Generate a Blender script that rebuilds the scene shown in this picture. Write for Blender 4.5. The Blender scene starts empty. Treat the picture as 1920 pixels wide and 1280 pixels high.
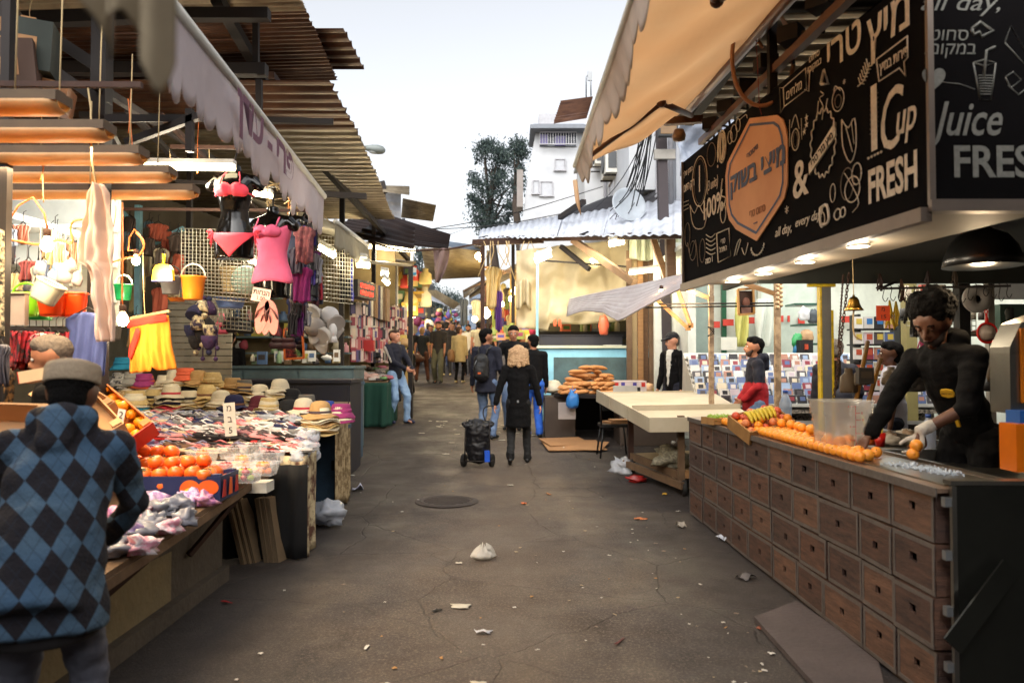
import bpy, bmesh, math, random
from mathutils import Vector, Matrix, Euler, noise
R=math.radians; V=Vector; PI=math.pi
rnd=random.Random(7)
SC=bpy.context.scene; COL=SC.collection
# ---------------- camera, sky, sun, exposure ----------------
F=1400.0; PITCH=math.atan(38/F); CZ=1.54
cam=bpy.data.objects.new('camera',bpy.data.cameras.new('camera')); COL.objects.link(cam)
cam.location=(0,0,CZ); cam.rotation_euler=(PI/2+PITCH,0,0)
cam.data.sensor_width=36; cam.data.lens=F/1920*36; cam.data.clip_start=.05; cam.data.clip_end=600
cam.data.dof.use_dof=True; cam.data.dof.focus_distance=7.5; cam.data.dof.aperture_fstop=2.2
SC.camera=cam
w=bpy.data.worlds.new('World'); SC.world=w; w.use_nodes=True
nt=w.node_tree; bg=nt.nodes['Background']
sky=nt.nodes.new('ShaderNodeTexSky'); sky.sky_type='NISHITA'; sky.sun_disc=False
sky.sun_elevation=R(38); sky.sun_rotation=R(200); sky.air_density=1.0; sky.dust_density=4.0; sky.ozone_density=1.0
hs=nt.nodes.new('ShaderNodeHueSaturation'); hs.inputs["Saturation"].default_value=.2
nt.links.new(sky.outputs[0],hs.inputs['Color']); nt.links.new(hs.outputs[0],bg.inputs[0])
bg.inputs[1].default_value=.13
sl=bpy.data.lights.new('sun','SUN'); sl.energy=.5; sl.angle=R(40); sl.color=(1,.97,.93)
sun=bpy.data.objects.new('sun',sl); COL.objects.link(sun); sun.rotation_euler=(R(52),0,R(20))
vs=SC.view_settings; vs.view_transform='Standard'; vs.look='None'; vs.gamma=1; vs.exposure=1.24
SC.cycles.use_denoising=True
SC.cycles.max_bounces=6; SC.cycles.diffuse_bounces=3; SC.cycles.glossy_bounces=3; SC.cycles.transmission_bounces=5; SC.cycles.transparent_max_bounces=10
SC.cycles.caustics_reflective=False; SC.cycles.caustics_refractive=False; SC.cycles.sample_clamp_indirect=4
# ---------------- coordinates ----------------
def W(px,py,d):
 "point at distance d (metres along the street) seen at photo pixel px,py"
 u=(px-960)/F; v=(640-py)/F
 dy=math.cos(PITCH)-v*math.sin(PITCH); dz=math.sin(PITCH)+v*math.cos(PITCH)
 k=d/dy
 return V((u*k,d,CZ+dz*k))
def gz(y):
 w_=.8; t=(y-8.3)/w_
 return .062*w_*(t if t>30 else math.log(1+math.exp(t)))
def X(px,d): return W(px,678,d).x
def Z(py,d): return W(960,py,d).z
def G(px,d,up=0): return V((X(px,d),d,gz(d)+up))
# ---------------- materials ----------------
_M={}
def lin(c):
 return tuple(((x/12.92) if x<=.04045 else ((x+.055)/1.055)**2.4) for x in c)
def mat(name,c=(.5,.5,.5),rough=.6,metal=0,c2=None,ns=6,nd=4,namt=.5,bump=0,bs=40,em=0,emc=None,trans=0,alpha=1,sheen=0,coat=0,stretch=None,transl=0,spec=.5,sharp=False):
 "c, c2: sRGB 0..1 (surface colour and the tone it is mottled with)"
 if name in _M: return _M[name]
 m=bpy.data.materials.new(name); m.use_nodes=True; t=m.node_tree; b=t.nodes['Principled BSDF']; _M[name]=m
 L=lin(c)+(1,)
 b.inputs['Base Color'].default_value=L; b.inputs['Roughness'].default_value=rough; b.inputs['Metallic'].default_value=metal
 b.inputs['Specular IOR Level'].default_value=spec
 if coat: b.inputs['Coat Weight'].default_value=coat
 if trans: b.inputs['Transmission Weight'].default_value=trans
 if alpha<1: b.inputs['Alpha'].default_value=alpha
 if em:
  b.inputs['Emission Color'].default_value=(lin(emc)+(1,)) if emc else L
  b.inputs['Emission Strength'].default_value=em
 if c2 is None and not em and not alpha<1 and not trans:
  c2=tuple(x*.78 for x in c); namt*=.7
 co=None
 if c2 is not None or bump:
  tc=t.nodes.new('ShaderNodeTexCoord'); oi=t.nodes.new('ShaderNodeObjectInfo'); va=t.nodes.new('ShaderNodeVectorMath'); va.operation='MULTIPLY_ADD'; va.inputs[1].default_value=(7.3,5.1,9.7)
  t.links.new(oi.outputs['Location'],va.inputs[0]); t.links.new(tc.outputs['Object'],va.inputs[2]); co=va.outputs[0]
  if stretch:
   mp=t.nodes.new('ShaderNodeMapping'); mp.inputs['Scale'].default_value=stretch
   t.links.new(co,mp.inputs[0]); co=mp.outputs[0]
 if c2 is not None:
  n=t.nodes.new('ShaderNodeTexNoise'); n.inputs['Scale'].default_value=ns; n.inputs['Detail'].default_value=nd; n.inputs['Roughness'].default_value=.62
  t.links.new(co,n.inputs['Vector'])
  r=t.nodes.new('ShaderNodeMapRange'); h=.08 if sharp else .22
  r.inputs[1].default_value=.5-h; r.inputs[2].default_value=.5+h; r.inputs[4].default_value=min(1,namt*1.4)
  t.links.new(n.outputs[0],r.inputs[0])
  mx=t.nodes.new('ShaderNodeMix'); mx.data_type='RGBA'; mx.inputs[6].default_value=L; mx.inputs[7].default_value=lin(c2)+(1,)
  t.links.new(r.outputs[0],mx.inputs[0]); t.links.new(mx.outputs[2],b.inputs['Base Color'])
 if bump:
  n2=t.nodes.new('ShaderNodeTexNoise'); n2.inputs['Scale'].default_value=bs; n2.inputs['Detail'].default_value=3
  t.links.new(co,n2.inputs['Vector'])
  bp=t.nodes.new('ShaderNodeBump'); bp.inputs['Strength'].default_value=bump; bp.inputs['Distance'].default_value=.02
  t.links.new(n2.outputs[0],bp.inputs['Height']); t.links.new(bp.outputs[0],b.inputs['Normal'])
 if transl:
  tr=t.nodes.new('ShaderNodeBsdfTranslucent'); tr.inputs[0].default_value=L; ms=t.nodes.new('ShaderNodeMixShader'); ms.inputs[0].default_value=transl
  if c2 is not None: t.links.new(mx.outputs[2],tr.inputs[0])
  out=t.nodes['Material Output']; t.links.new(b.outputs[0],ms.inputs[1]); t.links.new(tr.outputs[0],ms.inputs[2]); t.links.new(ms.outputs[0],out.inputs[0])
 return m
def cm(c,rough=.7,**k):
 "plain mottled material by colour"
 c=tuple(round(x,2) for x in c)
 return mat('c%02d%02d%02d_%d%s'%(c[0]*100,c[1]*100,c[2]*100,rough*10,''.join(map(str,k.values()))),c,rough,**k)
def nodes_of(m): return m.node_tree.nodes, m.node_tree.links, m.node_tree.nodes['Principled BSDF']
# ---------------- mesh builder ----------------
ORG={}
class MB:
 def __init__(s): s.v=[]; s.f=[]; s.m=[]; s.sm=[]
 def add(s,vs,fs,m=0,M=None,sm=False):
  o=len(s.v)
  if M is not None: vs=[M@V(p) for p in vs]
  s.v+= [tuple(p) for p in vs]
  for f in fs:
   s.f.append([i+o for i in f]); s.m.append(m); s.sm.append(sm)
  return s
 def box(s,c,d,m=0,M=None,rz=0,bev=0):
  x,y,z=d[0]/2,d[1]/2,d[2]/2
  vs=[(a*x,b*y,e*z) for a in(-1,1) for b in(-1,1) for e in(-1,1)]
  T=Matrix.Translation(V(c))@Matrix.Rotation(rz,4,'Z')
  if M is not None: T=M@T
  return s.add(vs,[(0,1,3,2),(4,6,7,5),(0,4,5,1),(2,3,7,6),(0,2,6,4),(1,5,7,3)],m,T)
 def bar(s,a,b,w=.05,h=None,m=0,up=(0,0,1)):
  "square bar from a to b"
  a=V(a); b=V(b); h=h or w; z=(b-a); L=z.length
  if L<1e-6: return s
  z.normalize(); u=V(up)
  if abs(u.dot(z))>.95: u=V((0,1,0)) if abs(z.y)<.9 else V((1,0,0))
  x=u.cross(z).normalized(); y=z.cross(x)
  T=Matrix.Translation((a+b)/2)@Matrix((x,y,z)).transposed().to_4x4()
  return s.box((0,0,0),(w,h,L),m,T)
 def tube(s,pts,r=.01,n=8,m=0,cap=True,sm=True):
  pts=[V(p) for p in pts]; k=len(pts)
  rs=r if isinstance(r,(list,tuple)) else [r]*k
  vs=[]; fs=[]; ref=None
  for i,p in enumerate(pts):
   t=(pts[min(i+1,k-1)]-pts[max(i-1,0)])
   if t.length<1e-9: t=V((0,0,1))
   t.normalize()
   if ref is None: ref=V((0,0,1)) if abs(t.z)<.9 else V((1,0,0))
   x=(ref-t*ref.dot(t)).normalized(); y=t.cross(x); ref=x
   for j in range(n):
    a=2*PI*j/n; vs.append(p+(x*math.cos(a)+y*math.sin(a))*rs[i])
  for i in range(k-1):
   for j in range(n):
    fs.append((i*n+j,i*n+(j+1)%n,(i+1)*n+(j+1)%n,(i+1)*n+j))
  if cap: fs+= [tuple(range(n))[::-1],tuple((k-1)*n+j for j in range(n))]
  return s.add(vs,fs,m,None,sm)
 def lathe(s,prof,n=20,m=0,M=None,sm=True,wob=None):
  vs=[]; fs=[]; k=len(prof)
  for i,(r,z) in enumerate(prof):
   for j in range(n):
    a=2*PI*j/n; rr=r; zz=z
    if wob: rr,zz=wob(r,z,a)
    vs.append((rr*math.cos(a),rr*math.sin(a),zz))
  for i in range(k-1):
   for j in range(n): fs.append((i*n+j,i*n+(j+1)%n,(i+1)*n+(j+1)%n,(i+1)*n+j))
  if prof[0][0]>1e-5: fs.append(tuple(range(n))[::-1])
  if prof[-1][0]>1e-5: fs.append(tuple((k-1)*n+j for j in range(n)))
  return s.add(vs,fs,m,M,sm)
 def sph(s,c,r,m=0,n=12,k=8,M=None,nz=0,seed=0):
  r=(r,r,r) if not isinstance(r,(tuple,list)) else r
  vs=[];fs=[]
  for i in range(k+1):
   p=PI*i/k
   for j in range(n):
    a=2*PI*j/n; q=V((math.sin(p)*math.cos(a),math.sin(p)*math.sin(a),math.cos(p)))
    f=1+(nz*noise.noise(q*1.7+V((seed,seed*2,0))) if nz else 0)
    vs.append(V((c[0]+q.x*r[0]*f,c[1]+q.y*r[1]*f,c[2]+q.z*r[2]*f)))
  for i in range(k):
   for j in range(n): fs.append((i*n+j,(i+1)*n+j,(i+1)*n+(j+1)%n,i*n+(j+1)%n))
  return s.add(vs,fs,m,M,True)
 def grid(s,fn,nu,nv,m=0,th=0,sm=True):
  "sheet fn(u,v), optional thickness"
  P=[[V(fn(i/nu,j/nv)) for j in range(nv+1)] for i in range(nu+1)]
  vs=[p for row in P for p in row]; w_=nv+1
  fs=[(i*w_+j,(i+1)*w_+j,(i+1)*w_+j+1,i*w_+j+1) for i in range(nu) for j in range(nv)]
  if th:
   nn=[]
   for i in range(nu+1):
    for j in range(nv+1):
     a=P[min(i+1,nu)][j]-P[max(i-1,0)][j]; b=P[i][min(j+1,nv)]-P[i][max(j-1,0)]
     q=a.cross(b); nn.append(q.normalized()*th if q.length>1e-12 else V((0,0,th)))
   o=len(vs); vs=vs+[vs[i]-nn[i] for i in range(o)]
   fs+= [tuple(x+o for x in f[::-1]) for f in fs]
   e=[i*w_ for i in range(nu+1)]+[nu*w_+j for j in range(1,nv+1)]+[i*w_+nv for i in range(nu-1,-1,-1)]+[j for j in range(nv-1,0,-1)]
   for a,b in zip(e,e[1:]+e[:1]): fs.append((b,a,a+o,b+o))
  return s.add(vs,fs,m,None,sm)
 def prism(s,poly,th,M=None,m=0):
  "2D outline in xy, thickness along z from 0 to th"
  n=len(poly); vs=[(x,y,0) for x,y in poly]+[(x,y,th) for x,y in poly]
  fs=[tuple(range(n))[::-1],tuple(range(n,2*n))]+[(i,(i+1)%n,n+(i+1)%n,n+i) for i in range(n)]
  return s.add(vs,fs,m,M)
 def text(s,t,size,M,m=0,off=0,shear=0,ex=.001,sx=1,al='CENTER'):
  c=bpy.data.curves.new('t','FONT'); c.body=t; c.size=size; c.offset=off; c.shear=shear; c.extrude=ex; c.align_x=al; c.align_y='CENTER'; c.resolution_u=3
  o=bpy.data.objects.new('t',c); COL.objects.link(o)
  bpy.context.view_layer.update()
  me=bpy.data.meshes.new_from_object(o.evaluated_get(bpy.context.evaluated_depsgraph_get()))
  s.add([(v.co.x*sx,v.co.y,v.co.z) for v in me.vertices],[tuple(p.vertices) for p in me.polygons],m,M)
  bpy.data.objects.remove(o); bpy.data.curves.remove(c); bpy.data.meshes.remove(me)
  return s
 def build(s,name,mats,parent=None,loc=None,rz=0,smooth=None):
  if not isinstance(mats,(list,tuple)): mats=[mats]
  off=V((0,0,0))
  if parent is not None: off=ORG.get(parent.name,V((0,0,0)))
  elif loc is None:
   xs=[v[0] for v in s.v]; ys=[v[1] for v in s.v]; zs=[v[2] for v in s.v]
   off=V(((min(xs)+max(xs))/2,(min(ys)+max(ys))/2,min(zs)))
  me=bpy.data.meshes.new(name)
  me.from_pydata([tuple(V(v)-off) for v in s.v],[],s.f)
  for q in mats: me.materials.append(q)
  me.polygons.foreach_set('material_index',s.m)
  me.polygons.foreach_set('use_smooth',[bool(x) if smooth is None else smooth for x in s.sm])
  me.update()
  o=bpy.data.objects.new(name,me); COL.objects.link(o)
  if parent is not None:
   o.parent=parent; ORG[o.name]=off
  else:
   o.location=off if loc is None else V(loc); o.rotation_euler=(0,0,rz); ORG[o.name]=off
  return o
def tag(o,label=None,cat=None,group=None,kind=None):
 if label: o['label']=label
 if cat: o['category']=cat
 if group: o['group']=group
 if kind: o['kind']=kind
 return o
def thing(name,loc,label,cat,group=None,rz=0,local=False):
 o=bpy.data.objects.new(name,None); COL.objects.link(o); o.location=V(loc); o.rotation_euler=(0,0,rz); o.empty_display_size=.1
 ORG[o.name]=V((0,0,0)) if local else V(loc)
 return tag(o,label,cat,group)
KID={}
def dup(o,loc=None,rz=None,label=None,mats=None,parent=None,scale=None,rot=None,group=None):
 c=o.copy(); COL.objects.link(c)
 if parent is not None: c.parent=parent
 if loc is not None: c.location=V(loc)
 if rz is not None: c.rotation_euler=(0,0,rz)
 if rot is not None: c.rotation_euler=rot
 if scale is not None: c.scale=(scale,)*3 if not isinstance(scale,(tuple,list)) else scale
 if label: c['label']=label
 if group: c['group']=group
 if mats and o.type=='MESH' and o.name.split('.')[0] in mats: recol(c,mats[o.name.split('.')[0]])
 elif mats and o.type=='MESH' and '*' in mats and parent is None: recol(c,mats['*'])
 if o.name not in KID: KID[o.name]=[x for x in bpy.data.objects if x.parent==o]
 for ch in KID[o.name]: dup(ch,parent=c,mats=mats)
 return c
def recol(o,ms):
 if not isinstance(ms,(list,tuple)): ms=[ms]
 for i,mm in enumerate(ms):
  if i<len(o.material_slots) and mm is not None:
   o.material_slots[i].link='OBJECT'; o.material_slots[i].material=mm
def light(name,kind,loc,power,color=(1,.9,.75),size=.3,rot=None,size_y=None,spot=None):
 l=bpy.data.lights.new(name,kind); l.energy=power; l.color=color
 if kind=='AREA':
  l.size=size
  if size_y: l.shape='RECTANGLE'; l.size_y=size_y
 else: l.shadow_soft_size=size
 o=bpy.data.objects.new(name,l); COL.objects.link(o); o.location=V(loc)
 if rot: o.rotation_euler=rot
 return o
ORD=['first','second','third','fourth','fifth','sixth','seventh','eighth','ninth','tenth','eleventh','twelfth','thirteenth','fourteenth']
def fold(u,amp,n,ph=0): return amp*(math.sin(u*n*2*PI+ph)+.5*math.sin(u*n*4.7*PI+ph*2))
WARM=(1,.72,.40); NEUT=(1,.88,.66); COOL=(.93,1,.92)
# common materials
m_black=mat('black_paint',(.06,.06,.065),.5); m_steel=mat('stainless_steel',(.62,.61,.58),.28,1,bump=.05,bs=12); m_galv=mat('galvanised_metal',(.55,.56,.57),.45,.7)
m_rust=mat('rusty_iron',(.27,.17,.12),.75,.2,c2=(.16,.09,.07),ns=9); m_dark=mat('dark_iron',(.13,.10,.09),.7,.2)
m_wood=mat('raw_timber',(.62,.46,.28),.7,c2=(.42,.29,.17),ns=5,stretch=(1,1,8),bump=.2); m_wood2=mat('weathered_board',(.45,.35,.25),.8,c2=(.28,.21,.15),ns=5,bump=.3,bs=20)
m_card=mat('cardboard',(.68,.50,.33),.8); m_white=mat('white_paint',(.85,.84,.80),.5); m_cream=mat('cream_cloth',(.84,.77,.60),.85,bump=.15,bs=30,transl=.2)
m_rope=mat('pale_string',(.72,.62,.45),.9); m_wire=mat('orange_wire',(.85,.45,.2),.5)
m_tube=mat('lit_tube',(1,.95,.82),.4,em=9,emc=(1,.93,.74)); m_tubec=mat('lit_cool_tube',(1,1,.95),.4,em=8,emc=(.97,1,.88)); m_bulb=mat('lit_bulb',(1,.9,.7),.4,em=22,emc=(1,.86,.62))
# ---------------- people ----------------
m_skin=mat('skin_light',(.80,.58,.46),.55,c2=(.72,.46,.37),ns=14,namt=.4); m_skin2=mat('skin_tan',(.66,.45,.33),.55,c2=(.56,.35,.26),ns=14,namt=.4); m_skin3=mat('skin_dark',(.42,.27,.19),.5,c2=(.31,.18,.12),ns=14,namt=.5)
m_eye=mat('eye_white',(.85,.83,.8),.3); m_iris=mat('dark_hair',(.045,.035,.032),.9,c2=(.02,.018,.015),ns=60,bump=.6,bs=90,spec=.15); m_lip=mat('lip',(.55,.28,.25),.5); m_lip2=mat('dark_lip',(.30,.14,.12),.5)
j_blk=mat('black_knit',(.035,.032,.037),.9,bump=.3,bs=30,spec=.2); j_navy=mat('navy_knit',(.07,.08,.15),.85,bump=.3,bs=30); j_red=mat('red_knit',(.66,.08,.13),.85,bump=.3,bs=30)
def capsule(mb,p0,r0,p1,r1,side=None,k=1.0,n=12,e0=1):
 "closed tapered tube with round ends; r along side, r*k across"
 p0=V(p0);p1=V(p1); z=p1-p0; L=z.length
 z=z.normalized() if L>1e-6 else V((0,0,1))
 sd=V(side) if side is not None else (V((1,0,0)) if abs(z.x)<.8 else V((0,1,0)))
 x=(sd-z*sd.dot(z)).normalized(); y=z.cross(x)
 rings=[]
 for a in (0,25,50,75): rings.append((-r0*math.cos(R(a))*k**.5*e0,r0*math.sin(R(a))))
 for a in (75,50,25,0): rings.append((L+r1*math.cos(R(a))*k**.5,r1*math.sin(R(a))))
 vs=[];fs=[]
 for h,r in rings:
  r=max(r,1e-4)
  for j in range(n):
   a=2*PI*j/n; vs.append(p0+z*h+x*(math.cos(a)*r)+y*(math.sin(a)*r*k))
 for i in range(len(rings)-1):
  for j in range(n): fs.append((i*n+j,i*n+(j+1)%n,(i+1)*n+(j+1)%n,(i+1)*n+j))
 fs+= [tuple(range(n))[::-1],tuple((len(rings)-1)*n+j for j in range(n))]
 mb.add(vs,fs,0,None,True)
def blob(name,mb,voxel,mats,parent,smooth=5,wr=0,ws=7,matfn=None,extra=None,keep=None):
 "fuse the closed shapes of mb into one continuous skin"
 me=bpy.data.meshes.new(name); me.from_pydata(mb.v,[],mb.f)
 t=bpy.data.objects.new('t',me); COL.objects.link(t)
 a=t.modifiers.new('r','REMESH'); a.mode='VOXEL'; a.voxel_size=voxel; a.use_smooth_shade=True
 if smooth: b=t.modifiers.new('s','SMOOTH'); b.iterations=smooth; b.factor=.5
 bpy.context.view_layer.update()
 nm=bpy.data.meshes.new_from_object(t.evaluated_get(bpy.context.evaluated_depsgraph_get()))
 bpy.data.objects.remove(t); bpy.data.meshes.remove(me)
 o=MB(); vs=[v.co.copy() for v in nm.vertices]
 if wr:
  ns=[v.normal.copy() for v in nm.vertices]
  vs=[p+q*wr*(noise.noise(V((p.x*ws,p.y*ws,p.z*ws*1.6)))+.5*noise.noise(V((p.x*ws*2.6,p.y*ws*2.6,p.z*ws*3.2)))) for p,q in zip(vs,ns)]
 fs=[tuple(p.vertices) for p in nm.polygons]
 o.v=[tuple(p) for p in vs]; o.f=fs; o.sm=[True]*len(fs)
 o.m=[matfn(sum((vs[i] for i in f),V())/len(f)) for f in fs] if matfn else [0]*len(fs)
 bpy.data.meshes.remove(nm)
 if extra: extra(o)
 return o.build(name,mats,parent)
def ik(a,b,l1,l2,hint):
 a=V(a);b=V(b); d=b-a; L=min(d.length,(l1+l2)*.999); u=d.normalized(); b=a+u*L
 x=(l1*l1-l2*l2+L*L)/(2*L); h=math.sqrt(max(0,l1*l1-x*x)); hv=V(hint); hv=(hv-u*hv.dot(u))
 hv=hv.normalized() if hv.length>1e-5 else V((0,0,1))
 return a+u*x+hv*h, b
def hand(mb,wr,dirv,pn,side,sc=1,curl=.5,spread=1):
 "palm and five fingers; dirv along the hand, pn = palm facing, side = towards the thumb"
 d=V(dirv).normalized(); p=V(pn); p=(p-d*p.dot(d)).normalized(); t=V(side); t=(t-d*t.dot(d)-p*t.dot(p)).normalized()
 w0=V(wr)
 capsule(mb,w0+d*.012*sc,.024*sc,w0+d*.07*sc,.034*sc,side=t,k=.48)
 for i,(o,l) in enumerate(((.027,.070),(.009,.078),(-.009,.073),(-.026,.058))):
  b=w0+d*.085*sc+t*o*sc*spread; l*=sc; c=curl*(1+.12*i)
  q1=b+(d*math.cos(c*.6)+p*math.sin(c*.6)+t*o*3*spread).normalized()*l*.45
  q2=q1+(d*math.cos(c*1.5)+p*math.sin(c*1.5)).normalized()*l*.32
  q3=q2+(d*math.cos(c*2.2)+p*math.sin(c*2.2)).normalized()*l*.22
  capsule(mb,b-d*.02*sc,.0105*sc,q1,.0095*sc,n=8); capsule(mb,q1,.0092*sc,q2,.0085*sc,n=8); capsule(mb,q2,.0084*sc,q3,.0072*sc,n=8)
 b=w0+d*.03*sc+t*.025*sc
 q1=b+(d*.55+t*.75+p*.35).normalized()*.042*sc; q2=q1+(d*.85+t*.25+p*.6*(.4+curl)).normalized()*.032*sc
 capsule(mb,b,.0145*sc,q1,.0115*sc,n=8); capsule(mb,q1,.011*sc,q2,.009*sc,n=8)
def person(loc,rz,label,H=1.75,skin=m_skin,hair=m_iris,hairstyle='short',top=None,topmat=None,pants=None,shoes=m_black,
   lean=0,side=0,headturn=0,nod=0,hands=None,elb=None,feet=None,voxel=.014,sleeve=1.0,long=0,hem=.0,fat=1.0,wr=.006,
   curl=.4,palms=None,group=None,topfn=None,hood=False,legw=1.0,beard=None,pelvis=0,gloves=None,drop=0,hdirs=None,build_legs=True):
 """faces +y before turning by rz. hands/feet: {-1:(x,y,z),1:(x,y,z)} targets in metres for H=1.75"""
 k=H/1.75; pants=pants or j_blk
 T=thing('person',loc,label,'person',group,rz,local=True)
 ph=.93-drop
 P=V((0,pelvis,ph)); lr=R(lean); sr=R(side)
 up=V((math.sin(sr),math.sin(lr),math.cos(lr)*math.cos(sr))).normalized(); fw=V((0,math.cos(lr),-math.sin(lr)))
 rt=fw.cross(up).normalized(); fw=up.cross(rt)
 CH=P+up*.34; SH=P+up*.50; NB=P+up*.555
 S={s:SH+rt*(.185*s) for s in(-1,1)}; Hp={s:P+V((.095*s,0,-.03)) for s in(-1,1)}
 hands=hands or {}; feet=feet or {}; elb=elb or {}; palms=palms or {}; hdirs=hdirs or {}
 arm={};leg={}
 for s in(-1,1):
  tg=V(hands.get(s,(.25*s,.06+P.y,.80-drop)))
  e,w_=ik(S[s],tg,.29,.255,elb.get(s,(.25*s,-1,-.2))); arm[s]=(S[s],e,w_)
  ft=V(feet.get(s,(.11*s,0,.085)))
  kn,an=ik(Hp[s],ft,.43,.43,(0.05*s,1,0)); leg[s]=(Hp[s],kn,an)
 hf=(Matrix.Rotation(R(headturn),3,'Z')@V((0,1,0))); hf=(hf*math.cos(R(nod))+V((0,0,-math.sin(R(nod))))).normalized()
 hu=V((0,0,1)); hu=(hu-hf*hu.dot(hf)).normalized(); hr=hf.cross(hu)
 HC=NB+up*.085+V((0,0,.075))+V((0,.02,0))*math.cos(R(headturn))
 def hp(x,y,z): return HC+hr*x+hf*y+hu*z
 def dirf(s):
  h=V((0,1,0)) if leg[s][2].z<.2 else V((0,1,0)); return h
 # body
 b=MB()
 capsule(b,P-up*.02,.135*fat,P+up*.16,.125*fat,rt,.72*fat); capsule(b,P+up*.16,.128*fat,CH+up*.06,.15,rt,.68); capsule(b,CH,.15,SH-up*.03,.155,rt,.6)
 capsule(b,S[-1],.058,S[1],.058,up,1.0)
 capsule(b,SH,.07,NB+up*.02,.056); capsule(b,NB,.056,hp(0,-.02,-.05),.056)
 b.sph(hp(0,-.012,.02),.1,n=14,k=10,M=None)
 # skull shaped: scale in head frame
 b.v=b.v[:-(15-4+11*14-11)] if False else b.v
 capsule(b,hp(0,-.028,.03),.083,hp(0,.015,.03),.080,hr,.98); capsule(b,hp(0,.025,-.02),.066,hp(0,.045,-.078),.040,hr,1.0)
 capsule(b,hp(0,.02,.0),.072,hp(0,.03,-.05),.060,hr,1)
 capsule(b,hp(0,.092,.012),.011,hp(0,.116,-.026),.0135,n=8); capsule(b,hp(-.014,.10,-.033),.009,hp(.014,.10,-.033),.009,n=8)
 capsule(b,hp(-.035,.084,.026),.011,hp(.035,.084,.026),.011,n=8)
 capsule(b,hp(-.018,.094,-.058),.0085,hp(.018,.094,-.058),.0085,n=8); capsule(b,hp(0,.085,-.095),.016,hp(0,.08,-.1),.016,n=8)
 for s in(-1,1): capsule(b,hp(.082*s,-.008,.018),.018,hp(.08*s,.0,-.02),.013,hf,.5 if False else 1,n=8)
 for s in(-1,1):
  a,e,w_=arm[s]
  capsule(b,a,.056,e,.040); capsule(b,e,.041,w_,.027)
  fd=(w_-e).normalized(); fd=V(hdirs[s]).normalized() if s in hdirs else fd
  pn=V(palms.get(s,(-s,0,-.15)));         sd=fd.cross(pn)*(1 if s<0 else -1)
  if sd.length<.1: sd=V((0,1,0))
  c=curl[s] if isinstance(curl,dict) else curl
  hand(b,w_,fd,pn if abs(pn.normalized().dot(fd))<.95 else V((0,1,0)),sd if s in palms else V((0,1,.1)),1.03,c)
 for s in(-1,1):
  if not build_legs: break
  h,kn,an=leg[s]
  capsule(b,h,.088,kn,.058); capsule(b,kn,.056,kn*.62+an*.38,.054); capsule(b,kn*.62+an*.38,.054,an,.037)
  capsule(b,an,.04,an+V((0,.13,-.05)),.034,(1,0,0),.75)
 for q in range(len(b.v)): pass
 def face(o):
  def sp(c,r,m,n=8,kk=5): o.sph(c,r,m,n,kk)
  for s in(-1,1):
   sp(hp(.033*s,.0835,.008),.0112,1 if nod<15 else 0); sp(hp(.033*s,.0925 if nod<15 else .0885,.0065 if nod<15 else .001),.0052 if nod<15 else .0065,2)
   o.tube([hp(.02*s,.099,.031),hp(.035*s,.1,.036),hp(.052*s,.088,.030)],.0042,6,2)
  o.tube([hp(-.022,.098,-.060),hp(0,.106,-.058),hp(.022,.098,-.060)],.004,6,3)
 sc=lambda o:setattr(o,'scale',(k,k,k))
 body=blob('body',b,voxel,[skin,m_eye,m_iris,m_lip if skin is not m_skin3 else m_lip2],T,smooth=3 if voxel<.012 else 2,extra=face)
 # trousers
 if pants is not None and build_legs:
  b=MB()
  capsule(b,P-V((0,0,.03)),.146*fat-wr*.5,P+up*(.09 if not long else .0),.134*fat-wr*.5,rt,.72*fat)
  for s in(-1,1):
   h,kn,an=leg[s]; lw=legw
   capsule(b,h+V((0,0,.01)),.104*(.5+.5*lw),kn,.074*lw); capsule(b,kn,.074*lw,an+V((0,0,.03)),.058*lw)
   capsule(b,an+V((0,0,.06)),.062*lw,an+V((0,.0,.0)),.064*lw)
  blob('trousers',b,voxel*1.05,pants if isinstance(pants,list) else [pants],T,3,wr*1.1,9)
 if shoes is not None and build_legs:
  for s in(-1,1):
   h,kn,an=leg[s]; b=MB()
   tip=an+V((.015*s,.155,-.045 if an.z<.12 else -.11)); heel=an+V((0,-.035,-.045))
   capsule(b,heel,.038,tip,.034,(1,0,0),1); capsule(b,an+V((0,0,-.005)),.044,heel+V((0,.03,.01)),.046); capsule(b,an+V((0,.01,-.01)),.042,tip-V((0,.03,-.005)),.034)
   blob('shoe',b,max(.008,voxel*.7),[shoes],T,2)
 # top
 tm=topmat or m_black
 b=MB(); f=1.12
 capsule(b,P+up*(-.085-hem),.150*fat,P+up*.16,.146*fat,rt,.76*fat,e0=.15,n=18); capsule(b,P+up*.16,.148*fat,CH+up*.06,.166,rt,.74); capsule(b,CH,.166,SH-up*.03,.170,rt,.66)
 capsule(b,S[-1],.076,S[1],.076,up,1.0); capsule(b,SH+up*.0,.09,NB-up*.005,.068)
 if long: capsule(b,P-V((0,0,long+.10)),.188*fat,P+up*.12,.155*fat,rt,.80,e0=.12,n=18); capsule(b,P,.155*fat,CH,.160*fat,rt,.8)
 if hood:
  capsule(b,NB+rt*-.075-fw*.07+up*.03,.058,NB+rt*.075-fw*.07+up*.03,.058); capsule(b,NB-fw*.12+up*.02,.085,NB-fw*.135-up*.09,.06,rt,.7); capsule(b,NB-rt*.09+fw*.02,.035,NB-rt*.08-fw*.06,.05);capsule(b,NB+rt*.09+fw*.02,.035,NB+rt*.08-fw*.06,.05)
 for s in(-1,1):
  a,e,w_=arm[s]; sl=sleeve[s] if isinstance(sleeve,dict) else sleeve
  if sl<=.55:
   q=a+(e-a)*(sl/.55); capsule(b,a,.074,q,.064)
  else:
   q=e+(w_-e)*((sl-.55)/.45)*.97; capsule(b,a,.074,e,.058); capsule(b,e,.058,q,.046)
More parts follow.
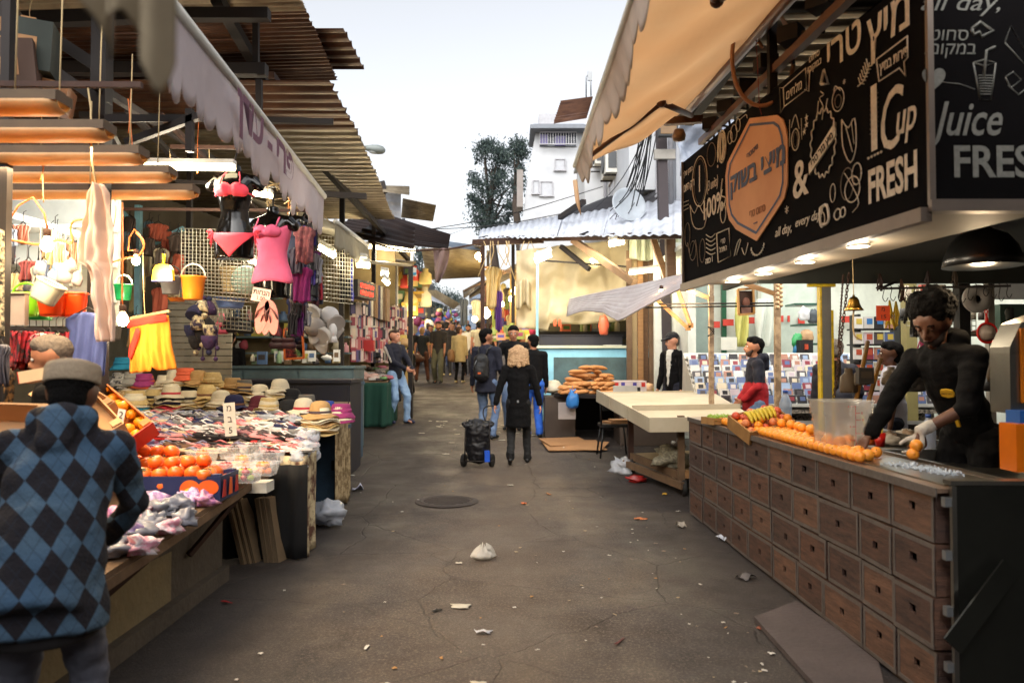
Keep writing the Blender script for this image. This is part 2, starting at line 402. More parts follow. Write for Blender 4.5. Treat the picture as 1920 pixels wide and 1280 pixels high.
 tt=blob('jacket' if sleeve is not None and (sleeve==1.0 or isinstance(sleeve,dict)) else 'shirt',b,voxel,tm if isinstance(tm,list) else [tm],T,4,wr,7,matfn=(lambda c:topfn(c,P,up,fw,rt,arm)) if topfn else None)
 # hair
 if hairstyle and hairstyle!='none':
  b=MB()
  if hairstyle=='short':
   capsule(b,hp(0,-.044,.045),.098,hp(0,-.012,.062),.090,hr,.98); capsule(b,hp(0,-.055,-.005),.083,hp(0,-.055,-.035),.072,hr,.9)
   capsule(b,hp(-.032,.036,.093),.048,hp(.032,.036,.093),.048); capsule(b,hp(-.05,.0,.06),.05,hp(.05,.0,.06),.05)
  elif hairstyle=='buzz':
   capsule(b,hp(0,-.040,.045),.092,hp(0,-.008,.058),.086,hr,.98); capsule(b,hp(0,-.05,-.01),.080,hp(0,-.048,-.03),.070,hr,.9); capsule(b,hp(-.03,.034,.088),.046,hp(.03,.034,.088),.046)
  elif hairstyle=='afro':
   for i in range(16):
    a=i*2.4; z=.02+.085*((i*7)%16)/16; q=.075*math.cos((z-.02)*7)
    b.sph(hp(math.cos(a)*q,-.045+math.sin(a)*q*.9,z+.035),.06,0,10,7)
   b.sph(hp(0,-.045,.06),.115,0,14,10); b.sph(hp(0,-.07,.0),.085)
   b.sph(hp(0,.03,.11),.05)
  elif hairstyle in('long','curly'):
   capsule(b,hp(0,-.04,.05),.12 if hairstyle=='curly' else .1,hp(0,-.015,.06),.1,hr,.98)
   rr=random.Random(3)
   n=26 if hairstyle=='curly' else 12
   for i in range(n):
    a=R(-205+230*i/(n-1)); rad=.09 if hairstyle=='long' else .125
    c0=hp(math.cos(a)*rad*.9,math.sin(a)*rad*.8-.015,.03+rr.uniform(-.02,.03))
    L=.17 if hairstyle=='long' else rr.uniform(.11,.19)
    c1=c0-V((0,0,L))+hr*math.cos(a)*.02+hf*math.sin(a)*.015
    capsule(b,c0,.045,c1,.028 if hairstyle=='long' else rr.uniform(.028,.042),n=8)
  elif hairstyle=='bun':
   capsule(b,hp(0,-.044,.045),.098,hp(0,-.01,.06),.090,hr,.98); capsule(b,hp(0,-.055,-.005),.083,hp(0,-.05,-.035),.072,hr,.9); b.sph(hp(0,-.13,.09),.05)
  hd=blob('hair',b,max(.007,voxel*.75),[hair],T,2,wr=.006 if hairstyle=='afro' else .012 if hairstyle=='curly' else (.006 if hairstyle=='long' else .002),ws=34)
 if beard:
  b=MB(); capsule(b,hp(0,.05,-.082),.047,hp(0,.04,-.06),.05,hr,1); capsule(b,hp(-.06,.01,-.02),.02,hp(-.045,.05,-.075),.024); capsule(b,hp(.06,.01,-.02),.02,hp(.045,.05,-.075),.024)
  blob('beard',b,.01,[beard],T,2)
 T.scale=(k,k,k)
 T['_']=0; del T['_']
 info=dict(T=T,hp=hp,HC=HC,hr=hr,hf=hf,hu=hu,arm=arm,leg=leg,P=P,up=up,rt=rt,fw=fw,SH=SH,NB=NB,k=k)
 return info
def cap_hat(I,mats,peak=True,name='cap'):
 hp=I['hp']; b=MB()
 capsule(b,hp(0,-.028,.062),.099,hp(0,.008,.066),.093,I['hr'],.98)
 if peak:
  M=Matrix((I['hr'],I['hf'],I['hu'])).transposed().to_4x4(); M.translation=hp(0,.07,.05)
  pl=[(.075*math.cos(a),.0+.095*math.sin(a)) for a in [R(x) for x in range(0,181,15)]]
  b.prism([(x_,y_*1.2) for x_,y_ in pl],.024,M@Matrix.Rotation(R(-10),4,'X'))
 def fl(c): return 0
 # cut below the brow by keeping only the part above: fused shell sits outside the hair
 return blob(name,b,.009,mats,I['T'],2)
# ---------------- ground ----------------
def mk_asphalt():
 m=mat('asphalt',(.275,.24,.225),.72,c2=(.195,.168,.165),ns=.8,nd=12,namt=.7)
 N,L,b=nodes_of(m); tc=[n for n in N if n.type=='TEX_COORD'][0]
 base=b.inputs['Base Color'].links[0].from_socket
 def nz(sc,det,lo,hi,rough=.6,src=None):
  n=N.new('ShaderNodeTexNoise'); n.inputs['Scale'].default_value=sc; n.inputs['Detail'].default_value=det; n.inputs['Roughness'].default_value=rough
  L.new(src or tc.outputs['Object'],n.inputs['Vector']); r=N.new('ShaderNodeMapRange'); r.inputs[1].default_value=lo; r.inputs[2].default_value=hi; L.new(n.outputs[0],r.inputs[0]); return n,r
 def mixc(a,fac,c,mode='MIX'):
  x=N.new('ShaderNodeMix'); x.data_type='RGBA'; x.blend_type=mode; L.new(fac,x.inputs[0]); L.new(a,x.inputs[6]); x.inputs[7].default_value=lin(c)+(1,); return x.outputs[2]
 def mul(f,k):
  x=N.new('ShaderNodeMath'); x.operation='MULTIPLY'; L.new(f,x.inputs[0]); x.inputs[1].default_value=k; return x.outputs[0]
 # pale worn patches, dark oil stains, grit, cracks
 mp=N.new('ShaderNodeMapping'); mp.inputs['Location'].default_value=(3.1,1.2,0); mp.inputs['Scale'].default_value=(1,.45,1); L.new(tc.outputs['Object'],mp.inputs[0])
 _,r=nz(.9,4,.50,.72,src=mp.outputs[0]); c=mixc(base,mul(r.outputs[0],.6),(.50,.44,.36))
 _,r=nz(1.6,5,.58,.66,src=mp.outputs[0]); c=mixc(c,mul(r.outputs[0],.8),(.13,.105,.11))
 _,r=nz(70,3,.50,.64,.85); c=mixc(c,mul(r.outputs[0],.6),(.56,.51,.46))
 _,r=nz(45,4,.52,.62,.85); c=mixc(c,mul(r.outputs[0],.65),(.11,.095,.095))
 _,r=nz(14,6,.50,.72,.8); c=mixc(c,mul(r.outputs[0],.45),(.17,.14,.14))
 _,r=nz(7,6,.60,.70,.75); c=mixc(c,mul(r.outputs[0],.35),(.18,.13,.11))
 wn=N.new('ShaderNodeTexNoise'); wn.inputs['Scale'].default_value=2.2; wn.inputs['Detail'].default_value=5; L.new(tc.outputs['Object'],wn.inputs['Vector'])
 ad=N.new('ShaderNodeMix'); ad.data_type='RGBA'; ad.inputs[0].default_value=.16; L.new(tc.outputs['Object'],ad.inputs[6]); L.new(wn.outputs['Color'],ad.inputs[7])
 vo=N.new('ShaderNodeTexVoronoi'); vo.feature='DISTANCE_TO_EDGE'; vo.inputs['Scale'].default_value=.9; L.new(ad.outputs[2],vo.inputs['Vector'])
 r=N.new('ShaderNodeMapRange'); r.inputs[1].default_value=.001; r.inputs[2].default_value=.006; r.inputs[3].default_value=1; r.inputs[4].default_value=0; L.new(vo.outputs['Distance'],r.inputs[0])
 c=mixc(c,mul(r.outputs[0],.4),(.13,.11,.10))
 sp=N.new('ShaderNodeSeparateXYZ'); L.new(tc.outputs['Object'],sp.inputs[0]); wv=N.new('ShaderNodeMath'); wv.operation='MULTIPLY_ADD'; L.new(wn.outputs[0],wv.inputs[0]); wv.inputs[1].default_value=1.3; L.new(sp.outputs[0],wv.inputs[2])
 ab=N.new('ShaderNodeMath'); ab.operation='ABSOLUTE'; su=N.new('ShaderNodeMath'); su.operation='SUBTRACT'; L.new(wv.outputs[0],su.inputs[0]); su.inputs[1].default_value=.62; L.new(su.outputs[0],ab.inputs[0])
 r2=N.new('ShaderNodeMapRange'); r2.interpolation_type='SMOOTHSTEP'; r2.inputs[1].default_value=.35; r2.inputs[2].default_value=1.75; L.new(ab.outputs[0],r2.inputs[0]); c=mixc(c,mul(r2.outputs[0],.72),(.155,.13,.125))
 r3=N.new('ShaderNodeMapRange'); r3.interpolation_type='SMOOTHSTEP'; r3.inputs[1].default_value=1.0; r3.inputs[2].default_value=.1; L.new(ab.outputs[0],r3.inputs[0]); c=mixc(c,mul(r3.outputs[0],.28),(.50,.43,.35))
 L.new(c,b.inputs['Base Color'])
 _,rr=nz(1.3,3,.35,.65); rr.inputs[3].default_value=.5; rr.inputs[4].default_value=.85; L.new(rr.outputs[0],b.inputs['Roughness'])
 n=N.new('ShaderNodeTexNoise'); n.inputs['Scale'].default_value=70; n.inputs['Detail'].default_value=4; n.inputs['Roughness'].default_value=.8; L.new(tc.outputs['Object'],n.inputs['Vector'])
 s=N.new('ShaderNodeMath'); s.operation='SUBTRACT'; L.new(n.outputs[0],s.inputs[0]); L.new(r.outputs[0],s.inputs[1])
 bp=N.new('ShaderNodeBump'); bp.inputs['Strength'].default_value=.75; bp.inputs['Distance'].default_value=.012; L.new(s.outputs[0],bp.inputs['Height']); L.new(bp.outputs[0],b.inputs['Normal'])
 return m
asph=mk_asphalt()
g=MB(); ys=[-6+i*.5 for i in range(60)]+[24+i*2 for i in range(20)]+[64+i*30 for i in range(16)]
xs=[-200,-60,-20,-8,-4,-2,0,2,4,8,20,60,200]
vs=[(x,y,gz(y)-.004) for y in ys for x in xs]; n=len(xs)
g.add(vs,[(i*n+j,i*n+j+1,(i+1)*n+j+1,(i+1)*n+j) for i in range(len(ys)-1) for j in range(n-1)],0,None,True)
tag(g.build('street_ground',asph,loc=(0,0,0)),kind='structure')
# manhole cover
mb=MB(); c=W(838,932,8.15); mc=(c.x,c.y,gz(c.y))
mm=mat('cast_iron',(.27,.235,.22),.7,.1,c2=(.17,.15,.14),ns=20,bump=.3)
mb.lathe([(0,.006),(.27,.006),(.275,.012),(.29,.012),(.30,.002),(.34,.002),(.345,-.002)],40,0,Matrix.Translation(mc))
for i in range(9):
 a=-.22+i*.055; h=math.sqrt(.25**2-a*a); mb.box((mc[0],mc[1]+a,mc[2]+.0085),(2*h,.018,.006))
tag(mb.build('manhole_cover',mm),'round iron manhole cover set in the asphalt beyond the white bag','manhole cover')
def flat_patch(name,pts,h,mt,label,cat,kind=None):
 "flat irregular piece lying on the ground; pts are pixels"
 P=[]
 for px,py in pts:
  d=8.0
  for _ in range(12): d=max(1.5,min(60,F*(CZ-gz(d))/max(5,(py-678))))
  P.append(V((X(px,d),d,gz(d)+.001)))
 m=MB(); m.add(P+[p+V((0,0,h)) for p in P],[tuple(range(len(P)))[::-1],tuple(range(len(P),2*len(P)))]+[(i,(i+1)%len(P),len(P)+(i+1)%len(P),len(P)+i) for i in range(len(P))])
 o=m.build(name,mt); return tag(o,label,cat,kind=kind)
# concrete step in front of the crate counter
flat_patch('paving_slab',[(1410,1160),(1490,1130),(1560,1180),(1640,1245),(1660,1330),(1560,1330)],.03,mat('worn_concrete',(.33,.29,.285),.8,c2=(.22,.19,.19),ns=3,bump=.4,bs=30),'flat worn concrete slab at the foot of the crate counter','slab')
# ---------------- corrugated sheet helper ----------------
def corr(mb,c00,c10,c11,c01,per=.08,amp=.011,m=0,th=.0,nu=1,trap=False,jag=0,seed=0):
 c00,c10,c11,c01=map(V,(c00,c10,c11,c01)); rr=random.Random(seed)
 L=((c01-c00).length+(c11-c10).length)/2; nv=max(4,int(L/per*(6 if trap else 6)))
 nrm=(c10-c00).cross(c01-c00).normalized()
 js=[rr.uniform(-jag,jag) for _ in range(nv+2)]
 def fn(u,v):
  a=c00.lerp(c10,u); b=c01.lerp(c11,u); p=a.lerp(b,v); ph=v*L/per
  if trap: q=ph%1; h=amp*2*(min(1,q/.12) if q<.5 else max(0,1-(q-.5)/.12) if q>.5 else 1); h=amp*2*(0 if q<.62 else min(1,(q-.62)/.08) if q<.85 else max(0,1-(q-.85)/.08))
  else: h=amp*math.sin(ph*2*PI)
  if jag: p=p+(b-a).normalized()*0+(c10-c00).normalized()*js[int(v*nv)]*(1 if u>.99 else -1 if u<.01 else 0)
  return p+nrm*h
 mb.grid(fn,nu,nv,m,.003)
 return mb
def tin(name,c,c2=None,rough=.45,metal=.45,ns=3,**k): return mat(name,c,rough,metal,c2=c2 or tuple(x*.6 for x in c),ns=ns,nd=6,namt=.8,**k)
t_rust=tin('tin_rusty',(.40,.27,.19),(.22,.12,.08)); t_beige=tin('tin_beige',(.62,.56,.46),(.36,.29,.22),.55,.1); t_grey=tin('tin_grey',(.62,.57,.48),(.40,.35,.28)); t_white=tin('tin_white',(.80,.82,.86),(.64,.66,.70),.5,.05); t_dk=tin('tin_dark',(.20,.15,.13),(.12,.09,.09)); t_yel=tin('tin_lit',(.70,.63,.48),(.45,.38,.27),.5,.1)
t_blue=tin('tin_bluegrey',(.55,.60,.66),(.40,.44,.50))
# ---------------- left market canopy ----------------
LC=thing('market_canopy',(-3.2,9,gz(9)),'long rusty corrugated canopy over the stalls with hats and hanging buckets','canopy')
def roofpart(parent,cs,per,amp,mt,**k):
 mb=MB(); corr(mb,*cs,per=per,amp=amp,**k); return mb.build('roof_sheet',mt,parent)
# near small-corrugation sheets, then bigger ribbed sheets (outer edge, depth, height)
sec=[(-1.62,3.6,4.62),(-1.74,5.0,4.62),(-1.80,6.35,4.62),(-1.90,7.95,4.62)]
for i in range(3):
 (x0,d0,z0),(x1,d1,z1)=sec[i],sec[i+1]
 roofpart(LC,((-5.9,d0,z0-.12+i*.005),(x0,d0,z0),(x1,d1+.1,z1-.012),(-5.9,d1+.1,z1-.13)),.085,.013,[t_beige,t_beige,t_rust][i],jag=.01,seed=i)
roofpart(LC,((-2.1,7.0,4.70),(-1.60,7.0,4.70),(-1.60,8.0,4.70),(-2.1,8.0,4.70)),.2,.02,t_rust,trap=True)
sx=[(-1.72,6.95,4.18),(-1.82,8.6,4.24),(-1.95,10.2,4.30),(-2.12,12,4.38),(-2.32,13.8,4.46),(-2.48,15.6,4.55)]
for i in range(5):
 (x0,d0,z0),(x1,d1,z1)=sx[i],sx[i+1]
 roofpart(LC,((-6.2,d0,z0+.02),(x0,d0,z0),(x1,d1+.12,z1),(-6.2,d1+.12,z1+.02)),.26,.022,[t_rust,t_grey,t_grey,t_beige,t_grey][i],trap=True,jag=.014,seed=i+5)
# beams
mb=MB()
def pb(a,b,wd,m=0): q=MB(); q.bar(W(*a),W(*b),wd); q.build('beam',m_dark,LC)
pb((300,28,6.0),(505,28,6.0),.09); pb((60,128,6.4),(500,132,6.4),.10); pb((150,216,6.8),(625,229,7.2),.055); pb((190,130,5.2),(60,45,5.2),.08)
for a,b,wd in [((405,-6,6.0),(560,262,9.6),.09),((560,262,9.6),(765,486,19),.09),((508,140,6.9),(555,205,8.2),.06),((372,218,5.5),(236,268,5.5),.05),((356,205,5.5),(356,285,5.5),.05),((180,160,4.9),(450,330,9),.05),((190,222,4.9),(440,222,6.2),.05),((195,230,5.0),(270,372,6.0),.05),((486,150,6.4),(486,205,6.4),.05),((480,118,6.4),(480,0,6.4),.05),((600,364,8.2),(687,368,8.2),.06),((0,40,5.8),(300,28,5.8),.10),((240,205,6),(330,300,8),.05),((300,215,6),(560,470,13),.04),((30,80,5),(200,200,5),.06)]:
 q=MB(); q.bar(W(*a),W(*b),wd); q.build('beam',m_dark if rnd.random()<.6 else m_rust,LC)
for px,d,top,wd in [(183,5.0,4.4,.10),(640,12.5,4.6,.08),(700,15.5,5,.08),(4,4.2,4.4,.05),(352,9.2,4.2,.06)]:
 q=MB(); q.bar(G(px,d),V((X(px,d),d,top)),wd); q.build('post',m_dark,LC)
m_bluep=mat('light_blue_paint',(.50,.70,.75),.5,c2=(.38,.52,.55),ns=9)
q=MB(); q.bar(G(260,8.8),W(260,385,8.8),.065); q.bar(W(260,470,8.8),W(345,428,8.8),.05); q.bar(W(260,430,8.8),W(212,378,8.8),.045); q.build('post',m_bluep,LC)
# back wall of the left stalls
lw=thing('market_wall',(-6.4,9,0),'dark plastered back wall behind the hanging buckets and hats','wall')
mwall=mat('dim_plaster',(.44,.40,.33),.9,c2=(.26,.22,.18),ns=1.2,nd=6,bump=.3)
q=MB(); q.box((-6.3,10,2.1),(.2,15,5)); q.build('wall',mwall,lw)
for i in range(4):
 q=MB(); q.box((-6.17,4.5+i*3.4,1.3),(.06,2.2,2.5)); q.build('shutter',tin('shutter_tin',(.60,.58,.52),(.45,.42,.36)),lw)
# rolling shutter (ribbed, behind the yellow shorts)
q=MB(); a=W(322,560,8.6);
for i in range(17): q.box((a.x+.33,8.6,a.z-.02-i*.075),(.74,.03,.066))
tag(q.build('rolling_shutter',tin('shutter_tin',(.60,.58,.52))),'ribbed pale metal shutter behind the pompom hats','shutter')
# ---------------- far sheds beyond the left canopy ----------------
def shed(label,cs,per,amp,mt,trap=True,posts=(),name='canopy_roof',wallmt=None):
 c=[W(*p) for p in cs]; base=V((sum(p.x for p in c)/4,sum(p.y for p in c)/4,0)); base.z=gz(base.y)
 T=thing(name,base,label,'canopy'); mb=MB(); corr(mb,*c,per=per,amp=amp,trap=trap); mb.build('roof_sheet',mt,T)
 for px,d,py in posts:
  q=MB(); q.bar(G(px,d),W(px,py,d),.09); q.build('post',m_dark,T)
 return T
shed('dark rusted tin canopy crossing low over the left side of the street',[(560,436,15.5),(840,468,17),(845,440,18.5),(715,398,19)],.26,.02,t_dk,posts=[(738,17,470)])
shed('dark rust brown tin panel on top of the left canopy end',[(655,444,15),(776,468,15.5),(778,430,16.5),(720,408,16.5)],.3,.02,t_dk)
shed('thin pale edged tin sheet sloping down across the street',[(742,452,18),(900,470,20),(900,463,21),(742,441,20)],.26,.02,t_blue)
shed('grey tin roof of the shed left of the tree',[(755,372,24),(818,385,24),(812,415,26),(752,408,26)],.2,.03,t_grey,trap=False,posts=[(757,24,410)])
shed('white panelled shed wall under the grey tin roof',[(706,405,23),(752,410,23),(752,362,23.2),(700,356,23.2)],.3,.02,t_white)
shed('pale tin roof edge above the white shed wall',[(692,356,22),(768,366,22),(768,350,23),(695,348,23)],.3,.02,t_grey,posts=[(720,22.5,360)])
q=MB(); q.bar(W(717,340,22.5),W(722,362,22.5),.14); tag(q.build('roof_stub_post',m_dark),'short dark post sticking up from the shed roof','post')
shed('wide brown boarded canopy across the middle of the street',[(790,466,22),(905,462,20),(905,520,28),(800,525,30)],.3,.02,t_yel,posts=[(905,24,500)])
shed('pale curved tin sheet under the boarded canopy',[(825,500,27),(898,494,24),(895,512,30),(840,518,32)],.3,.01,t_beige)
shed('low canopy of lit tin sheets behind the red sign',[(480,478,13),(770,500,15),(780,492,22),(600,470,22)],.26,.02,t_yel,posts=[(770,15,500),(600,14,490)])
# ---------------- white tin roof on the right ----------------
WR=thing('white_tin_roof',(2.0,13,gz(13)),'white corrugated tin roof over the bread and tarpaulin stalls','roof')
cs=[W(897,447,17.5),W(1278,438,10.8),W(1283,368,14.5),W(900,430,21)]
def seg(a,b):
 (u0,u1)=(a,b); l=[cs[0].lerp(cs[1],u0),cs[0].lerp(cs[1],u1),cs[3].lerp(cs[2],u1),cs[3].lerp(cs[2],u0)]
 return (l[0]+V((0,0,.0)),l[3],l[2],l[1])
for i,(u0,u1,dz) in enumerate([(0,.28,0),(.27,.5,.02),(.49,.72,0),(.71,1.0,.02)]):
 c=[p+V((0,0,dz)) for p in seg(u0,u1)]
 c[0]=c[0]+V((0,-.15*(i%2),-.06*(i%2))); c[3]=c[3]+V((0,-.15*(i%2),-.06*(i%2)))
 mb=MB(); corr(mb,*c,per=.26,amp=.015,jag=.02,seed=i+3); mb.build('roof_sheet',t_white,WR)
q=MB(); q.bar(W(890,455,17.4),W(1015,449,15.2),.14); q.bar(W(1015,449,15.2),W(1275,443,10.9),.07); q.build('beam',m_rust,WR)
for a,b,wd,mt in [((1075,450,14),(1190,530,12.6),.11,m_wood2),((1052,462,14.5),(1105,505,14),.08,m_dark),((1222,438,12),(1250,525,12),.09,m_wood),((1012,488,14.5),(1205,502,14),.03,m_dark),((1256,438,11.5),(1258,520,11.5),.14,mat('brown_timber',(.38,.27,.17),.8,c2=(.25,.17,.1),stretch=(1,1,6),ns=5))]:
 q=MB(); q.bar(W(*a),W(*b),wd); q.build('brace',mt,WR)
for px,d,py,wd,mt in [(1006,14.6,470,.05,m_bluep),(1183,14.0,560,.13,mat('sky_blue_paint',(.55,.78,.86),.5)),(905,18,450,.1,m_rust),(1262,13.6,600,.16,mat('brown_timber',(.38,.27,.17)))]:
 q=MB(); q.bar(G(px,d),W(px+2 if wd<.1 else px,py,d),wd); q.build('post',mt,WR)
rr=random.Random(5)
# odds and ends of rubbish timber on the roof
for i in range(14):
 u=rr.random(); p=cs[0].lerp(cs[1],u)+V((0,.05,.03)); q=MB(); q.bar(p,p+V((rr.uniform(.1,.5),rr.uniform(-.1,.3),rr.uniform(-.02,.05))),.04,.02); q.build('batten',m_rust if i%2 else m_dark,WR)
# black awning and satellite dish above it
q=MB(); c=[W(1000,425,19),W(1180,410,15),W(1285,345,15),W(1120,378,19)]
q.grid(lambda u,v:(c[0].lerp(c[1],u)).lerp(c[3].lerp(c[2],u),v)+V((0,0,.08*math.sin(u*9))),10,4,0,.02)
o=q.build('black_tarpaulin',mat('black_tarp',(.10,.09,.11),.6)); tag(o,'black tarpaulin roof stretched above the white tin roof','tarpaulin')
q=MB(); q.bar(W(1050,408,16),W(1095,378,15),.10); tag(q.build('dark_roof_beam',m_dark),'dark slanting beam sticking up over the white tin roof','beam')
T=thing('satellite_dish',W(1178,400,13.5),'pale round satellite dish standing on the white tin roof','satellite dish')
M=Matrix.Translation(W(1178,385,13.4))@Matrix.Rotation(R(75),4,'X')@Matrix.Rotation(R(15),4,'Y')
q=MB(); q.lathe([(0,-.05),(.15,-.04),(.28,0),(.33,.04),(.32,.05),(.27,.01),(.15,-.03),(0,-.04)],28,0,M); q.build('dish',mat('pale_dish',(.66,.69,.72),.5),T)
q=MB(); q.tube([W(1178,388,13.5),W(1182,402,13.6),W(1182,424,13.6)],.02); q.tube([W(1178,400,13.4),W(1190,380,13.0)],.01); q.build('mast',m_galv,T)
# ---------------- buildings ----------------
mW=mat('white_render',(.78,.79,.80),.9,c2=(.62,.63,.65),ns=.6,nd=7,bump=.15,bs=6); mW2=mat('grey_render',(.64,.65,.67),.9,c2=(.46,.47,.50),ns=.7,nd=7,bump=.2,bs=6)
m_glass=mat('window_glass',(.16,.19,.24),.1,spec=.8); m_frame=mat('window_frame',(.68,.68,.70),.5)
A=thing('apartment_building',G(1040,36),'white building with a roofed balcony beyond the tree','building')
o_=[(975,640),(978,420),(990,330),(1004,250),(1095,240),(1095,640)]
q=MB(); P=[W(px,py,36) for px,py in o_]; n=len(P)
q.add(P+[p+V((0,10,0)) for p in P],[tuple(range(n)),tuple(range(n,2*n))[::-1]]+[(i,n+i,n+(i+1)%n,(i+1)%n) for i in range(n)]); q.build('wall',mW,A)
q=MB(); a=W(1000,238,35.3); b=W(1096,232,35.3); q.box(((a.x+b.x)/2,36.8,a.z),(b.x-a.x+.3,3.2,.18)); q.box(((a.x+b.x)/2,36.8,a.z+.12),(b.x-a.x,3,.06)); q.build('roof',mat('roof_grey',(.5,.52,.55),.8),A)
q=MB(); a=W(1012,243,35.95); b=W(1080,275,35.95); q.box(((a.x+b.x)/2,35.96,(a.z+b.z)/2),(b.x-a.x,.06,a.z-b.z)); w_=q.build('window',m_glass,A)
q=MB();
for i in range(15): x=a.x+(b.x-a.x)*i/14; q.box((x,35.6,b.z+.3),(.03,.03,.6))
q.box(((a.x+b.x)/2,35.6,b.z+.6),(b.x-a.x,.05,.04)); q.box(((a.x+b.x)/2,35.6,b.z+.02),(b.x-a.x,.05,.04)); q.build('railing',m_frame,A)
q=MB(); q.box((W(1020,250,35.85).x,35.85,W(1,262,35.85).z),(.35,.05,.5)); q.box((W(1050,250,35.85).x,35.85,W(1,264,35.85).z),(.5,.05,.45)); q.build('laundry',cm((.45,.42,.62)),A)
for px0,px1,y0,y1 in [(1015,1035,342,366),(1042,1058,300,318),(1000,1010,340,362)]:
 q=MB(); a=W(px0,y0,35.97); b=W(px1,y1,35.97); q.box(((a.x+b.x)/2,35.97,(a.z+b.z)/2),(b.x-a.x,.06,a.z-b.z)); ww=q.build('window',mat('shutter_white',(.70,.71,.73),.6),A)
 q=MB(); q.box(((a.x+b.x)/2,35.92,b.z-.05),(b.x-a.x+.2,.14,.06)); q.box((a.x-.04,35.94,(a.z+b.z)/2),(.05,.1,a.z-b.z)); q.box((b.x+.04,35.94,(a.z+b.z)/2),(.05,.1,a.z-b.z)); q.box(((a.x+b.x)/2,35.94,a.z+.03),(b.x-a.x+.1,.1,.05)); q.build('window_frame',m_frame,ww)
q=MB(); a=W(1030,222,36); q.box((a.x,38,a.z+.2),(.9,.9,1.1)); q.build('water_tank',m_frame,A)
q=MB(); a=W(985,350,35.5); q.box((a.x-.25,36.4,a.z),(.3,1.2,1.8)); q.build('enclosed_balcony',cm((.55,.52,.5)),A)
B=thing('old_facade',(3.1,22,gz(22)),'long grey white facade with cables and air conditioners behind the orange awning','building')
q=MB(); q.box((3.1+2.5,23,4.7),(5,18,9.4)); q.build('wall',mW2,B)
q=MB(); q.box((2.8,17,6.2),(.62,2.4,2.0)); q.box((2.8,17,7.3),(.7,2.6,.12)); q.build('enclosed_balcony',mW,B)
q=MB(); q.box((2.75,26,7.4),(.7,3.0,2.2)); q.box((2.72,26,8.6),(.85,3.3,.12)); q.build('enclosed_balcony',mW,B)
for y,z,h,wd in [(15,5.6,1.3,.9),(19.5,5.8,1.3,1),(22.5,6.3,1.3,1),(28.5,7.2,1.4,1)]:
 q=MB(); q.box((3.06,y,z),(.1,wd,h)); ww=q.build('window',m_glass,B)
 q=MB(); q.box((3.03,y,z-h/2-.04),(.2,wd+.2,.06)); q.box((3.03,y,z+h/2+.03),(.12,wd+.1,.05)); q.box((3.03,y-wd/2,z),(.08,.06,h)); q.box((3.03,y+wd/2,z),(.08,.06,h)); q.box((3.035,y,z),(.06,.04,h)); q.build('window_frame',m_frame,ww)
for i in range(4):
 q=MB(); y=14+i*3.3; q.tube([(3.0,y,4),(3.0,y+.02,9.2)],.05); q.build('drainpipe',cm((.5,.5,.52)),B)
def ac(px,py,d,label,sz=1):
 p=W(px,py,d); T=thing('air_conditioner',p-V((0,0,.3)),label,'air conditioner'); q=MB(); q.box(p,(.32*sz,.85*sz,.6*sz)); q.build('casing',m_white,T)
 q=MB(); q.lathe([(0,0),(.22*sz,0),(.24*sz,.02),(.2*sz,.03),(0,.03)],20,0,Matrix.Translation(p+V((-.17*sz,.0,0)))@Matrix.Rotation(-PI/2,4,'Y')); q.box(p+V((.0,-.43*sz,.0)),(.2*sz,.01,.4*sz),1); q.build('fan_grille',[cm((.35,.36,.37)),cm((.35,.36,.37))],T)
 q=MB(); q.bar(p+V((.1,-.3,-.34)),p+V((-.2,-.3,-.34)),.04); q.bar(p+V((.1,.3,-.34)),p+V((-.2,.3,-.34)),.04); q.build('bracket',m_dark,T)
ac(1144,308,18,'larger air conditioner on the facade under the orange awning'); ac(1121,298,24,'small air conditioner on the facade left of the larger one',.75)
# low stepped annex with stained wall under the awning
q=MB(); q.box((3.0,20.5,4.2),(.5,5,3.6)); tag(q.build('stained_annex',mat('stained_render',(.60,.57,.52),.9,c2=(.38,.33,.28),ns=1.5,nd=8)),'low stained annex wall beneath the air conditioners','building')
# far side blocks closing the street
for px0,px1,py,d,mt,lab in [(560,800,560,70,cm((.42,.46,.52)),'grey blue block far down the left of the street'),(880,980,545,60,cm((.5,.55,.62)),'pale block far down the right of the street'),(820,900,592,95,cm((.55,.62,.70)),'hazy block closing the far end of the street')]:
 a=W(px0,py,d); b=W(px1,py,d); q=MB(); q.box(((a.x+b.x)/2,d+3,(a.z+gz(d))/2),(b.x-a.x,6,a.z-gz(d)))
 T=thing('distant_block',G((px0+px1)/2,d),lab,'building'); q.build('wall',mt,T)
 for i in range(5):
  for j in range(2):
   q=MB(); x=a.x+(b.x-a.x)*(i+.5)/5; q.box((x,d-.02,a.z-1.2-j*2.5),(.9,.1,1.2)); q.build('window',m_glass,T)
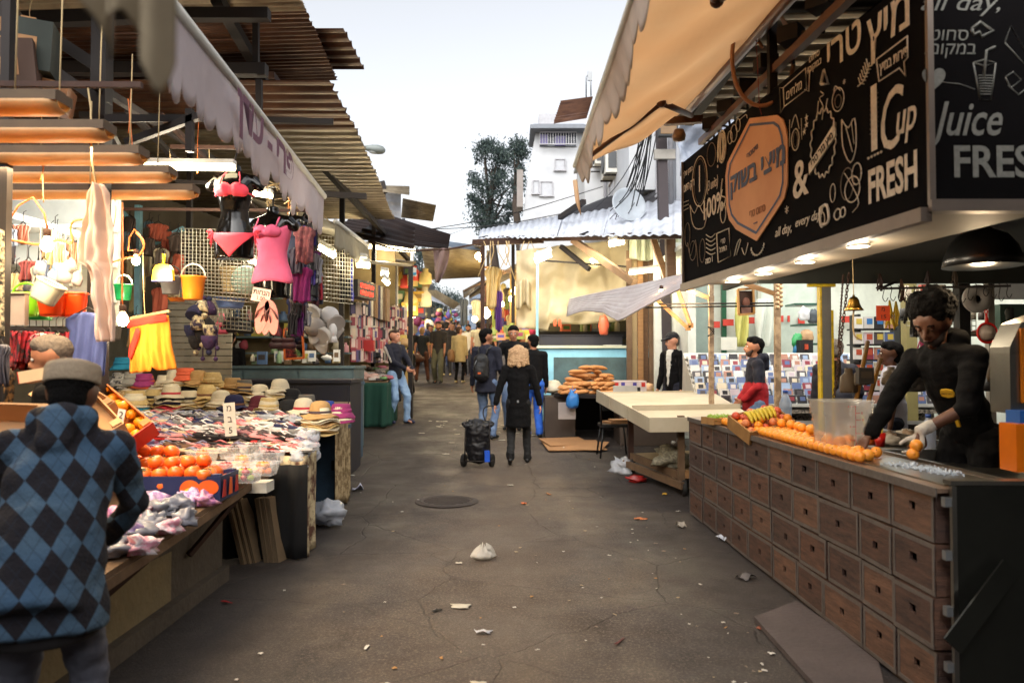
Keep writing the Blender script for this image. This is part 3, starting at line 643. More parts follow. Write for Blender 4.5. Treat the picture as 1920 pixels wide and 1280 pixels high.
# ---------------- trees ----------------
def tree(px,py,d,Wd,Hd,label,seed,nclump=90,mt=None):
 rr=random.Random(seed); c=W(px,py,d); T=thing('tree',G(px,d),label,'tree')
 q=MB(); base=G(px,d); top=c+V((0,0,Hd*.2)); pts=[base,base.lerp(top,.4)+V((.3,0,0)),base.lerp(top,.75)+V((-.2,0,0)),top]; q.tube(pts,[.4,.32,.2,.05],8)
 cl=[]
 for i in range(nclump):
  a=rr.uniform(0,2*PI); h=rr.uniform(-1,1); rad=math.sqrt(max(0,1-h*h))*(.95 if h<0.2 else .75)*rr.uniform(.35,1)
  p=c+V((math.cos(a)*rad*Wd/2,math.sin(a)*rad*Wd/2,h*Hd/2)); cl.append((p,rr.uniform(.35,.85)))
  if i%5==0: q.tube([pts[2]+V((0,0,rr.uniform(-2,1))),(pts[2]+p)/2+V((0,0,.3)),p],[.1,.07,.02],5)
 q.build('trunk',mat('bark',(.25,.21,.18),.9),T)
 q=MB()
 for p,r in cl:
  for k in range(150):
   v=V((rr.gauss(0,1),rr.gauss(0,1),rr.gauss(0,.75)))*r*.5; c0=p+v; s=rr.uniform(.05,.14); e=Euler((rr.uniform(0,6),rr.uniform(0,6),rr.uniform(0,6))).to_matrix()
   q.add([c0+e@V((-s,0,0)),c0+e@V((0,-s*.4,0)),c0+e@V((s,0,0)),c0+e@V((0,s*.4,.02))],[(0,1,2,3)],0 if rr.random()<.6 else 1)
 q.build('crown',[mt or mat('leaf_dark',(.20,.26,.26),.7,transl=.25),mat('leaf_mid',(.27,.33,.30),.7,transl=.25)],T)
tree(922,352,50,4.4,6.2,'tall dark eucalyptus tree with gaps in its crown',1,78)
tree(972,310,46,1.2,3.0,'narrow dark treetop touching the white building',5,16)
tree(790,545,60,3.0,6.5,'dark tree seen through the gap under the canopies',2,40)
tree(838,575,75,5,2.5,'low hazy tree at the far end of the street',3,30)
# market roofs and walls added unseen behind the camera to cut sky light
NB_=thing('rear_canopy',(-3,-3,0),'market canopies continuing behind the viewer','canopy')
for i in range(3):
 mb=MB(); y0=-9+i*2.9; corr(mb,(-6,y0,4.5),(-1.5,y0,4.6),(-1.5,y0+2.95,4.61),(-6,y0+2.95,4.51),per=.26,amp=.02,trap=True); mb.build('roof_sheet',t_grey,NB_)
 y0+=1.9; mb=MB(); corr(mb,(1.1,y0-.2,4.0),(6.5,y0-.2,4.1),(6.5,y0+2.75,4.11),(1.1,y0+2.75,4.01),per=.26,amp=.02,trap=True); mb.build('roof_sheet',t_grey,NB_)
q=MB(); q.box((-6.3,-3,2.2),(.2,11,4.6)); q.build('wall',mwall,NB_); q=MB(); q.box((7.2,2,2.4),(.2,20,4.8)); q.build('wall',mwall,NB_); q=MB(); q.box((0,-10,3.5),(13,.3,7)); q.build('wall',mwall,NB_)
# ================= LEFT STALLS =================
T1=lambda d:.60+(d-3.3)*.074
T2=lambda d:.80+(d-6.0)*.115
def on(px,py,zf):
 d=5.
 for _ in range(30): d=.5*d+.5*max(1.2,min(60,F*(CZ-zf(d))/max(4,py-678)))
 return V((X(px,d),d,zf(d)))
# fruit stall
FS=thing('fruit_stall',(-2.4,4.2,0),'fruit stall with a plank top on a low stained wall','stall')
m_wallb=mat('stained_base',(.56,.50,.36),.85,c2=(.33,.28,.22),ns=2.2,nd=8,bump=.35,bs=25); m_wallc=mat('grey_base',(.36,.32,.27),.85,c2=(.20,.17,.15),ns=3,nd=8,bump=.35,bs=25)
q=MB(); P=[(-2.06,2.6,0),(-2.06,4.55,0),(-2.06,4.55,T1(4.55)-.09),(-2.06,2.6,T1(2.6)-.09)]
q.add([V(p) for p in P]+[V(p)+V((-.9,0,0)) for p in P],[(0,1,2,3),(7,6,5,4),(0,4,5,1),(1,5,6,2),(2,6,7,3),(3,7,4,0)],0); q.build('wall',m_wallb,FS)
q=MB(); P=[(-2.09,4.0,0),(-2.09,5.35,0),(-2.09,5.35,T1(5.35)-.09),(-2.09,4.0,T1(4.0)-.09)]
P=[(-2.075,3.95,.0),(-2.05,5.32,.0),(-2.05,5.32,T1(5.3)-.1),(-2.055,3.95,T1(3.95)-.1)]
q.add([V(p) for p in P]+[V(p)+V((-.85,0,0)) for p in P],[(0,1,2,3),(7,6,5,4),(0,4,5,1),(1,5,6,2),(2,6,7,3),(3,7,4,0)],0); q.build('wall',m_wallc,FS)
q=MB(); q.box((-2.03,3.95,.05),(.06,2.75,.10)); q.build('footing',m_wallc,FS)
for i,(xa,xb) in enumerate([(-1.80,-2.12),(-2.125,-2.5),(-2.505,-3.0)]):
 q=MB(); P=[V((xa,2.3,T1(2.3))),V((xa,5.72,T1(5.72))),V((xb,5.72,T1(5.72))),V((xb,2.3,T1(2.3)))]; dn=V((0,0,-.035))
 q.add(P+[p+dn for p in P],[(0,1,2,3),(7,6,5,4),(0,4,5,1),(1,5,6,2),(2,6,7,3),(3,7,4,0)]); q.build('tabletop',m_wood2,FS)
q=MB(); q.bar((-1.815,2.3,T1(2.3)-.055),(-1.815,5.72,T1(5.72)-.055),.045,.05); q.build('edge_rail',m_wood2,FS)
for y in (3.55,4.85):
 q=MB(); q.bar((-1.85,y+.25,T1(y)-.08),(-2.04,y-.1,.32),.03); q.build('bracket',m_rust,FS);
q=MB(); q.box((-2.02,3.95,.50),(.02,.05,.06)); q.build('hinge',m_dark,FS)
q=MB(); q.box((-1.90,5.25,T1(5.2)-.07),(.42,.16,.07)); tag(q.build('board_end',m_white),'thick white board end sticking out under the fruit punnets','board')
q=MB(); q.box((-1.98,5.55,T1(5.5)-.08),(.30,.10,.07)); tag(q.build('board_end',m_wood),'raw timber end under the black curtain side of the fruit stall','board')
# board under the punnets
q=MB(); q.box((-2.13,5.3,T1(5.3)+.02),(.64,.9,.02),M=None); tag(q.build('display_board',mat('pale_board',(.78,.70,.58),.6)),'pale board carrying the fruit punnets','board')
# printed orange crate
m_prt=mat('printed_blue_card',(.12,.16,.32),.5); m_or=mat('orange_print',(.90,.42,.10),.5,c2=(.85,.25,.08),ns=12); m_yl=mat('yellow_sticker',(.93,.80,.30),.5); m_red=mat('red_print',(.75,.12,.08),.5)
def tray(name,M,L,Wd,H,mats,label,cat='crate',group=None,art=None,parent=None):
 q=MB(); t=.008
 q.box((0,0,t/2),(L,Wd,t),0,M)
 q.box((0,-Wd/2+t/2,H/2+.004),(L,t,H-.008),0,M); q.box((0,Wd/2-t/2,H/2+.004),(L,t,H-.008),0,M); q.box((-L/2+t/2,0,H/2+.004),(t,Wd-2*t,H-.008),0,M); q.box((L/2-t/2,0,H/2+.004),(t,Wd-2*t,H-.008),0,M)
 for a in(-1,1):
  for b in(-1,1): q.box((a*(L/2-.035),b*(Wd/2-.035),H*.5+.01),(.05,.05,H),0,M)
 q.box((-L/2+.0,0,H+.0),(.05,Wd,.006),0,M)
 if art: art(q,M)
 loc=M.translation
 o=q.build(name,mats,loc=None); return tag(o,label,cat,group)
def art70(q,M):
 # slice of orange and a round price sticker on the end facing the street
 N=M@Matrix.Translation((.31,-.01,.075))@Matrix.Rotation(PI/2,4,'Z')@Matrix.Rotation(PI/2,4,'X')
 A=M@Matrix.Translation((.12,-.152,.075))@Matrix.Rotation(PI/2,4,'X')
 q.prism([(.062*math.cos(a),.055*math.sin(a)) for a in [i*PI/12 for i in range(24)]],.002,A,1)
 q.prism([(.062*math.cos(a)+.11,.045*math.sin(a)+.01) for a in [i*PI/12 for i in range(24)]],.0015,A,1)
 q.prism([(.040*math.cos(a)+.0,.036*math.sin(a)-.028) for a in [i*PI/12 for i in range(24)]],.004,A,2)
 q.text('70',.036,A@Matrix.Translation((0,-.028,.0055)),3,ex=.0005)
 for sx_,c in ((-.10,4),(.0,1),(.10,4)):
  q.prism([(sx_-.03,-.05),(sx_+.03,-.05),(sx_+.02,.05),(sx_-.01,.055)],.002,N,c)
Mx=Matrix.Translation((-2.05,4.65,T1(4.65)+.002))
tray('fruit_crate',Mx,.60,.30,.15,[m_prt,m_or,m_yl,m_black,m_red],'open printed crate with an orange picture and 70 sticker, full of persimmons',art=art70)
tray('fruit_crate',Matrix.Translation((-2.42,5.02,T1(5.02)+.002)),.60,.34,.13,[m_card],'plain crate of persimmons behind the printed one')
m_per=mat('persimmon_skin',(.93,.47,.16),.3,c2=(.88,.34,.09),ns=5,coat=.2); m_leafg=mat('calyx',(.30,.30,.14),.7)
PR=MB(); PR.lathe([(0,-.030),(.025,-.032),(.040,-.018),(.045,.0),(.040,.020),(.025,.031),(.008,.032),(0,.030)],14,0)
for a in range(4): PR.box((.010*math.cos(a*PI/2),.010*math.sin(a*PI/2),.033),(.014,.014,.003),1,rz=a)
persim=None; rr=random.Random(11)
def putfruit(pro,P,label,group,s=1,cat=None,mats=None):
 return dup(pro,loc=P,rot=(rr.uniform(-.6,.6),rr.uniform(-.6,.6),rr.uniform(0,6)),scale=1.08*s*rr.uniform(.93,1.07),label=label,group=group,mats=mats)
persim=PR.build('persimmon',[m_per,m_leafg],loc=(0,0,0)); tag(persim,'ripe persimmon heaped in the printed crate','persimmon','persimmons heaped on the fruit stall')
first=True
def heap(pro,cx,cy,cz,L,Wd,r,layers,label,group,s=1,mats=None):
 global first
 out=[]
 for k in range(layers):
  l=L-k*r*2.2; w_=Wd-k*r*2.0; nx=max(1,int(l/(2*r))); ny=max(1,int(w_/(2*r)))
  for i in range(nx):
   for j in range(ny):
    p=(cx-l/2+(i+.5)*l/nx+rr.uniform(-.1,.1)*r,cy-w_/2+(j+.5)*w_/ny+rr.uniform(-.1,.1)*r,cz+r*.8+k*r*1.45+rr.uniform(-.1,.15)*r)
    out.append(putfruit(pro,p,label,group,s,mats=(mats[rr.randrange(len(mats))] if mats else None)))
 return out
heap(persim,-2.06,4.65,T1(4.65)+.05,.60,.30,.046,3,'ripe persimmon heaped in the printed crate','persimmons heaped on the fruit stall')
heap(persim,-2.42,5.02,T1(5)+.045,.58,.32,.046,3,'persimmon in the plain crate behind the printed one','persimmons in the rear crate')
persim.location=(-1.86,4.53,T1(4.5)+.17)
# punnets with small fruit
m_clear=mat('clear_plastic',(.92,.94,.95),.12,alpha=.28,spec=.8)
q=MB()
def pun(q,L=.15,Wd=.11,H=.075):
 for i in range(8):
  z0=H*i/8
 P0=[(-L/2*.8,-Wd/2*.8,0),(L/2*.8,-Wd/2*.8,0),(L/2*.8,Wd/2*.8,0),(-L/2*.8,Wd/2*.8,0)]; P1=[(-L/2,-Wd/2,H),(L/2,-Wd/2,H),(L/2,Wd/2,H),(-L/2,Wd/2,H)]
 P2=[(x*1.06,y*1.06,z) for x,y,z in P1]; P3=[(x,y,z-.008) for x,y,z in P2]
 q.add(P0+P1+P2+P3,[(3,2,1,0)]+[(i,(i+1)%4,4+(i+1)%4,4+i) for i in range(4)]+[(4+i,4+(i+1)%4,8+(i+1)%4,8+i) for i in range(4)]+[(8+i,8+(i+1)%4,12+(i+1)%4,12+i) for i in range(4)])
pun(q,.19,.15,.09); PUN=q.build('fruit_punnet',m_clear,loc=(0,0,0)); tag(PUN,'clear punnet','punnet','clear punnets of small fruit')
q=MB(); q.sph((0,0,0),(.021,.021,.0195),0,12,8); q.tube([(0,0,.018),(.002,0,.027)],.0015,5,1); SF=q.build('plum',[cm((.20,.08,.10),.3),m_rust],loc=(0,0,0)); tag(SF,'dark plum in a clear punnet','plum','plums')
c_plum=[cm((.22,.09,.12),.3),cm((.28,.12,.13),.3)]; c_apr=[cm((.93,.58,.22),.45),cm((.90,.48,.16),.45)]; c_red=[cm((.62,.10,.13),.3),cm((.75,.20,.22),.3)]; c_grn=[cm((.66,.70,.25),.35),cm((.58,.62,.22),.35)]; c_tan=[cm((.88,.45,.2),.4)]
pl=[(382,866,'orange tomatoes','clear punnet of small orange fruit at the back of the board','tomato',c_tan),(440,858,'plums','clear punnet of dark plums nearest the flip flops','plum',c_plum),(476,852,'plums','clear punnet of dark plums at the back edge','plum',c_plum),
 (507,868,'plums','clear punnet of dark plums at the street edge','plum',c_plum),(425,890,'red','clear punnet of red plums beside the persimmons','red_plum',c_red),(462,902,'green','clear punnet of red and green plums in front','green_plum',c_grn+c_red),(495,889,'apricots','clear punnet of apricots at the front edge','apricot',c_apr),(455,876,'apricots','clear punnet of apricots in the middle','apricot',c_apr)]
for i,(px,py,_,lab,nm,cs_) in enumerate(pl):
 p=on(px,py,lambda d:T1(d)+.03); o=PUN if i==0 else dup(PUN,loc=p); o.location=p; o['label']=lab
 for k in range(11):
  f=SF if (i==1 and k==0) else dup(SF); f.name=nm if f is not SF else f.name
  a=k*2.4; rad=.05*math.sqrt((k%7)/7); f.location=p+V((rad*math.cos(a)*1.2,rad*math.sin(a),.03+(.036 if k>=6 else 0))); f.scale=(1.15,)*3
  recol(f,cs_[k%len(cs_)]); nm2=nm.replace('_',' '); f['label']='small %s inside the %s'%(nm2,lab.replace('clear punnet of ','punnet of ')) ; f['category']=nm2.split()[-1]; f['group']=nm2+'s in the '+' '.join(lab.split()[-3:])
# tilted carton trays of lemons and oranges
def Mtilt(p,rz,rx): return Matrix.Translation(p)@Matrix.Rotation(rz,4,'Z')@Matrix.Rotation(rx,4,'X')
base=W(215,795,4.95)
m_card2=mat('orange_carton',(.80,.45,.22),.7)
Mt=Matrix.Translation(W(214,800,4.95))@Matrix.Rotation(R(48),4,'X')@Matrix.Rotation(R(38),4,'Z').inverted()
tray('carton_tray',Mt,.58,.30,.13,[m_card2,m_red],'tilted red edged carton of yellow citrus fruit',art=lambda q,M:(q.box((-.292,0,.07),(.006,.3,.13),1,M),q.box((.292,0,.07),(.006,.3,.13),1,M)))
q=MB(); q.sph((0,0,0),(.036,.034,.033),0,12,8,nz=.03); q.sph((.034,0,0),(.010,.008,.008),0,8,5); LM=q.build('lemon',mat('yellow_citrus',(.93,.66,.12),.35,c2=(.90,.50,.08),bump=.2,bs=120),loc=(0,0,0)); tag(LM,'yellow citrus fruit in the tilted carton','citrus fruit','citrus in the tilted carton')
for i in range(7):
 for j in range(4):
  if i==0 and j==0: LM.location=Mt@V((-.24,-.1,.05)); continue
  putfruit(LM,Mt@V((-.25+i*.08+rr.uniform(-.01,.01),-.11+j*.075,.045+rr.uniform(0,.03)+(.03 if (i+j)%3==0 else 0))),'yellow citrus fruit in the tilted carton','citrus in the tilted carton')
for i,(px,py,d,l,w_,a,lab) in enumerate([(170,800,4.55,.5,.26,30,'empty tilted carton beside the citrus carton'),(150,770,4.9,.5,.26,20,'empty tilted carton at the back near the blue shirt'),(5,835,3.1,.42,.26,-10,'empty brown carton left of the man in the argyle hoodie')]):
 M=Matrix.Translation(W(px,py,d))@Matrix.Rotation(R(45),4,'X')@Matrix.Rotation(R(-a-12),4,'Z'); tray('carton_tray',M,l,w_,.12,[mat('carton_pale',(.76,.58,.40),.75)],lab)
q=MB(); M=Matrix.Translation(W(76,703,3.9))@Matrix.Rotation(R(-10),4,'Y'); q.box((0,0,0),(.155,.12,.06),0,M); q.box((-.078,0,0),(.004,.122,.062),1,M); tag(q.build('small_carton',[mat('pale_carton',(.86,.74,.58),.7),m_red]),'small pale carton seen just above the grey cap','carton')
# price signs on sticks
def sign(px,py,d,wd,h,lines,label,tilt=0,mt=m_white,stick=.2,tc=m_black,size=None):
 p=W(px,py,d); T=thing('price_sign',p-V((0,0,h/2+stick)),label,'sign'); M=Matrix.Translation(p)@Matrix.Rotation(R(tilt),4,'Y')@Matrix.Rotation(PI/2,4,'X')
 q=MB(); q.prism([(-wd/2,-h/2),(wd/2,-h/2),(wd/2,h/2),(-wd/2,h/2)],.004,M@Matrix.Translation((0,0,-.004)))
 for i,l in enumerate(lines): q.text(l,size or h/len(lines)*.8,M@Matrix.Translation((0,h/2-h*(i+.5)/len(lines),.0015)),1,ex=.0006)
 q.build('card',[mt,tc],T)
 if stick: q=MB(); q.tube([p-V((0,-.005,h/2)),p-V((0,-.005,h/2+stick))],.004,6); q.build('stick',m_wood,T)
 return T
sign(224,790,4.5,.045,.15,['2','5'],'narrow white price card on a dark stick in the citrus carton',tilt=12,stick=.1)
sign(431,786,6.3,.10,.28,['מ','ב','5'],'tall white handwritten price card leaning on the flip flops',tilt=-5,stick=.06)
# wrapped garments in front of persimmons
m_flo=[mat('floral_pink',(.88,.62,.70),.5,c2=(.50,.25,.55),ns=28,sharp=True),mat('floral_white',(.86,.82,.84),.5,c2=(.75,.30,.45),ns=25,sharp=True),mat('floral_purple',(.55,.42,.65),.5,c2=(.85,.78,.85),ns=30,sharp=True),mat('foil_grey',(.55,.56,.60),.3,c2=(.3,.3,.35),ns=18)]
def lump(c,s,seed,mt=0,q=None,n=16,k=10,nz=.45):
 q=q or MB()
 vs0=len(q.v); q.sph((0,0,0),1,mt,n,k)
 for i in range(vs0,len(q.v)):
  v=V(q.v[i]); f=1+nz*noise.noise(v*1.9+V((seed*3.1,seed,0)))+nz*.5*noise.noise(v*4.5+V((0,seed,seed)))
  q.v[i]=(c[0]+v.x*f*s[0],c[1]+v.y*f*s[1],c[2]+max(v.z*f,-.75)*s[2])
 return q
for i,(px,py,sx_,m_) in enumerate([(310,896,.09,1),(340,905,.10,0),(365,918,.09,0),(330,925,.10,2),(362,945,.09,2),(300,930,.09,1),(335,960,.09,3),(305,965,.09,3),(350,985,.07,3),(285,990,.09,3),(320,1000,.07,1),(262,1010,.09,3),(280,950,.1,2),(385,948,.06,0),(270,1035,.08,1),(240,1010,.1,2),(230,980,.1,0),(215,1040,.09,3),(250,975,.1,1)]):
 p=on(px,py,T1); q=lump(p+V((0,0,.04)),(sx_,sx_*.9,.045),i,nz=.9)
 tag(q.build('wrapped_garment',[m_flo[m_]]),'crumpled plastic wrapped %s garment on the stall edge'%['pink floral','white floral','purple floral','grey'][m_],'garment','plastic wrapped garments on the stall edge')
q=MB(); p=on(322,925,T1); q.box(p+V((0,0,.075)),(.14,.10,.07),0,rz=.3); q.box(p+V((.01,-.055,.09)),(.06,.004,.03),1,rz=.3); tag(q.build('shoe_box',[m_black,m_white]),'small black box with a white mark among the wrapped garments','box')
q=lump(on(272,905,T1)+V((0,0,.07)),(.09,.08,.07),40); tag(q.build('striped_bag',mat('zebra',(.88,.84,.82),.4,c2=(.15,.1,.12),ns=9,stretch=(1,4,4),sharp=True)),'white bag with thin black lines beside the persimmons','bag')
q=lump(on(275,845,T1)+V((0,0,.09)),(.07,.07,.05),41); tag(q.build('tissue_bag',cm((.62,.70,.86),.5)),'crumpled pale blue plastic bag behind the persimmons','bag')
# leaning folded boards under the stall
m_pan=mat('dark_panel',(.20,.19,.19),.6); m_edge=mat('panel_edge',(.50,.42,.32),.7)
def board(px0,px1,d,tilt,label):
 q=MB(); x=X(px0,d); M=Matrix.Translation((x,d+.2,gz(d)+.002))@Matrix.Rotation(R(tilt),4,'Y')@Matrix.Rotation(R(-18),4,'Z')
 q.box((0,0,.25),(.016,.34,.47),1,M); q.box((-.011,0,.25),(.024,.36,.50),0,M); q.box((.011,0,.25),(.006,.36,.50),0,M)
 tag(q.build('folding_board',[m_edge,m_pan]),label,'board')
for i,px in enumerate([470,480,490]): board(px,px,5.7+i*.02,-14,['leftmost of three dark boards leaning under the fruit stall','middle one of three dark boards leaning under the fruit stall','rightmost of three dark boards leaning under the fruit stall'][i])
for i,px in enumerate([514,524,534]): board(px,px,5.75,-9,'%s of the three upright boards beside the patterned drape'%['leftmost','middle one','rightmost'][i])
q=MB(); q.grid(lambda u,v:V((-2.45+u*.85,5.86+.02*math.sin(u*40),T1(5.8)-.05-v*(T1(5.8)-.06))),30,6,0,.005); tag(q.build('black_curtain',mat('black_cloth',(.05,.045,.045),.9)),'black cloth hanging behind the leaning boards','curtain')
# ---------- hat and flip flop table ----------
HT=thing('hat_table',(-2.6,7.2,gz(7)),'sloping table of hats and flip flops with patterned drapes','table')
q=MB(); P=[V((-1.66,5.95,T2(5.95))),V((-1.86,8.5,T2(8.5))),V((-4.2,8.5,T2(8.5))),V((-4.2,5.95,T2(5.95)))]; dn=V((0,0,-.03))
q.add(P+[p+dn for p in P],[(0,1,2,3),(7,6,5,4),(0,4,5,1),(1,5,6,2),(2,6,7,3),(3,7,4,0)]); q.build('tabletop',m_wood2,HT)
for x,y in [(-1.75,6.05),(-1.9,8.35),(-4.1,6.1),(-3,6.1)]:
 q=MB(); q.bar((x,y,gz(y)),(x,y,T2(y)-.03),.06); q.build('leg',m_dark,HT)
m_dam=mat('damask_cloth',(.76,.70,.56),.85,c2=(.36,.24,.18),ns=11,namt=1,bump=.2,stretch=(1,1,.8),sharp=True)
m_dam2=mat('cream_damask',(.68,.60,.46),.85,c2=(.46,.38,.26),ns=14,namt=.8,bump=.2,sharp=True)
def drape(path,ztop,zbot,mt,label,amp=.018,n=9,name='patterned_drape'):
 "cloth hanging below a path of (x,y) points"
 pts=[V((a,b,0)) for a,b in path]; Ls=[0]
 for a,b in zip(pts,pts[1:]): Ls.append(Ls[-1]+(b-a).length)
 def at_(t):
  t*=Ls[-1]
  for i in range(len(pts)-1):
   if t<=Ls[i+1]+1e-6: return pts[i].lerp(pts[i+1],(t-Ls[i])/(Ls[i+1]-Ls[i])),(pts[i+1]-pts[i]).normalized()
 def fn(u,v):
  p,tn=at_(min(u,.9999)); nrm=V((tn.y,-tn.x,0)); a=amp*(.3+v)*(math.sin(u*n*2*PI)+.5*math.sin(u*n*4.3*PI+1+v))
  z0=ztop(p.y) if callable(ztop) else ztop; z1=zbot(u,p.y) if callable(zbot) else zbot
  return V((p.x,p.y,z0+(z1-z0)*v))+nrm*a
 q=MB(); q.grid(fn,60,12,0,.003); return tag(q.build(name,mt),label,'cloth')
drape([(-1.83,5.93),(-1.64,5.92),(-1.63,6.25)],lambda y:T2(y)+.005,lambda u,y:gz(y)+.015+.03*math.sin(u*9),m_dam,'cream drape with dark floral scrolls at the flip flop table corner',n=3)
drape([(-1.79,7.55),(-1.775,7.75),(-1.83,8.45)],lambda y:T2(y)+.005,lambda u,y:gz(y)+.03+.05*math.sin(u*7),m_dam2,'pale lacy drape further back beside the blue locker',n=6)
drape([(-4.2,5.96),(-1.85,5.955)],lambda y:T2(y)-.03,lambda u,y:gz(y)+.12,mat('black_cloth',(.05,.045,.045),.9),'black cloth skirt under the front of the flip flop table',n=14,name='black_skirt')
q=lump(V((-1.72,7.0,.12)),(.16,.16,.12),55,nz=.7); tag(q.build('plastic_bags',mat('white_plastic',(.80,.82,.86),.3,transl=.3)),'crumpled white plastic bag on the ground by the blue locker','bag')
tray('carton_tray',Matrix.Translation((-1.83,7.15,.06))@Matrix.Rotation(.5,4,'Z'),.3,.2,.12,[m_card],'small brown carton under the hat table by the plastic bag')
# steel locker and chests
def cabinet(name,c,sz,mt,label,doors=2,cat='cabinet',lid=True):
 T=thing(name,(c[0],c[1],c[2]),label,cat); x,y,z=c; L,D,H=sz
 q=MB(); q.box((x,y,z+H/2),(L,D,H)); q.build('body',mt,T)
 if lid: q=MB(); q.box((x,y-.01,z+H+.02),(L+.05,D+.05,.04)); q.build('lid',mt,T)
 for i in range(doors):
  q=MB(); w_=L/doors; q.box((x-L/2+w_*(i+.5),y-D/2-.012,z+H*.5),(w_-.04,.02,H-.08)); d_=q.build('door',mt,T)
  q=MB(); q.box((x-L/2+w_*(i+.82),y-D/2-.035,z+H*.55),(.03,.03,.10)); q.build('handle',m_dark,d_)
 return T
m_cb=mat('steel_blue_paint',(.25,.36,.45),.5,c2=(.16,.22,.27),ns=5,bump=.1); m_cb2=mat('teal_grey_paint',(.37,.45,.46),.6,c2=(.25,.28,.27),ns=4); m_nav=mat('navy_paint',(.10,.11,.17),.5,c2=(.17,.15,.15),ns=5)
cabinet('blue_locker',(X(617,8.0),8.15,gz(8)),(.26,.5,.78),m_cb,'dusty blue steel locker standing under the hat table',1)
cabinet('counter_chest',(X(505,9.6)-.0,9.9,gz(9.9)),(2.1,.7,T2(8)+.12-gz(9.9)+.12),m_nav,'long dark navy metal chest behind the hats',3,'chest')
cabinet('blue_counter',(X(510,11.2)+.02,11.5,gz(11.5)),(2.45,.8,1.24),m_cb2,'long grey blue counter behind the navy chest',3,'counter')
cabinet('blue_counter_end',(X(640,10.2),10.4,gz(10.4)),(.30,1.1,1.08),m_cb,'tall dusty blue cabinet at the end of the hat stall',1,'cabinet')
# ---------- hats ----------
def hat_proto(name,kind,mt,band,label,group='sun hats stacked on the hat table'):
 T=thing(name,(0,0,0),label,'hat',group,local=True)
 q=MB(); wv=lambda r,z,a:(r*(1+.03*math.sin(2*a+1)),z+(.012*math.sin(3*a)+.008*math.sin(5*a+1))*max(0,(r-.09)/.08))
 if kind=='cloche': prof=[(.165,-.004),(.168,.0),(.14,.012),(.115,.022),(.098,.036),(.094,.06),(.088,.10),(.075,.125),(.045,.14),(0,.145)]
 elif kind=='fedora': prof=[(.150,.012),(.153,.016),(.13,.010),(.105,.010),(.094,.022),(.090,.06),(.084,.105),(.075,.122),(.05,.120),(.02,.108),(0,.106)]
 else: prof=[(.135,-.03),(.137,-.026),(.115,.005),(.098,.025),(.094,.03),(.090,.07),(.085,.10),(.07,.105),(0,.107)]
 q.lathe(prof,28,0,None,True,wv); q.build('crown',mt,T)
 if band:
  q=MB(); q.lathe([(.100,.030),(.1015,.034),(.0975,.056),(.0945,.056)],28,0,None,True,lambda r,z,a:(r*(1+.03*math.sin(2*a+1)),z)); q.build('band',band,T)
 return T
m_straw=mat('straw',(.80,.70,.48),.8,c2=(.68,.57,.36),ns=40,bump=.5,bs=110); m_ivo=mat('ivory_straw',(.86,.81,.70),.8,bump=.4,bs=100); m_tanh=mat('tan_straw',(.72,.57,.36),.8,bump=.5,bs=110)
felt=lambda n,c:mat('felt_'+n,c,.9,bump=.2,bs=60)
f_nav=felt('navy',(.12,.12,.27)); f_bur=felt('burgundy',(.33,.08,.13)); f_blk=felt('black',(.06,.055,.065)); f_roy=felt('royal',(.16,.27,.60)); f_mag=felt('magenta',(.60,.20,.42)); f_gry=felt('grey',(.40,.38,.35)); f_lg=felt('lightgrey',(.62,.60,.55)); f_pat=mat('patterned_cotton',(.72,.70,.66),.9,c2=(.2,.19,.2),ns=26,sharp=True,namt=1); f_teal=felt('teal',(.12,.50,.62)); f_cor=felt('coral',(.85,.38,.25))
b_blk=cm((.08,.07,.07)); b_red=cm((.70,.16,.22)); b_brn=cm((.42,.26,.16)); b_crm=cm((.88,.84,.72)); b_dk=cm((.25,.18,.20))
PH={k:hat_proto('sun_hat',k,m_straw,b_blk,'hat') for k in('cloche','fedora','bucket')}
used=set()
def hat(kind,P,mt,band,label,rz=0,s=1,tilt=0,group='sun hats stacked on the hat table'):
 if kind not in used: used.add(kind); o=PH[kind]; o.location=P; o.rotation_euler=(tilt,0,rz); o.scale=(s,)*3; o['label']=label; o['group']=group
 else: o=dup(PH[kind],loc=P,rot=(tilt,0,rz),scale=s,label=label,group=group)
 for ch in bpy.data.objects:
  if ch.parent==o: recol(ch,mt if ch.name.startswith('crown') else (band or mt))
 return o
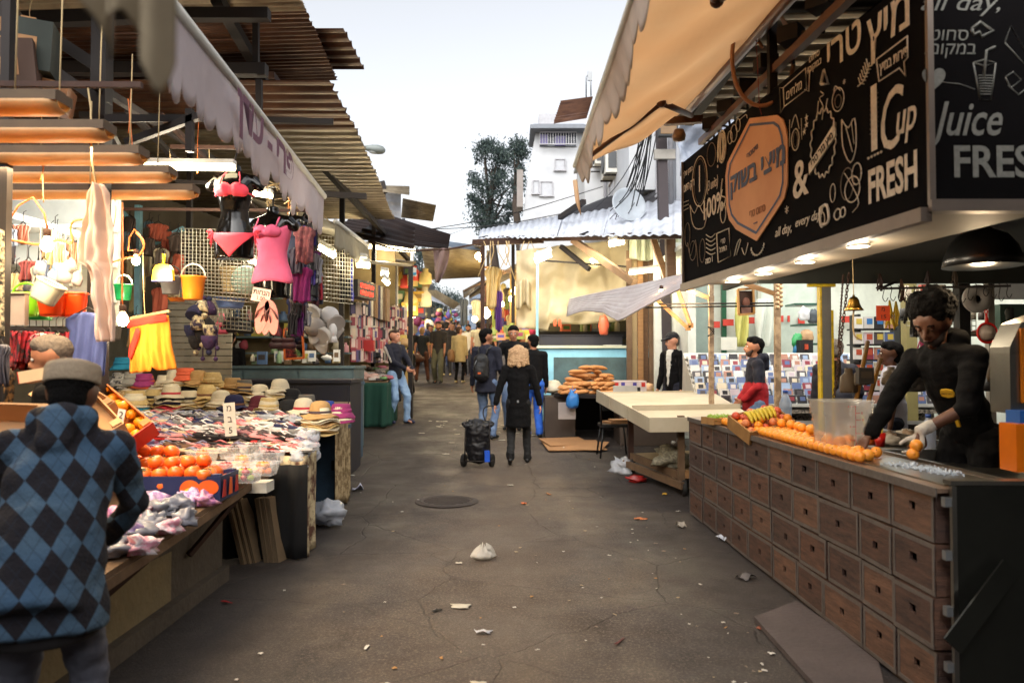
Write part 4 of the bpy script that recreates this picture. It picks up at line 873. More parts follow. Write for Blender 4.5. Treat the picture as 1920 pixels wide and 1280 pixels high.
stacks=[ # px, y of lowest brim, type, colour, band, under colours, name
(254,772,'bucket',m_straw,b_crm,[m_ivo,f_teal,m_straw,m_ivo,m_straw],'natural straw hat with cream band'),
(290,762,'fedora',m_straw,b_blk,[m_straw,m_tanh,m_straw],'straw hat with black band'),
(322,767,'cloche',m_ivo,b_red,[f_blk,m_ivo,f_nav,m_straw,b_red,m_ivo],'ivory hat with red band'),
(389,763,'cloche',m_straw,b_brn,[m_straw,m_tanh,m_straw,m_ivo],'wide straw hat with braided brown band'),
(440,773,'cloche',f_nav,b_brn,[f_nav,f_blk],'navy felt hat with brown band'),
(487,775,'cloche',f_bur,f_bur,[f_bur,b_red],'burgundy felt hat'),
(542,779,'cloche',f_blk,None,[f_blk],'plain black felt hat'),
(601,812,'cloche',m_tanh,b_dk,[b_crm,m_ivo,m_tanh,m_straw,m_ivo,m_tanh,m_straw],'tan straw hat with dark ribbon'),
(610,775,'bucket',f_roy,b_brn,[f_nav],'royal blue hat with brown band'),
(640,785,'bucket',f_mag,None,[b_crm,f_mag],'magenta cotton hat'),
(212,742,'bucket',f_gry,f_blk,[f_gry,f_blk,b_brn,f_gry,f_lg],'grey hat with white button'),
(228,722,'bucket',f_pat,None,[f_lg,f_pat],'black and white patterned bucket hat'),
(250,718,'bucket',f_lg,None,[f_lg],'pale grey bucket hat'),
(270,722,'bucket',f_mag,None,[f_cor],'pink bucket hat behind the shorts'),
(330,724,'cloche',m_ivo,None,[m_ivo,m_straw],'large ivory hat behind the red banded one'),
(358,745,'bucket',f_blk,None,[f_blk],'rounded black hat between straw hats'),
(347,708,'bucket',f_cor,None,[],'coral hat at the back'),
(372,722,'cloche',m_tanh,None,[m_straw],'beige hat behind the braided one'),
(398,726,'fedora',m_straw,None,[m_straw,m_ivo],'light straw fedora at the back'),
(418,745,'fedora',m_straw,b_red,[m_straw,m_ivo],'straw fedora with red band'),
(436,733,'fedora',m_tanh,m_tanh,[m_tanh],'tan fedora at the back'),
(458,737,'fedora',f_gry,b_dk,[m_tanh],'grey fedora at the back'),
(487,752,'cloche',m_ivo,None,[m_ivo,f_blk],'ivory cloche behind the burgundy hat'),
(512,760,'fedora',m_ivo,b_blk,[f_gry],'cream fedora beside the black hat'),
(548,760,'cloche',f_blk,None,[m_ivo,f_blk],'rear black felt hat'),
(575,765,'fedora',f_gry,None,[b_brn],'grey knitted hat next to the blue one'),
(232,688,'bucket',f_teal,None,[],'bright teal cap on the rear pile'),
(305,748,'fedora',m_straw,None,[m_ivo,m_straw,m_ivo],'plain straw hat half hidden behind the red banded pile'),
(275,748,'cloche',m_ivo,None,[m_ivo,m_straw,m_ivo],'pale ivory hat left of the black banded one'),
(462,757,'cloche',m_straw,b_dk,[m_ivo,m_straw,m_ivo],'straw hat between the navy and burgundy hats'),
(525,745,'cloche',m_ivo,None,[m_ivo,m_straw,m_ivo],'ivory hat left of the rear black hat'),
(355,765,'fedora',m_ivo,b_blk,[m_ivo,m_straw,m_ivo],'cream hat in front of the rounded black hat'),
(415,768,'cloche',m_ivo,None,[m_ivo,m_straw,m_ivo],'pale hat between the braided band and navy hats'),
(505,780,'fedora',m_straw,None,[m_ivo,m_straw,m_ivo],'low straw hat right of the burgundy hat'),
(570,785,'cloche',m_ivo,b_red,[m_ivo,m_straw,m_ivo],'ivory hat with thin red band by the black hat'),
(240,752,'cloche',m_tanh,None,[m_ivo,m_straw,m_ivo],'tan hat at the left end of the front row'),
(310,735,'fedora',m_ivo,None,[m_ivo,m_straw,m_ivo],'ivory hat at the back near the shorts')]
rr=random.Random(21)
for px,py,kd,mt,band,und,nm in stacks:
 p=on(px,min(py,812),T2) if py>735 else W(px,py,8.3)
 if py>735: p=V((p.x,min(p.y,8.3),0)); p.z=Z(py,p.y); p.x=X(px,p.y)
 s=1.12 if 'wide' in nm or 'natural' in nm else 1.03
 for i,c in enumerate(und[::-1]):
  hat(kd if kd!='fedora' else 'cloche',p+V((rr.uniform(-.008,.008),rr.uniform(-.008,.008),i*.021)),c,None,'hat stacked beneath the '+nm,rr.uniform(0,6),s)
 hat(kd,p+V((0,0,len(und)*.021)),mt,band,nm+' on top of its pile',rr.uniform(0,6),s)
q=MB(); p=on(340,785,T2); M=Matrix.Translation((X(335,6.75),6.75,Z(766,6.75)))@Matrix.Rotation(R(75),4,'X'); q.prism([(-.24,-.025),(.24,-.025),(.24,.03),(-.24,.03)],.004,M); q.text('NEW COLLECTION',.03,M@Matrix.Translation((0,0,.0055)),1,ex=.0004); tag(q.build('yellow_strip',[cm((.85,.72,.12)),cm((.1,.3,.2))]),'yellow printed paper strip under the straw hats','sign') if False else None
# ---------- flip flops ----------
def ffoutline(n=18,L=.125,Wd=.047): return [(Wd*math.cos(a)*(1+.18*math.sin(a)),L*math.sin(a)) for a in [2*PI*i/n for i in range(n)]]
FT=thing('flip_flop',(0,0,0),'flip flop','flip flop','flip flops piled on the table',local=True)
q=MB(); q.prism(ffoutline(),.014); q.build('sole',m_black,FT)
q=MB(); q.tube([(-.042,-.02,.012),(-.03,.03,.032),(0,.07,.014),(.03,.03,.032),(.042,-.02,.012)],[.006,.007,.006,.007,.006],6); q.build('strap',m_black,FT)
ffc=[('red',(.80,.16,.15)),('pink',(.88,.62,.62)),('white',(.87,.85,.82)),('black',(.10,.09,.10)),('navy',(.12,.14,.30)),('cream',(.84,.76,.62)),('brown',(.42,.30,.22)),('grey',(.50,.49,.48)),('purple',(.45,.22,.36))]
fstr=[(.9,.88,.85),(.35,.30,.30),(.80,.45,.45),(.5,.5,.6)]
rr=random.Random(33); n_=0
for row in range(12):
 dd=5.98+row*.125
 for i in range(15):
  x=-1.72-(.02*row)-i*.158+rr.uniform(-.02,.02)
  px=960+x*F/dd
  if px<225 : continue
  zone=(px-230)/355
  if row<4: c=ffc[rr.choice([6,6,1,0,5,8])] if zone<.45 else ffc[rr.choice([0,0,3,5,1,2,3])]
  else: c=ffc[rr.choice([2,2,1,7,3,4,2,5])]
  for k in range(2 if rr.random()<.55 else 1):
   lab='%s flip flop lying on the crowded flip flop table'%c[0]
   P=V((x,dd,T2(dd)+.012+k*.022+rr.uniform(0,.012)+ (.03 if row>2 else 0)))
   rot=(R(rr.uniform(-3,9)),R(rr.uniform(-9,9)),R(rr.choice([82,90,98,75])+rr.uniform(-7,7)))
   o=FT if n_==0 else dup(FT)
   o.location=P; o.rotation_euler=rot; o.scale=(1.12,1.12,1.1); o['label']=lab; o['group']='flip flops piled on the table'; n_+=1
   for ch in bpy.data.objects[:] if n_==1 else [x_ for x_ in o.children]:
    if ch.parent==o: recol(ch,cm(c[1],.6) if ch.name.startswith('sole') else cm(fstr[rr.randrange(4)],.6))
print('flipflops',n_)
m_pl=mat('crinkled_plastic',(.85,.87,.90),.15,alpha=.45,spec=.9,bump=.5,bs=40)
for i,(px,py,s) in enumerate([(255,790,.13),(300,800,.14),(345,790,.12),(275,815,.12),(405,790,.10),(500,795,.11),(555,800,.12),(575,830,.10),(580,850,.08),(560,870,.05),(590,815,.08)]):
 p=on(px,py,T2); q=lump(p+V((0,-.02,.06)),(s,s*.7,.045),60+i,nz=.8)
 tag(q.build('plastic_bag',m_pl),'clear crinkled plastic bag over the flip flops','bag','clear plastic bags over the flip flops')
# dangling plastic fringe at the table end
q=MB()
for i in range(40):
 y=5.95+rr.uniform(0,.4); x=-1.66-rr.uniform(-.02,.03); z=T2(y)+rr.uniform(-.02,.1); l=rr.uniform(.05,.16)
 q.grid(lambda u,v:V((x+.02*math.sin(v*5+i)+(u-.5)*.03,y+(u-.5)*.05,z-l*v+.01*math.sin(u*8))),2,4,0)
tag(q.build('plastic_fringe',mat('white_plastic',(.80,.82,.86),.3,transl=.3)),'shredded clear plastic fringe at the end of the flip flop table','plastic',kind='stuff')
# ================= LEFT: awnings, lamps, hanging goods =================
m_val=mat('lilac_white_canvas',(.86,.83,.84),.85,c2=(.74,.70,.71),ns=2,nd=6,bump=.1,transl=.4)
m_mar=cm((.42,.18,.30))
def valance(name,a,b,h,mt,label,n=22,txt=None,depth=.0,bar=.03,slope=None,seed=0):
 "scalloped cloth strip hanging from a bar a->b"
 a=V(a);b=V(b);T=thing(name,V((a.x,a.y,0)),label,'awning'); rr=random.Random(seed); hs_=[rr.uniform(.88,1.08) for _ in range(n+1)]
 L=(b-a).length; e=(b-a).normalized(); nr=V((e.y,-e.x,0)).normalized()
 if nr.x<0: nr=-nr
 def fn(u,v):
  k=u*n; s=abs(math.sin(k*PI)); hh=h*(.80+.20*math.sqrt(s))*hs_[int(k)%(n+1)]
  return a.lerp(b,u)+V((0,0,-hh*v))+nr*(.02*math.sin(u*23+seed)+.015*math.sin(u*51))*v
 q=MB(); q.grid(fn,n*6,6,0,.004); v_=q.build('valance',mt,T)
 q=MB(); q.tube([a+V((0,0,.01)),b+V((0,0,.01))],bar,10); q.build('front_bar',m_white,T)
 if slope:
  c=[a,b,b+V(slope),a+V(slope)]; q=MB(); q.grid(lambda u,v:c[0].lerp(c[1],u).lerp(c[3].lerp(c[2],u),v)+V((0,0,.03*math.sin(u*14)*math.sin(v*3))),24,5,0,.004); q.build('canopy_cloth',mt,T)
 if txt:
  s,u,size=txt; p=a.lerp(b,u)+V((0,0,-h*.46))+nr*.055
  M=Matrix((e if True else -e,V((0,0,1)),e.cross(V((0,0,1))))).transposed().to_4x4(); M.translation=p+nr*.02
  q=MB(); q.text(s,size,M,0,off=.009,ex=.001,sx=1.3); q.build('lettering',m_mar,v_)
 return T
valance('canvas_awning',(-1.38,2.75,3.0),(-1.675,6.6,3.0),.36,m_val,'long grubby white scalloped awning with maroon lettering over the fruit stall',26,txt=('ןדע - ירפ',.42,.27),slope=None,seed=1)
valance('canvas_awning',(W(629,417,8.6)),(W(690,462,12.2)),.34,mat('beige_canvas',(.70,.66,.56),.85,transl=.25),'short beige fringed awning beyond the lettered one',14,slope=(-1.2,0,.35),seed=4)
# blurred pale cloth very near the lens at the top
q=MB(); c=W(300,-50,1.15)
def clf(u,v):
 x=-.86+.62*u*.62; prof=[(0,.02),(.18,.06),(.32,.16),(.42,.28),(.50,.20),(.60,.13),(.72,.22),(.85,.34),(.93,.46),(1,.30)]
 for i in range(len(prof)-1):
  if prof[i][0]<=u<=prof[i+1][0]:
   t=(u-prof[i][0])/(prof[i+1][0]-prof[i][0]); h=prof[i][1]*(1-t)+prof[i+1][1]*t; break
 return V((W(115+200*u,0,.9).x,.9+.02*math.sin(u*20),W(200,-40,.9).z-h*.33*v))
q.grid(clf,50,14,0,.004)
tag(q.build('hanging_cloth',mat('pale_sackcloth',(.66,.60,.50),.9,c2=(.50,.45,.37),ns=9,transl=.15)),'ragged pale cloth hanging close to the camera at the top','cloth')
# fluorescent lamps in amber housings
m_hous=mat('amber_diffuser',(.90,.76,.55),.4,c2=(.78,.60,.38),ns=4,transl=.4); m_hous2=mat('dusty_tray',(.40,.32,.23),.7,c2=(.3,.24,.18),ns=8)
def fluo(px_end,py,d,L,label,lit=True,tilt=0,i=0):
 p=W(px_end,py,d); c=p+V((-L/2,0,0)); T=thing('tube_lamp',c,label,'lamp','tube lamps hanging over the fruit stall'); q=MB()
 q.box(c+V((0,0,.05)),(L,.13,.045)); q.box(c+V((0,0,.078)),(L*.98,.06,.012)); q.build('housing',m_hous2,T)
 q=MB(); vs=[]; n=10
 def fn(u,v):
  a=PI*v; e=1-.35*max(0,(abs(u-.5)-.47)/.03)
  return c+V((L*(u-.5),.075*math.cos(a)*e,.028-.052*math.sin(a)*e))
 q.grid(fn,24,10,0,.003); q.build('diffuser',m_hous,T)
 for s in(-.3,.3):
  q=MB(); q.tube([c+V((L*s,0,.08)),c+V((L*s+.01,0,.8))],.004,5); q.build('cord',m_rope,T)
 q=MB(); q.tube([c+V((-L*.46,0,.012)),c+V((L*.46,0,.012))],.012,8); q.build('tube',m_tubeA,T)
 light('tube_light','AREA',c+V((0,0,-.04)),PWR['fluo'],WARM,L*.9,(0,0,0),.1)
PWR=dict(fluo=12,bulb=10,bay=30)
m_tubeA=mat('amber_tube',(1,.8,.5),.4,em=6,emc=(1,.76,.45))
for i,(px,py,d,L,lab) in enumerate([(120,207,3.3,1.1,'highest and nearest amber tube lamp'),(206,258,3.75,1.3,'second amber tube lamp from the top'),(270,302,4.2,1.3,'third amber tube lamp from the top'),(325,336,4.7,1.4,'fourth amber tube lamp behind the peach towel top'),(368,368,5.3,1.4,'lowest amber tube lamp just over the peach towel')]): fluo(px,py,d,L,lab,i=i)
def tubelamp(px0,py0,px1,py1,d,label,d1=None,w_=.05,mt=None,pw=0,col=NEUT,grp=None):
 a=W(px0,py0,d); b=W(px1,py1,d1 or d); T=thing('strip_light',(a+b)/2,label,'lamp',grp); q=MB(); q.tube([a,b],w_/2,8); q.build('tube',mt or m_tube,T)
 q=MB(); q.bar(a+V((0,0,w_*.9)),b+V((0,0,w_*.9)),w_*1.5,w_*.7); q.build('housing',m_white,T)
 if pw: light('strip_glow','POINT',(a+b)/2-V((0,0,.12)),pw,col,.12)
tubelamp(272,313,440,315,5.9,'bright bare tube lamp behind the bikini mannequin',pw=26)
tubelamp(352,344,385,342,5.6,'short bright tube end under the fourth amber lamp',pw=0) if False else None
tubelamp(440,356,510,368,7.2,'bright tube lamp between the two mannequins',pw=20)
tubelamp(466,486,492,498,8.2,'small bright tube lamp beside the pink vest',pw=6,w_=.06)
tubelamp(598,462,628,480,10.5,'bright tube lamp under the short beige awning',pw=24,w_=.09)
tubelamp(670,487,688,489,11,'paired bright tube beside the blue strap',pw=8,w_=.08); tubelamp(669,496,693,498,11,'lower paired bright tube beside the blue strap',w_=.08)
tubelamp(715,512,728,514,14,'small tube lamp above the phone cases',pw=12,w_=.09); tubelamp(719,523,729,533,14,'slanted tube lamp above the phone cases',w_=.09)
tubelamp(664,460,778,470,16,'long pale lit strip under the dark canopy',pw=22,w_=.08)
tubelamp(0,90+330,5,95+330,5,'x') if False else None
def bulb(px,py,d,label,r=.034,pw=None,wire=None,cat='bulb'):
 p=W(px,py,d); T=thing('light_bulb',p,label,cat); q=MB(); q.lathe([(0,-r*1.15),(r*.6,-r*.95),(r,-r*.2),(r*.85,r*.6),(r*.45,r*1.25),(r*.42,r*1.6)],14,0,Matrix.Translation(p)); q.build('glass',m_bulb,T)
 q=MB(); q.lathe([(r*.5,r*1.5),(r*.6,r*1.6),(r*.6,r*2.7),(r*.2,r*2.9)],10,0,Matrix.Translation(p)); q.build('socket',m_rust,T)
 if wire:
  q=MB(); q.tube([p+V((0,0,r*2.8))]+[W(*x) for x in wire],.006,6); q.build('cable',m_wire,T)
 light('bulb_glow','POINT',p-V((0,0,r*1.9)),pw or PWR['bulb'],(1,.80,.52),.05)
def smooth(pts,n=6):
 P=[V(p) for p in pts]; out=[]
 for i in range(len(P)-1):
  a=P[max(i-1,0)];b=P[i];c=P[i+1];d=P[min(i+2,len(P)-1)]
  for k in range(n):
   t=k/n; out.append(.5*((2*b)+(c-a)*t+(2*a-5*b+4*c-d)*t*t+(3*b-a-3*c+d)*t**3))
 return out+[P[-1]]
bulb(88,460,4.3,'bright bare bulb hanging among the plastic baskets',wire=[(83,400,4.3),(62,370,4.3),(35,385,4.3),(0,440,4.3)],pw=3.5)
bulb(255,489,5.6,'bright bare bulb beside the light blue post',wire=[(240,470,5.6),(243,445,5.6),(252,430,5.6),(262,440,5.6),(270,462,5.6),(262,478,5.6)],r=.03)
bulb(230,600,5.2,'bright bare bulb hanging over the hat piles',wire=[(229,560,5.2),(230,480,5.2),(229,380,5.2)],r=.038,pw=11)
bulb(775,588,24,'bright bulb on the far left stall',r=.12,pw=40); bulb(912,588,20,'bright bulb on the stall right of the crowd',r=.11,pw=40); bulb(903,486,19,'small lamp hanging under the middle canopy',r=.07,pw=15); bulb(958,586,19,'x') if False else None
# curly orange cable
q=MB(); q.tube(smooth([W(*p) for p in [(0,470,4.4),(12,450,4.4),(70,458,4.4),(110,450,4.4),(135,455,4.4),(132,430,4.4),(138,415,4.4),(155,411,4.4)]]),.007,6); tag(q.build('curly_cable',m_wire),'curling orange cable strung over the plastic baskets','cable')
q=MB(); q.tube(smooth([W(*p) for p in [(208,492,5.5),(235,484,5.5),(262,478,5.5),(270,455,5.5),(255,436,5.5)]]),.007,6); tag(q.build('curly_cable',m_wire),'curling orange cable at the green bucket','cable')
m_hang=[m_rope,m_wire,m_dark]
rr=random.Random(9)
for i,(px,y0,y1,d) in enumerate([(82,275,380,4.3),(78,290,340,4.3),(172,190,345,4.5),(248,130,300,4.8),(318,280,330,6),(373,215,325,6),(392,270,310,6.4),(415,215,265,6),(207,360,420,5.3),(213,360,425,5.3),(500,270,385,6.5),(540,320,420,7.5),(552,330,425,7.8),(240,185,250,4.8),(60,0,50,5),(545,385,420,7.6),(560,400,430,7.9),(175,345,350,4.4)]):
 q=MB(); a=W(px,y0,d); b=W(px+rr.uniform(-3,3),y1,d); q.tube(smooth([a,a.lerp(b,.5)+V((rr.uniform(-.02,.02),0,0)),b],3),.0035,5); tag(q.build('hanging_string',m_hang[i%2]),'thin string dangling from the left canopy','string','strings dangling under the left canopy')
# bird's nest knots of string above the second mannequin
for k,(px,py,d) in enumerate([(505,375,6.6),(548,372,7.4),(556,392,7.7),(515,345,6.8),(600,400,8.5)]):
 q=MB(); c=W(px,py,d);
 for j in range(9): q.tube([c+V((rr.uniform(-.06,.06),0,rr.uniform(-.03,.03))),c+V((rr.uniform(-.03,.03),.02,0)),c+V((rr.uniform(-.14,.14),rr.uniform(-.05,.05),rr.uniform(-.14,.12)))],.003,4)
 tag(q.build('string_knot',m_rope),'tangled knot of pale strings under the awning','string','knots of pale string under the awning')
# racks above with stored boxes
q=MB(); q.bar(W(-10,158,4.0),W(266,160,4.0),.03); tag(q.build('rack_bar',m_rust),'thin rusty bar crossing under the stored boxes','bar')
q=MB(); q.bar(W(320,275,6.3),W(518,278,6.3),.03); tag(q.build('rack_bar',m_rust),'rusty bar above the bikini mannequin','bar')
q=MB(); q.bar(W(210,392,6.6),W(600,395,6.6),.025); tag(q.build('rack_bar',m_rust),'rusty bar behind the mannequin shoulders','bar')
q=MB(); q.bar(W(330,340,7.0),W(590,352,7.0),.03); tag(q.build('rack_bar',m_dark),'dark bar carrying the mannequins','bar')
for i,(px,py,w_,h,c,lab) in enumerate([(25,140,.28,.34,(.30,.20,.14),'dark brown box stored at the top left'),(60,95,.26,.30,(.16,.19,.16),'dark green box leaning under the canopy'),(95,185,.22,.16,(.55,.36,.20),'brown carton on the rusty bar'),(45,170,.20,.16,(.62,.48,.12),'yellow printed carton on the rusty bar'),(5,60,.2,.3,(.2,.17,.15),'dark box at the very top left')]):
 M=Matrix.Translation(W(px,py,4.4+.1*i))@Matrix.Rotation(R(rnd.uniform(-12,12)),4,'Y')@Matrix.Rotation(R(20),4,'Z'); q=MB(); q.box((0,0,0),(w_,.25,h),0,M); q.box((0,0,h/2+.004),(w_*.3,.252,.008),1,M); q.box((0,-.127,0),(w_*.4,.003,h*.3),1,M)
 tag(q.build('stored_box',[cm(c),m_card]),lab,'box')
# ---------- mannequins ----------
m_man=mat('black_mannequin',(.03,.024,.022),.13,spec=.4)
def torso(name,px,ytop,ybot,d,label,rz=0,legs=False,sc_=1):
 a=W(px,ytop,d); b=W(px,ybot,d); H=a.z-b.z; k=H/.80
 T=thing(name,(a.x,d,b.z),label,'mannequin',rz=rz,local=True); q=MB(); f=lambda x,y,z:V((x,y,z))*k
 sec=[(0,.165,.105,0),(.08,.168,.11,0),(.16,.175,.115,.0),(.24,.155,.10,0),(.32,.125,.085,0),(.40,.115,.08,.0),(.48,.135,.09,0),(.56,.155,.10,.01),(.62,.16,.10,.01),(.68,.175,.085,0),(.715,.14,.07,0),(.735,.06,.055,0),(.76,.05,.05,0),(.80,.05,.05,0)]
 vs=[];fs=[];n=28
 for z,rx,ry,yo in sec:
  for j in range(n):
   t=2*PI*j/n; vs.append(f(rx*math.cos(t),ry*math.sin(t)*(1 if math.sin(t)<0 else .9)+yo*-1,z))
 for i in range(len(sec)-1):
  for j in range(n): fs.append((i*n+j,i*n+(j+1)%n,(i+1)*n+(j+1)%n,(i+1)*n+j))
 fs+= [tuple(range(n))[::-1],tuple((len(sec)-1)*n+j for j in range(n))]
 b_=MB(); b_.add(vs,fs,0,None,True)
 for s in(-1,1):
  capsule(b_,f(.155*s,0,.665),.052*k,f(.205*s,-.0,.62),.048*k); capsule(b_,f(.062*s,-.075,.575),.058*k,f(.065*s,-.09,.57),.05*k)
 return T,b_,f,k
def manq(px,y0,y1,d,label,rz,kind):
 T,b_,f,k=torso('mannequin_torso',px,y0,y1,d,label,rz)
 blob('torso',b_,.012,[m_man],T,2)
 q=MB(); q.tube([f(0,0,.79),f(0,0,.86),f(.02,0,.92)],.008,6); q.build('hook',m_dark,T)
 return T,f,k
T,f,k=manq(441,310,486,6.0,'glossy black mannequin wearing a coral pink bikini',0,'b')
m_cor=mat('coral_fabric',(.95,.28,.36),.7,bump=.1); m_cor2=m_cor
def band(f,zfn,rx,ry,mt,T,name,a0=0,a1=2*PI,th=.006,yo=0,nv=6,n=40,out=.006):
 q=MB(); q.grid(lambda u,v:(lambda a,z:f((rx(z)+out)*math.cos(a),(ry(z)+out)*math.sin(a)*(1 if math.sin(a)<0 else .9)-yo,z))(a0+(a1-a0)*u,zfn(u)[0]+(zfn(u)[1]-zfn(u)[0])*v),n,nv,0,th*1); return q.build(name,mt,T)
SEC=[(0,.165,.105),(.08,.168,.11),(.16,.175,.115),(.24,.155,.10),(.32,.125,.085),(.40,.115,.08),(.48,.135,.09),(.56,.155,.10),(.62,.16,.10),(.68,.175,.085)]
def itp(z,c):
 for i in range(len(SEC)-1):
  if SEC[i][0]<=z<=SEC[i+1][0]: t=(z-SEC[i][0])/(SEC[i+1][0]-SEC[i][0]); return SEC[i][c]*(1-t)+SEC[i+1][c]*t
 return SEC[0][c] if z<0 else SEC[-1][c]
RX=lambda z:itp(z,1); RY=lambda z:itp(z,2)
b_=MB()
for s in(-1,1): capsule(b_,f(.055*s,-.088,.572),.066*k,f(.090*s,-.078,.565),.054*k)
capsule(b_,f(-.04,-.1,.56),.035*k,f(.04,-.1,.56),.035*k); blob('bikini_top',b_,.009,[m_cor],T,3)
q=MB()
for s in(-1,1): q.tube([f(.085*s,-.125,.60),f(.075*s,-.09,.68),f(.055*s,-.05,.725),f(.03*s,.04,.75)],.0065*k,6)
q.tube([f(.12,-.09,.55),f(.165,0,.54),f(.10,.09,.54),f(-.10,.09,.54),f(-.165,0,.54),f(-.12,-.09,.55)],.008*k,6); q.build('strap',m_cor,T)
band(f,lambda u:(.205-.0-.20*(1-abs(2*u-1))**1.6,.225-.018*math.sin(u*PI)),RX,RY,m_cor,T,'bikini_bottom',PI,2*PI,.006,out=.007)
q=MB()
for s in(-1,1):
 for e in ((.06,.02),(.05,-.04),(.03,-.09),(.02,-.12)): q.grid(lambda u,v:f(s*(.172+e[0]*u),-.02+.01*math.sin(v*6),.215+e[1]*u+(v-.5)*.05*math.sin(PI*min(1,u+.15))),6,4,0,.003)
q.build('side_bow',m_cor,T)
T,f,k=manq(512,388,560,6.35,'black mannequin in a bright pink strappy vest and price card',-.25,'v')
m_pkv=mat('pink_jersey',(.95,.42,.56),.8,c2=(.85,.34,.48),ns=6,bump=.25,bs=18)
band(f,lambda u:(.135+.01*math.sin(u*18),.60+.035*math.cos(u*4*PI) if True else 0),RX,RY,m_pkv,T,'vest',0,2*PI,.006,out=.014,nv=16,n=60)
b_=MB()
for s in(-1,1): capsule(b_,f(.055*s,-.095,.572),.060*k,f(.080*s,-.085,.565),.052*k)
capsule(b_,f(-.04,-.1,.56),.04*k,f(.04,-.1,.56),.04*k); blob('vest_front',b_,.009,[m_pkv],T,3)
q=MB()
for s in(-1,1): q.tube([f(.10*s,-.115,.60),f(.10*s,-.06,.69),f(.09*s,0,.715),f(.09*s,.06,.66),f(.08*s,.09,.62)],.008*k,6)
q.build('strap',m_pkv,T)
q=MB(); M=Matrix.Translation(f(-.02,-.135,.02))@Matrix.Rotation(PI/2,4,'X')@Matrix.Rotation(R(-12),4,'Z'); q.prism([(-.09,-.06),(.09,-.05),(.085,.06),(-.085,.055)],.003,M); q.text('תוחנה',.06,M@Matrix.Translation((0,.02,.0045)),1,ex=.0005,off=.001); q.text('3.00',.05,M@Matrix.Translation((0,-.03,.0045)),1,ex=.0005); q.build('price_card',[mat('pink_card',(.90,.76,.72),.7),m_black],T)
# other torsos behind, with tops
for i,(px,y0,y1,d,c,lab) in enumerate([(548,395,500,7.2,(.20,.23,.32),'dark mannequin in a navy top behind the pink vest'),(572,400,470,8.0,(.16,.13,.15),'dark mannequin wearing a checked scarf top')]):
 T,f,k=manq(px,y0,y1,d,lab,-.3,'')
 band(f,lambda u:(.10,.62),RX,RY,cm(c,.8),T,'top',0,2*PI,.006,out=.012,nv=10)
# ---------- garments on hangers ----------
def garment(px,py,d,w_,h,mt,label,kind='shirt',rz=0,grp=None,cat='garment',fold_=.02,seed=0):
 c=W(px,py,d); T=thing('hanging_garment' if kind!='shorts' else 'hanging_shorts',c,label,cat,grp,rz=rz,local=True); rr=random.Random(seed+int(px)); ph=rr.uniform(0,6)
 sides=[]
 if kind=='shirt': outl=lambda v:(.30+.20*min(1,v/.06)*1) if v<.06 else (.5 if v<.28 else .40)
 elif kind=='long': outl=lambda v:.10+.25*v/.12 if v<.12 else (.40 if v<.3 else .42-.08*v)
 else: outl=lambda v:.38+.12*v
 def fn(sgn):
  def g_(u,v):
   ww=w_*2*outl(v)*.5; x=(u-.5)*2*ww
   return V((x,sgn*(.012+.025*math.sin(PI*u)*w_/.4)+fold_*v*math.sin(u*11+ph)+fold_*.5*math.sin(u*23+v*5+ph),-h*v-(abs(u-.5)*.10*w_ if v<.1 else 0)-(.03*h*math.sin(u*9+ph) if v>.95 else 0)))
  return g_
 q=MB(); q.grid(fn(-1),22,14,0,.003); q.grid(fn(1),22,14,0,.003); q.build('cloth',mt,T)
 q=MB(); q.tube([V((-w_*.32,0,-.02)),V((0,0,.03)),V((w_*.32,0,-.02))],.005,5); q.tube([V((0,0,.03)),V((0,0,.10)),V((.02,0,.115))],.003,5); q.build('hanger',m_dark,T)
 return T
# peach t shirt / long towel near the front
m_peach=mat('peach_cotton',(.93,.84,.77),.9,c2=(.88,.76,.68),ns=2.5,bump=.35,bs=14,transl=.25)
T=thing('peach_shirt',W(180,345,3.7),'long pale peach shirt hanging from a string in front of the tube lamps','garment'); q=MB()
def psh(u,v):
 L=[(0,.012),(.05,.10),(.2,.16),(.33,.20),(.55,.20),(.72,.205),(.74,.13),(1,.12)]
 # left and right px edges against v
 ks=[(0,172,190),(.05,165,200),(.35,148,212),(.50,146,213),(.52,160,213),(.56,166,214),(1,180,220)]
 for i in range(len(ks)-1):
  if ks[i][0]<=v<=ks[i+1][0]:
   t=(v-ks[i][0])/(ks[i+1][0]-ks[i][0]); l=ks[i][1]*(1-t)+ks[i+1][1]*t; r=ks[i][2]*(1-t)+ks[i+1][2]*t; break
 p=W(l+(r-l)*u,345+295*v,3.7); p.y+= .022*math.sin(u*9+v*2)+.015*math.sin(u*21-v*4)+.02*noise.noise(V((u*5,v*9,0))); return p
q.grid(psh,40,60,0,.004); q.build('cloth',m_peach,T); q=MB(); q.tube([W(180,347,3.7),W(172,300,3.75),W(170,200,3.9),W(165,165,4.0)],.005,6); q.build('string',m_rope,T)
garment(165,585,4.6,.27,.40,mat('slate_blue_cotton',(.33,.38,.60),.85,c2=(.26,.30,.50),ns=7,bump=.5,bs=9),'slate blue shirt wrapped in plastic on the dark post',seed=2)
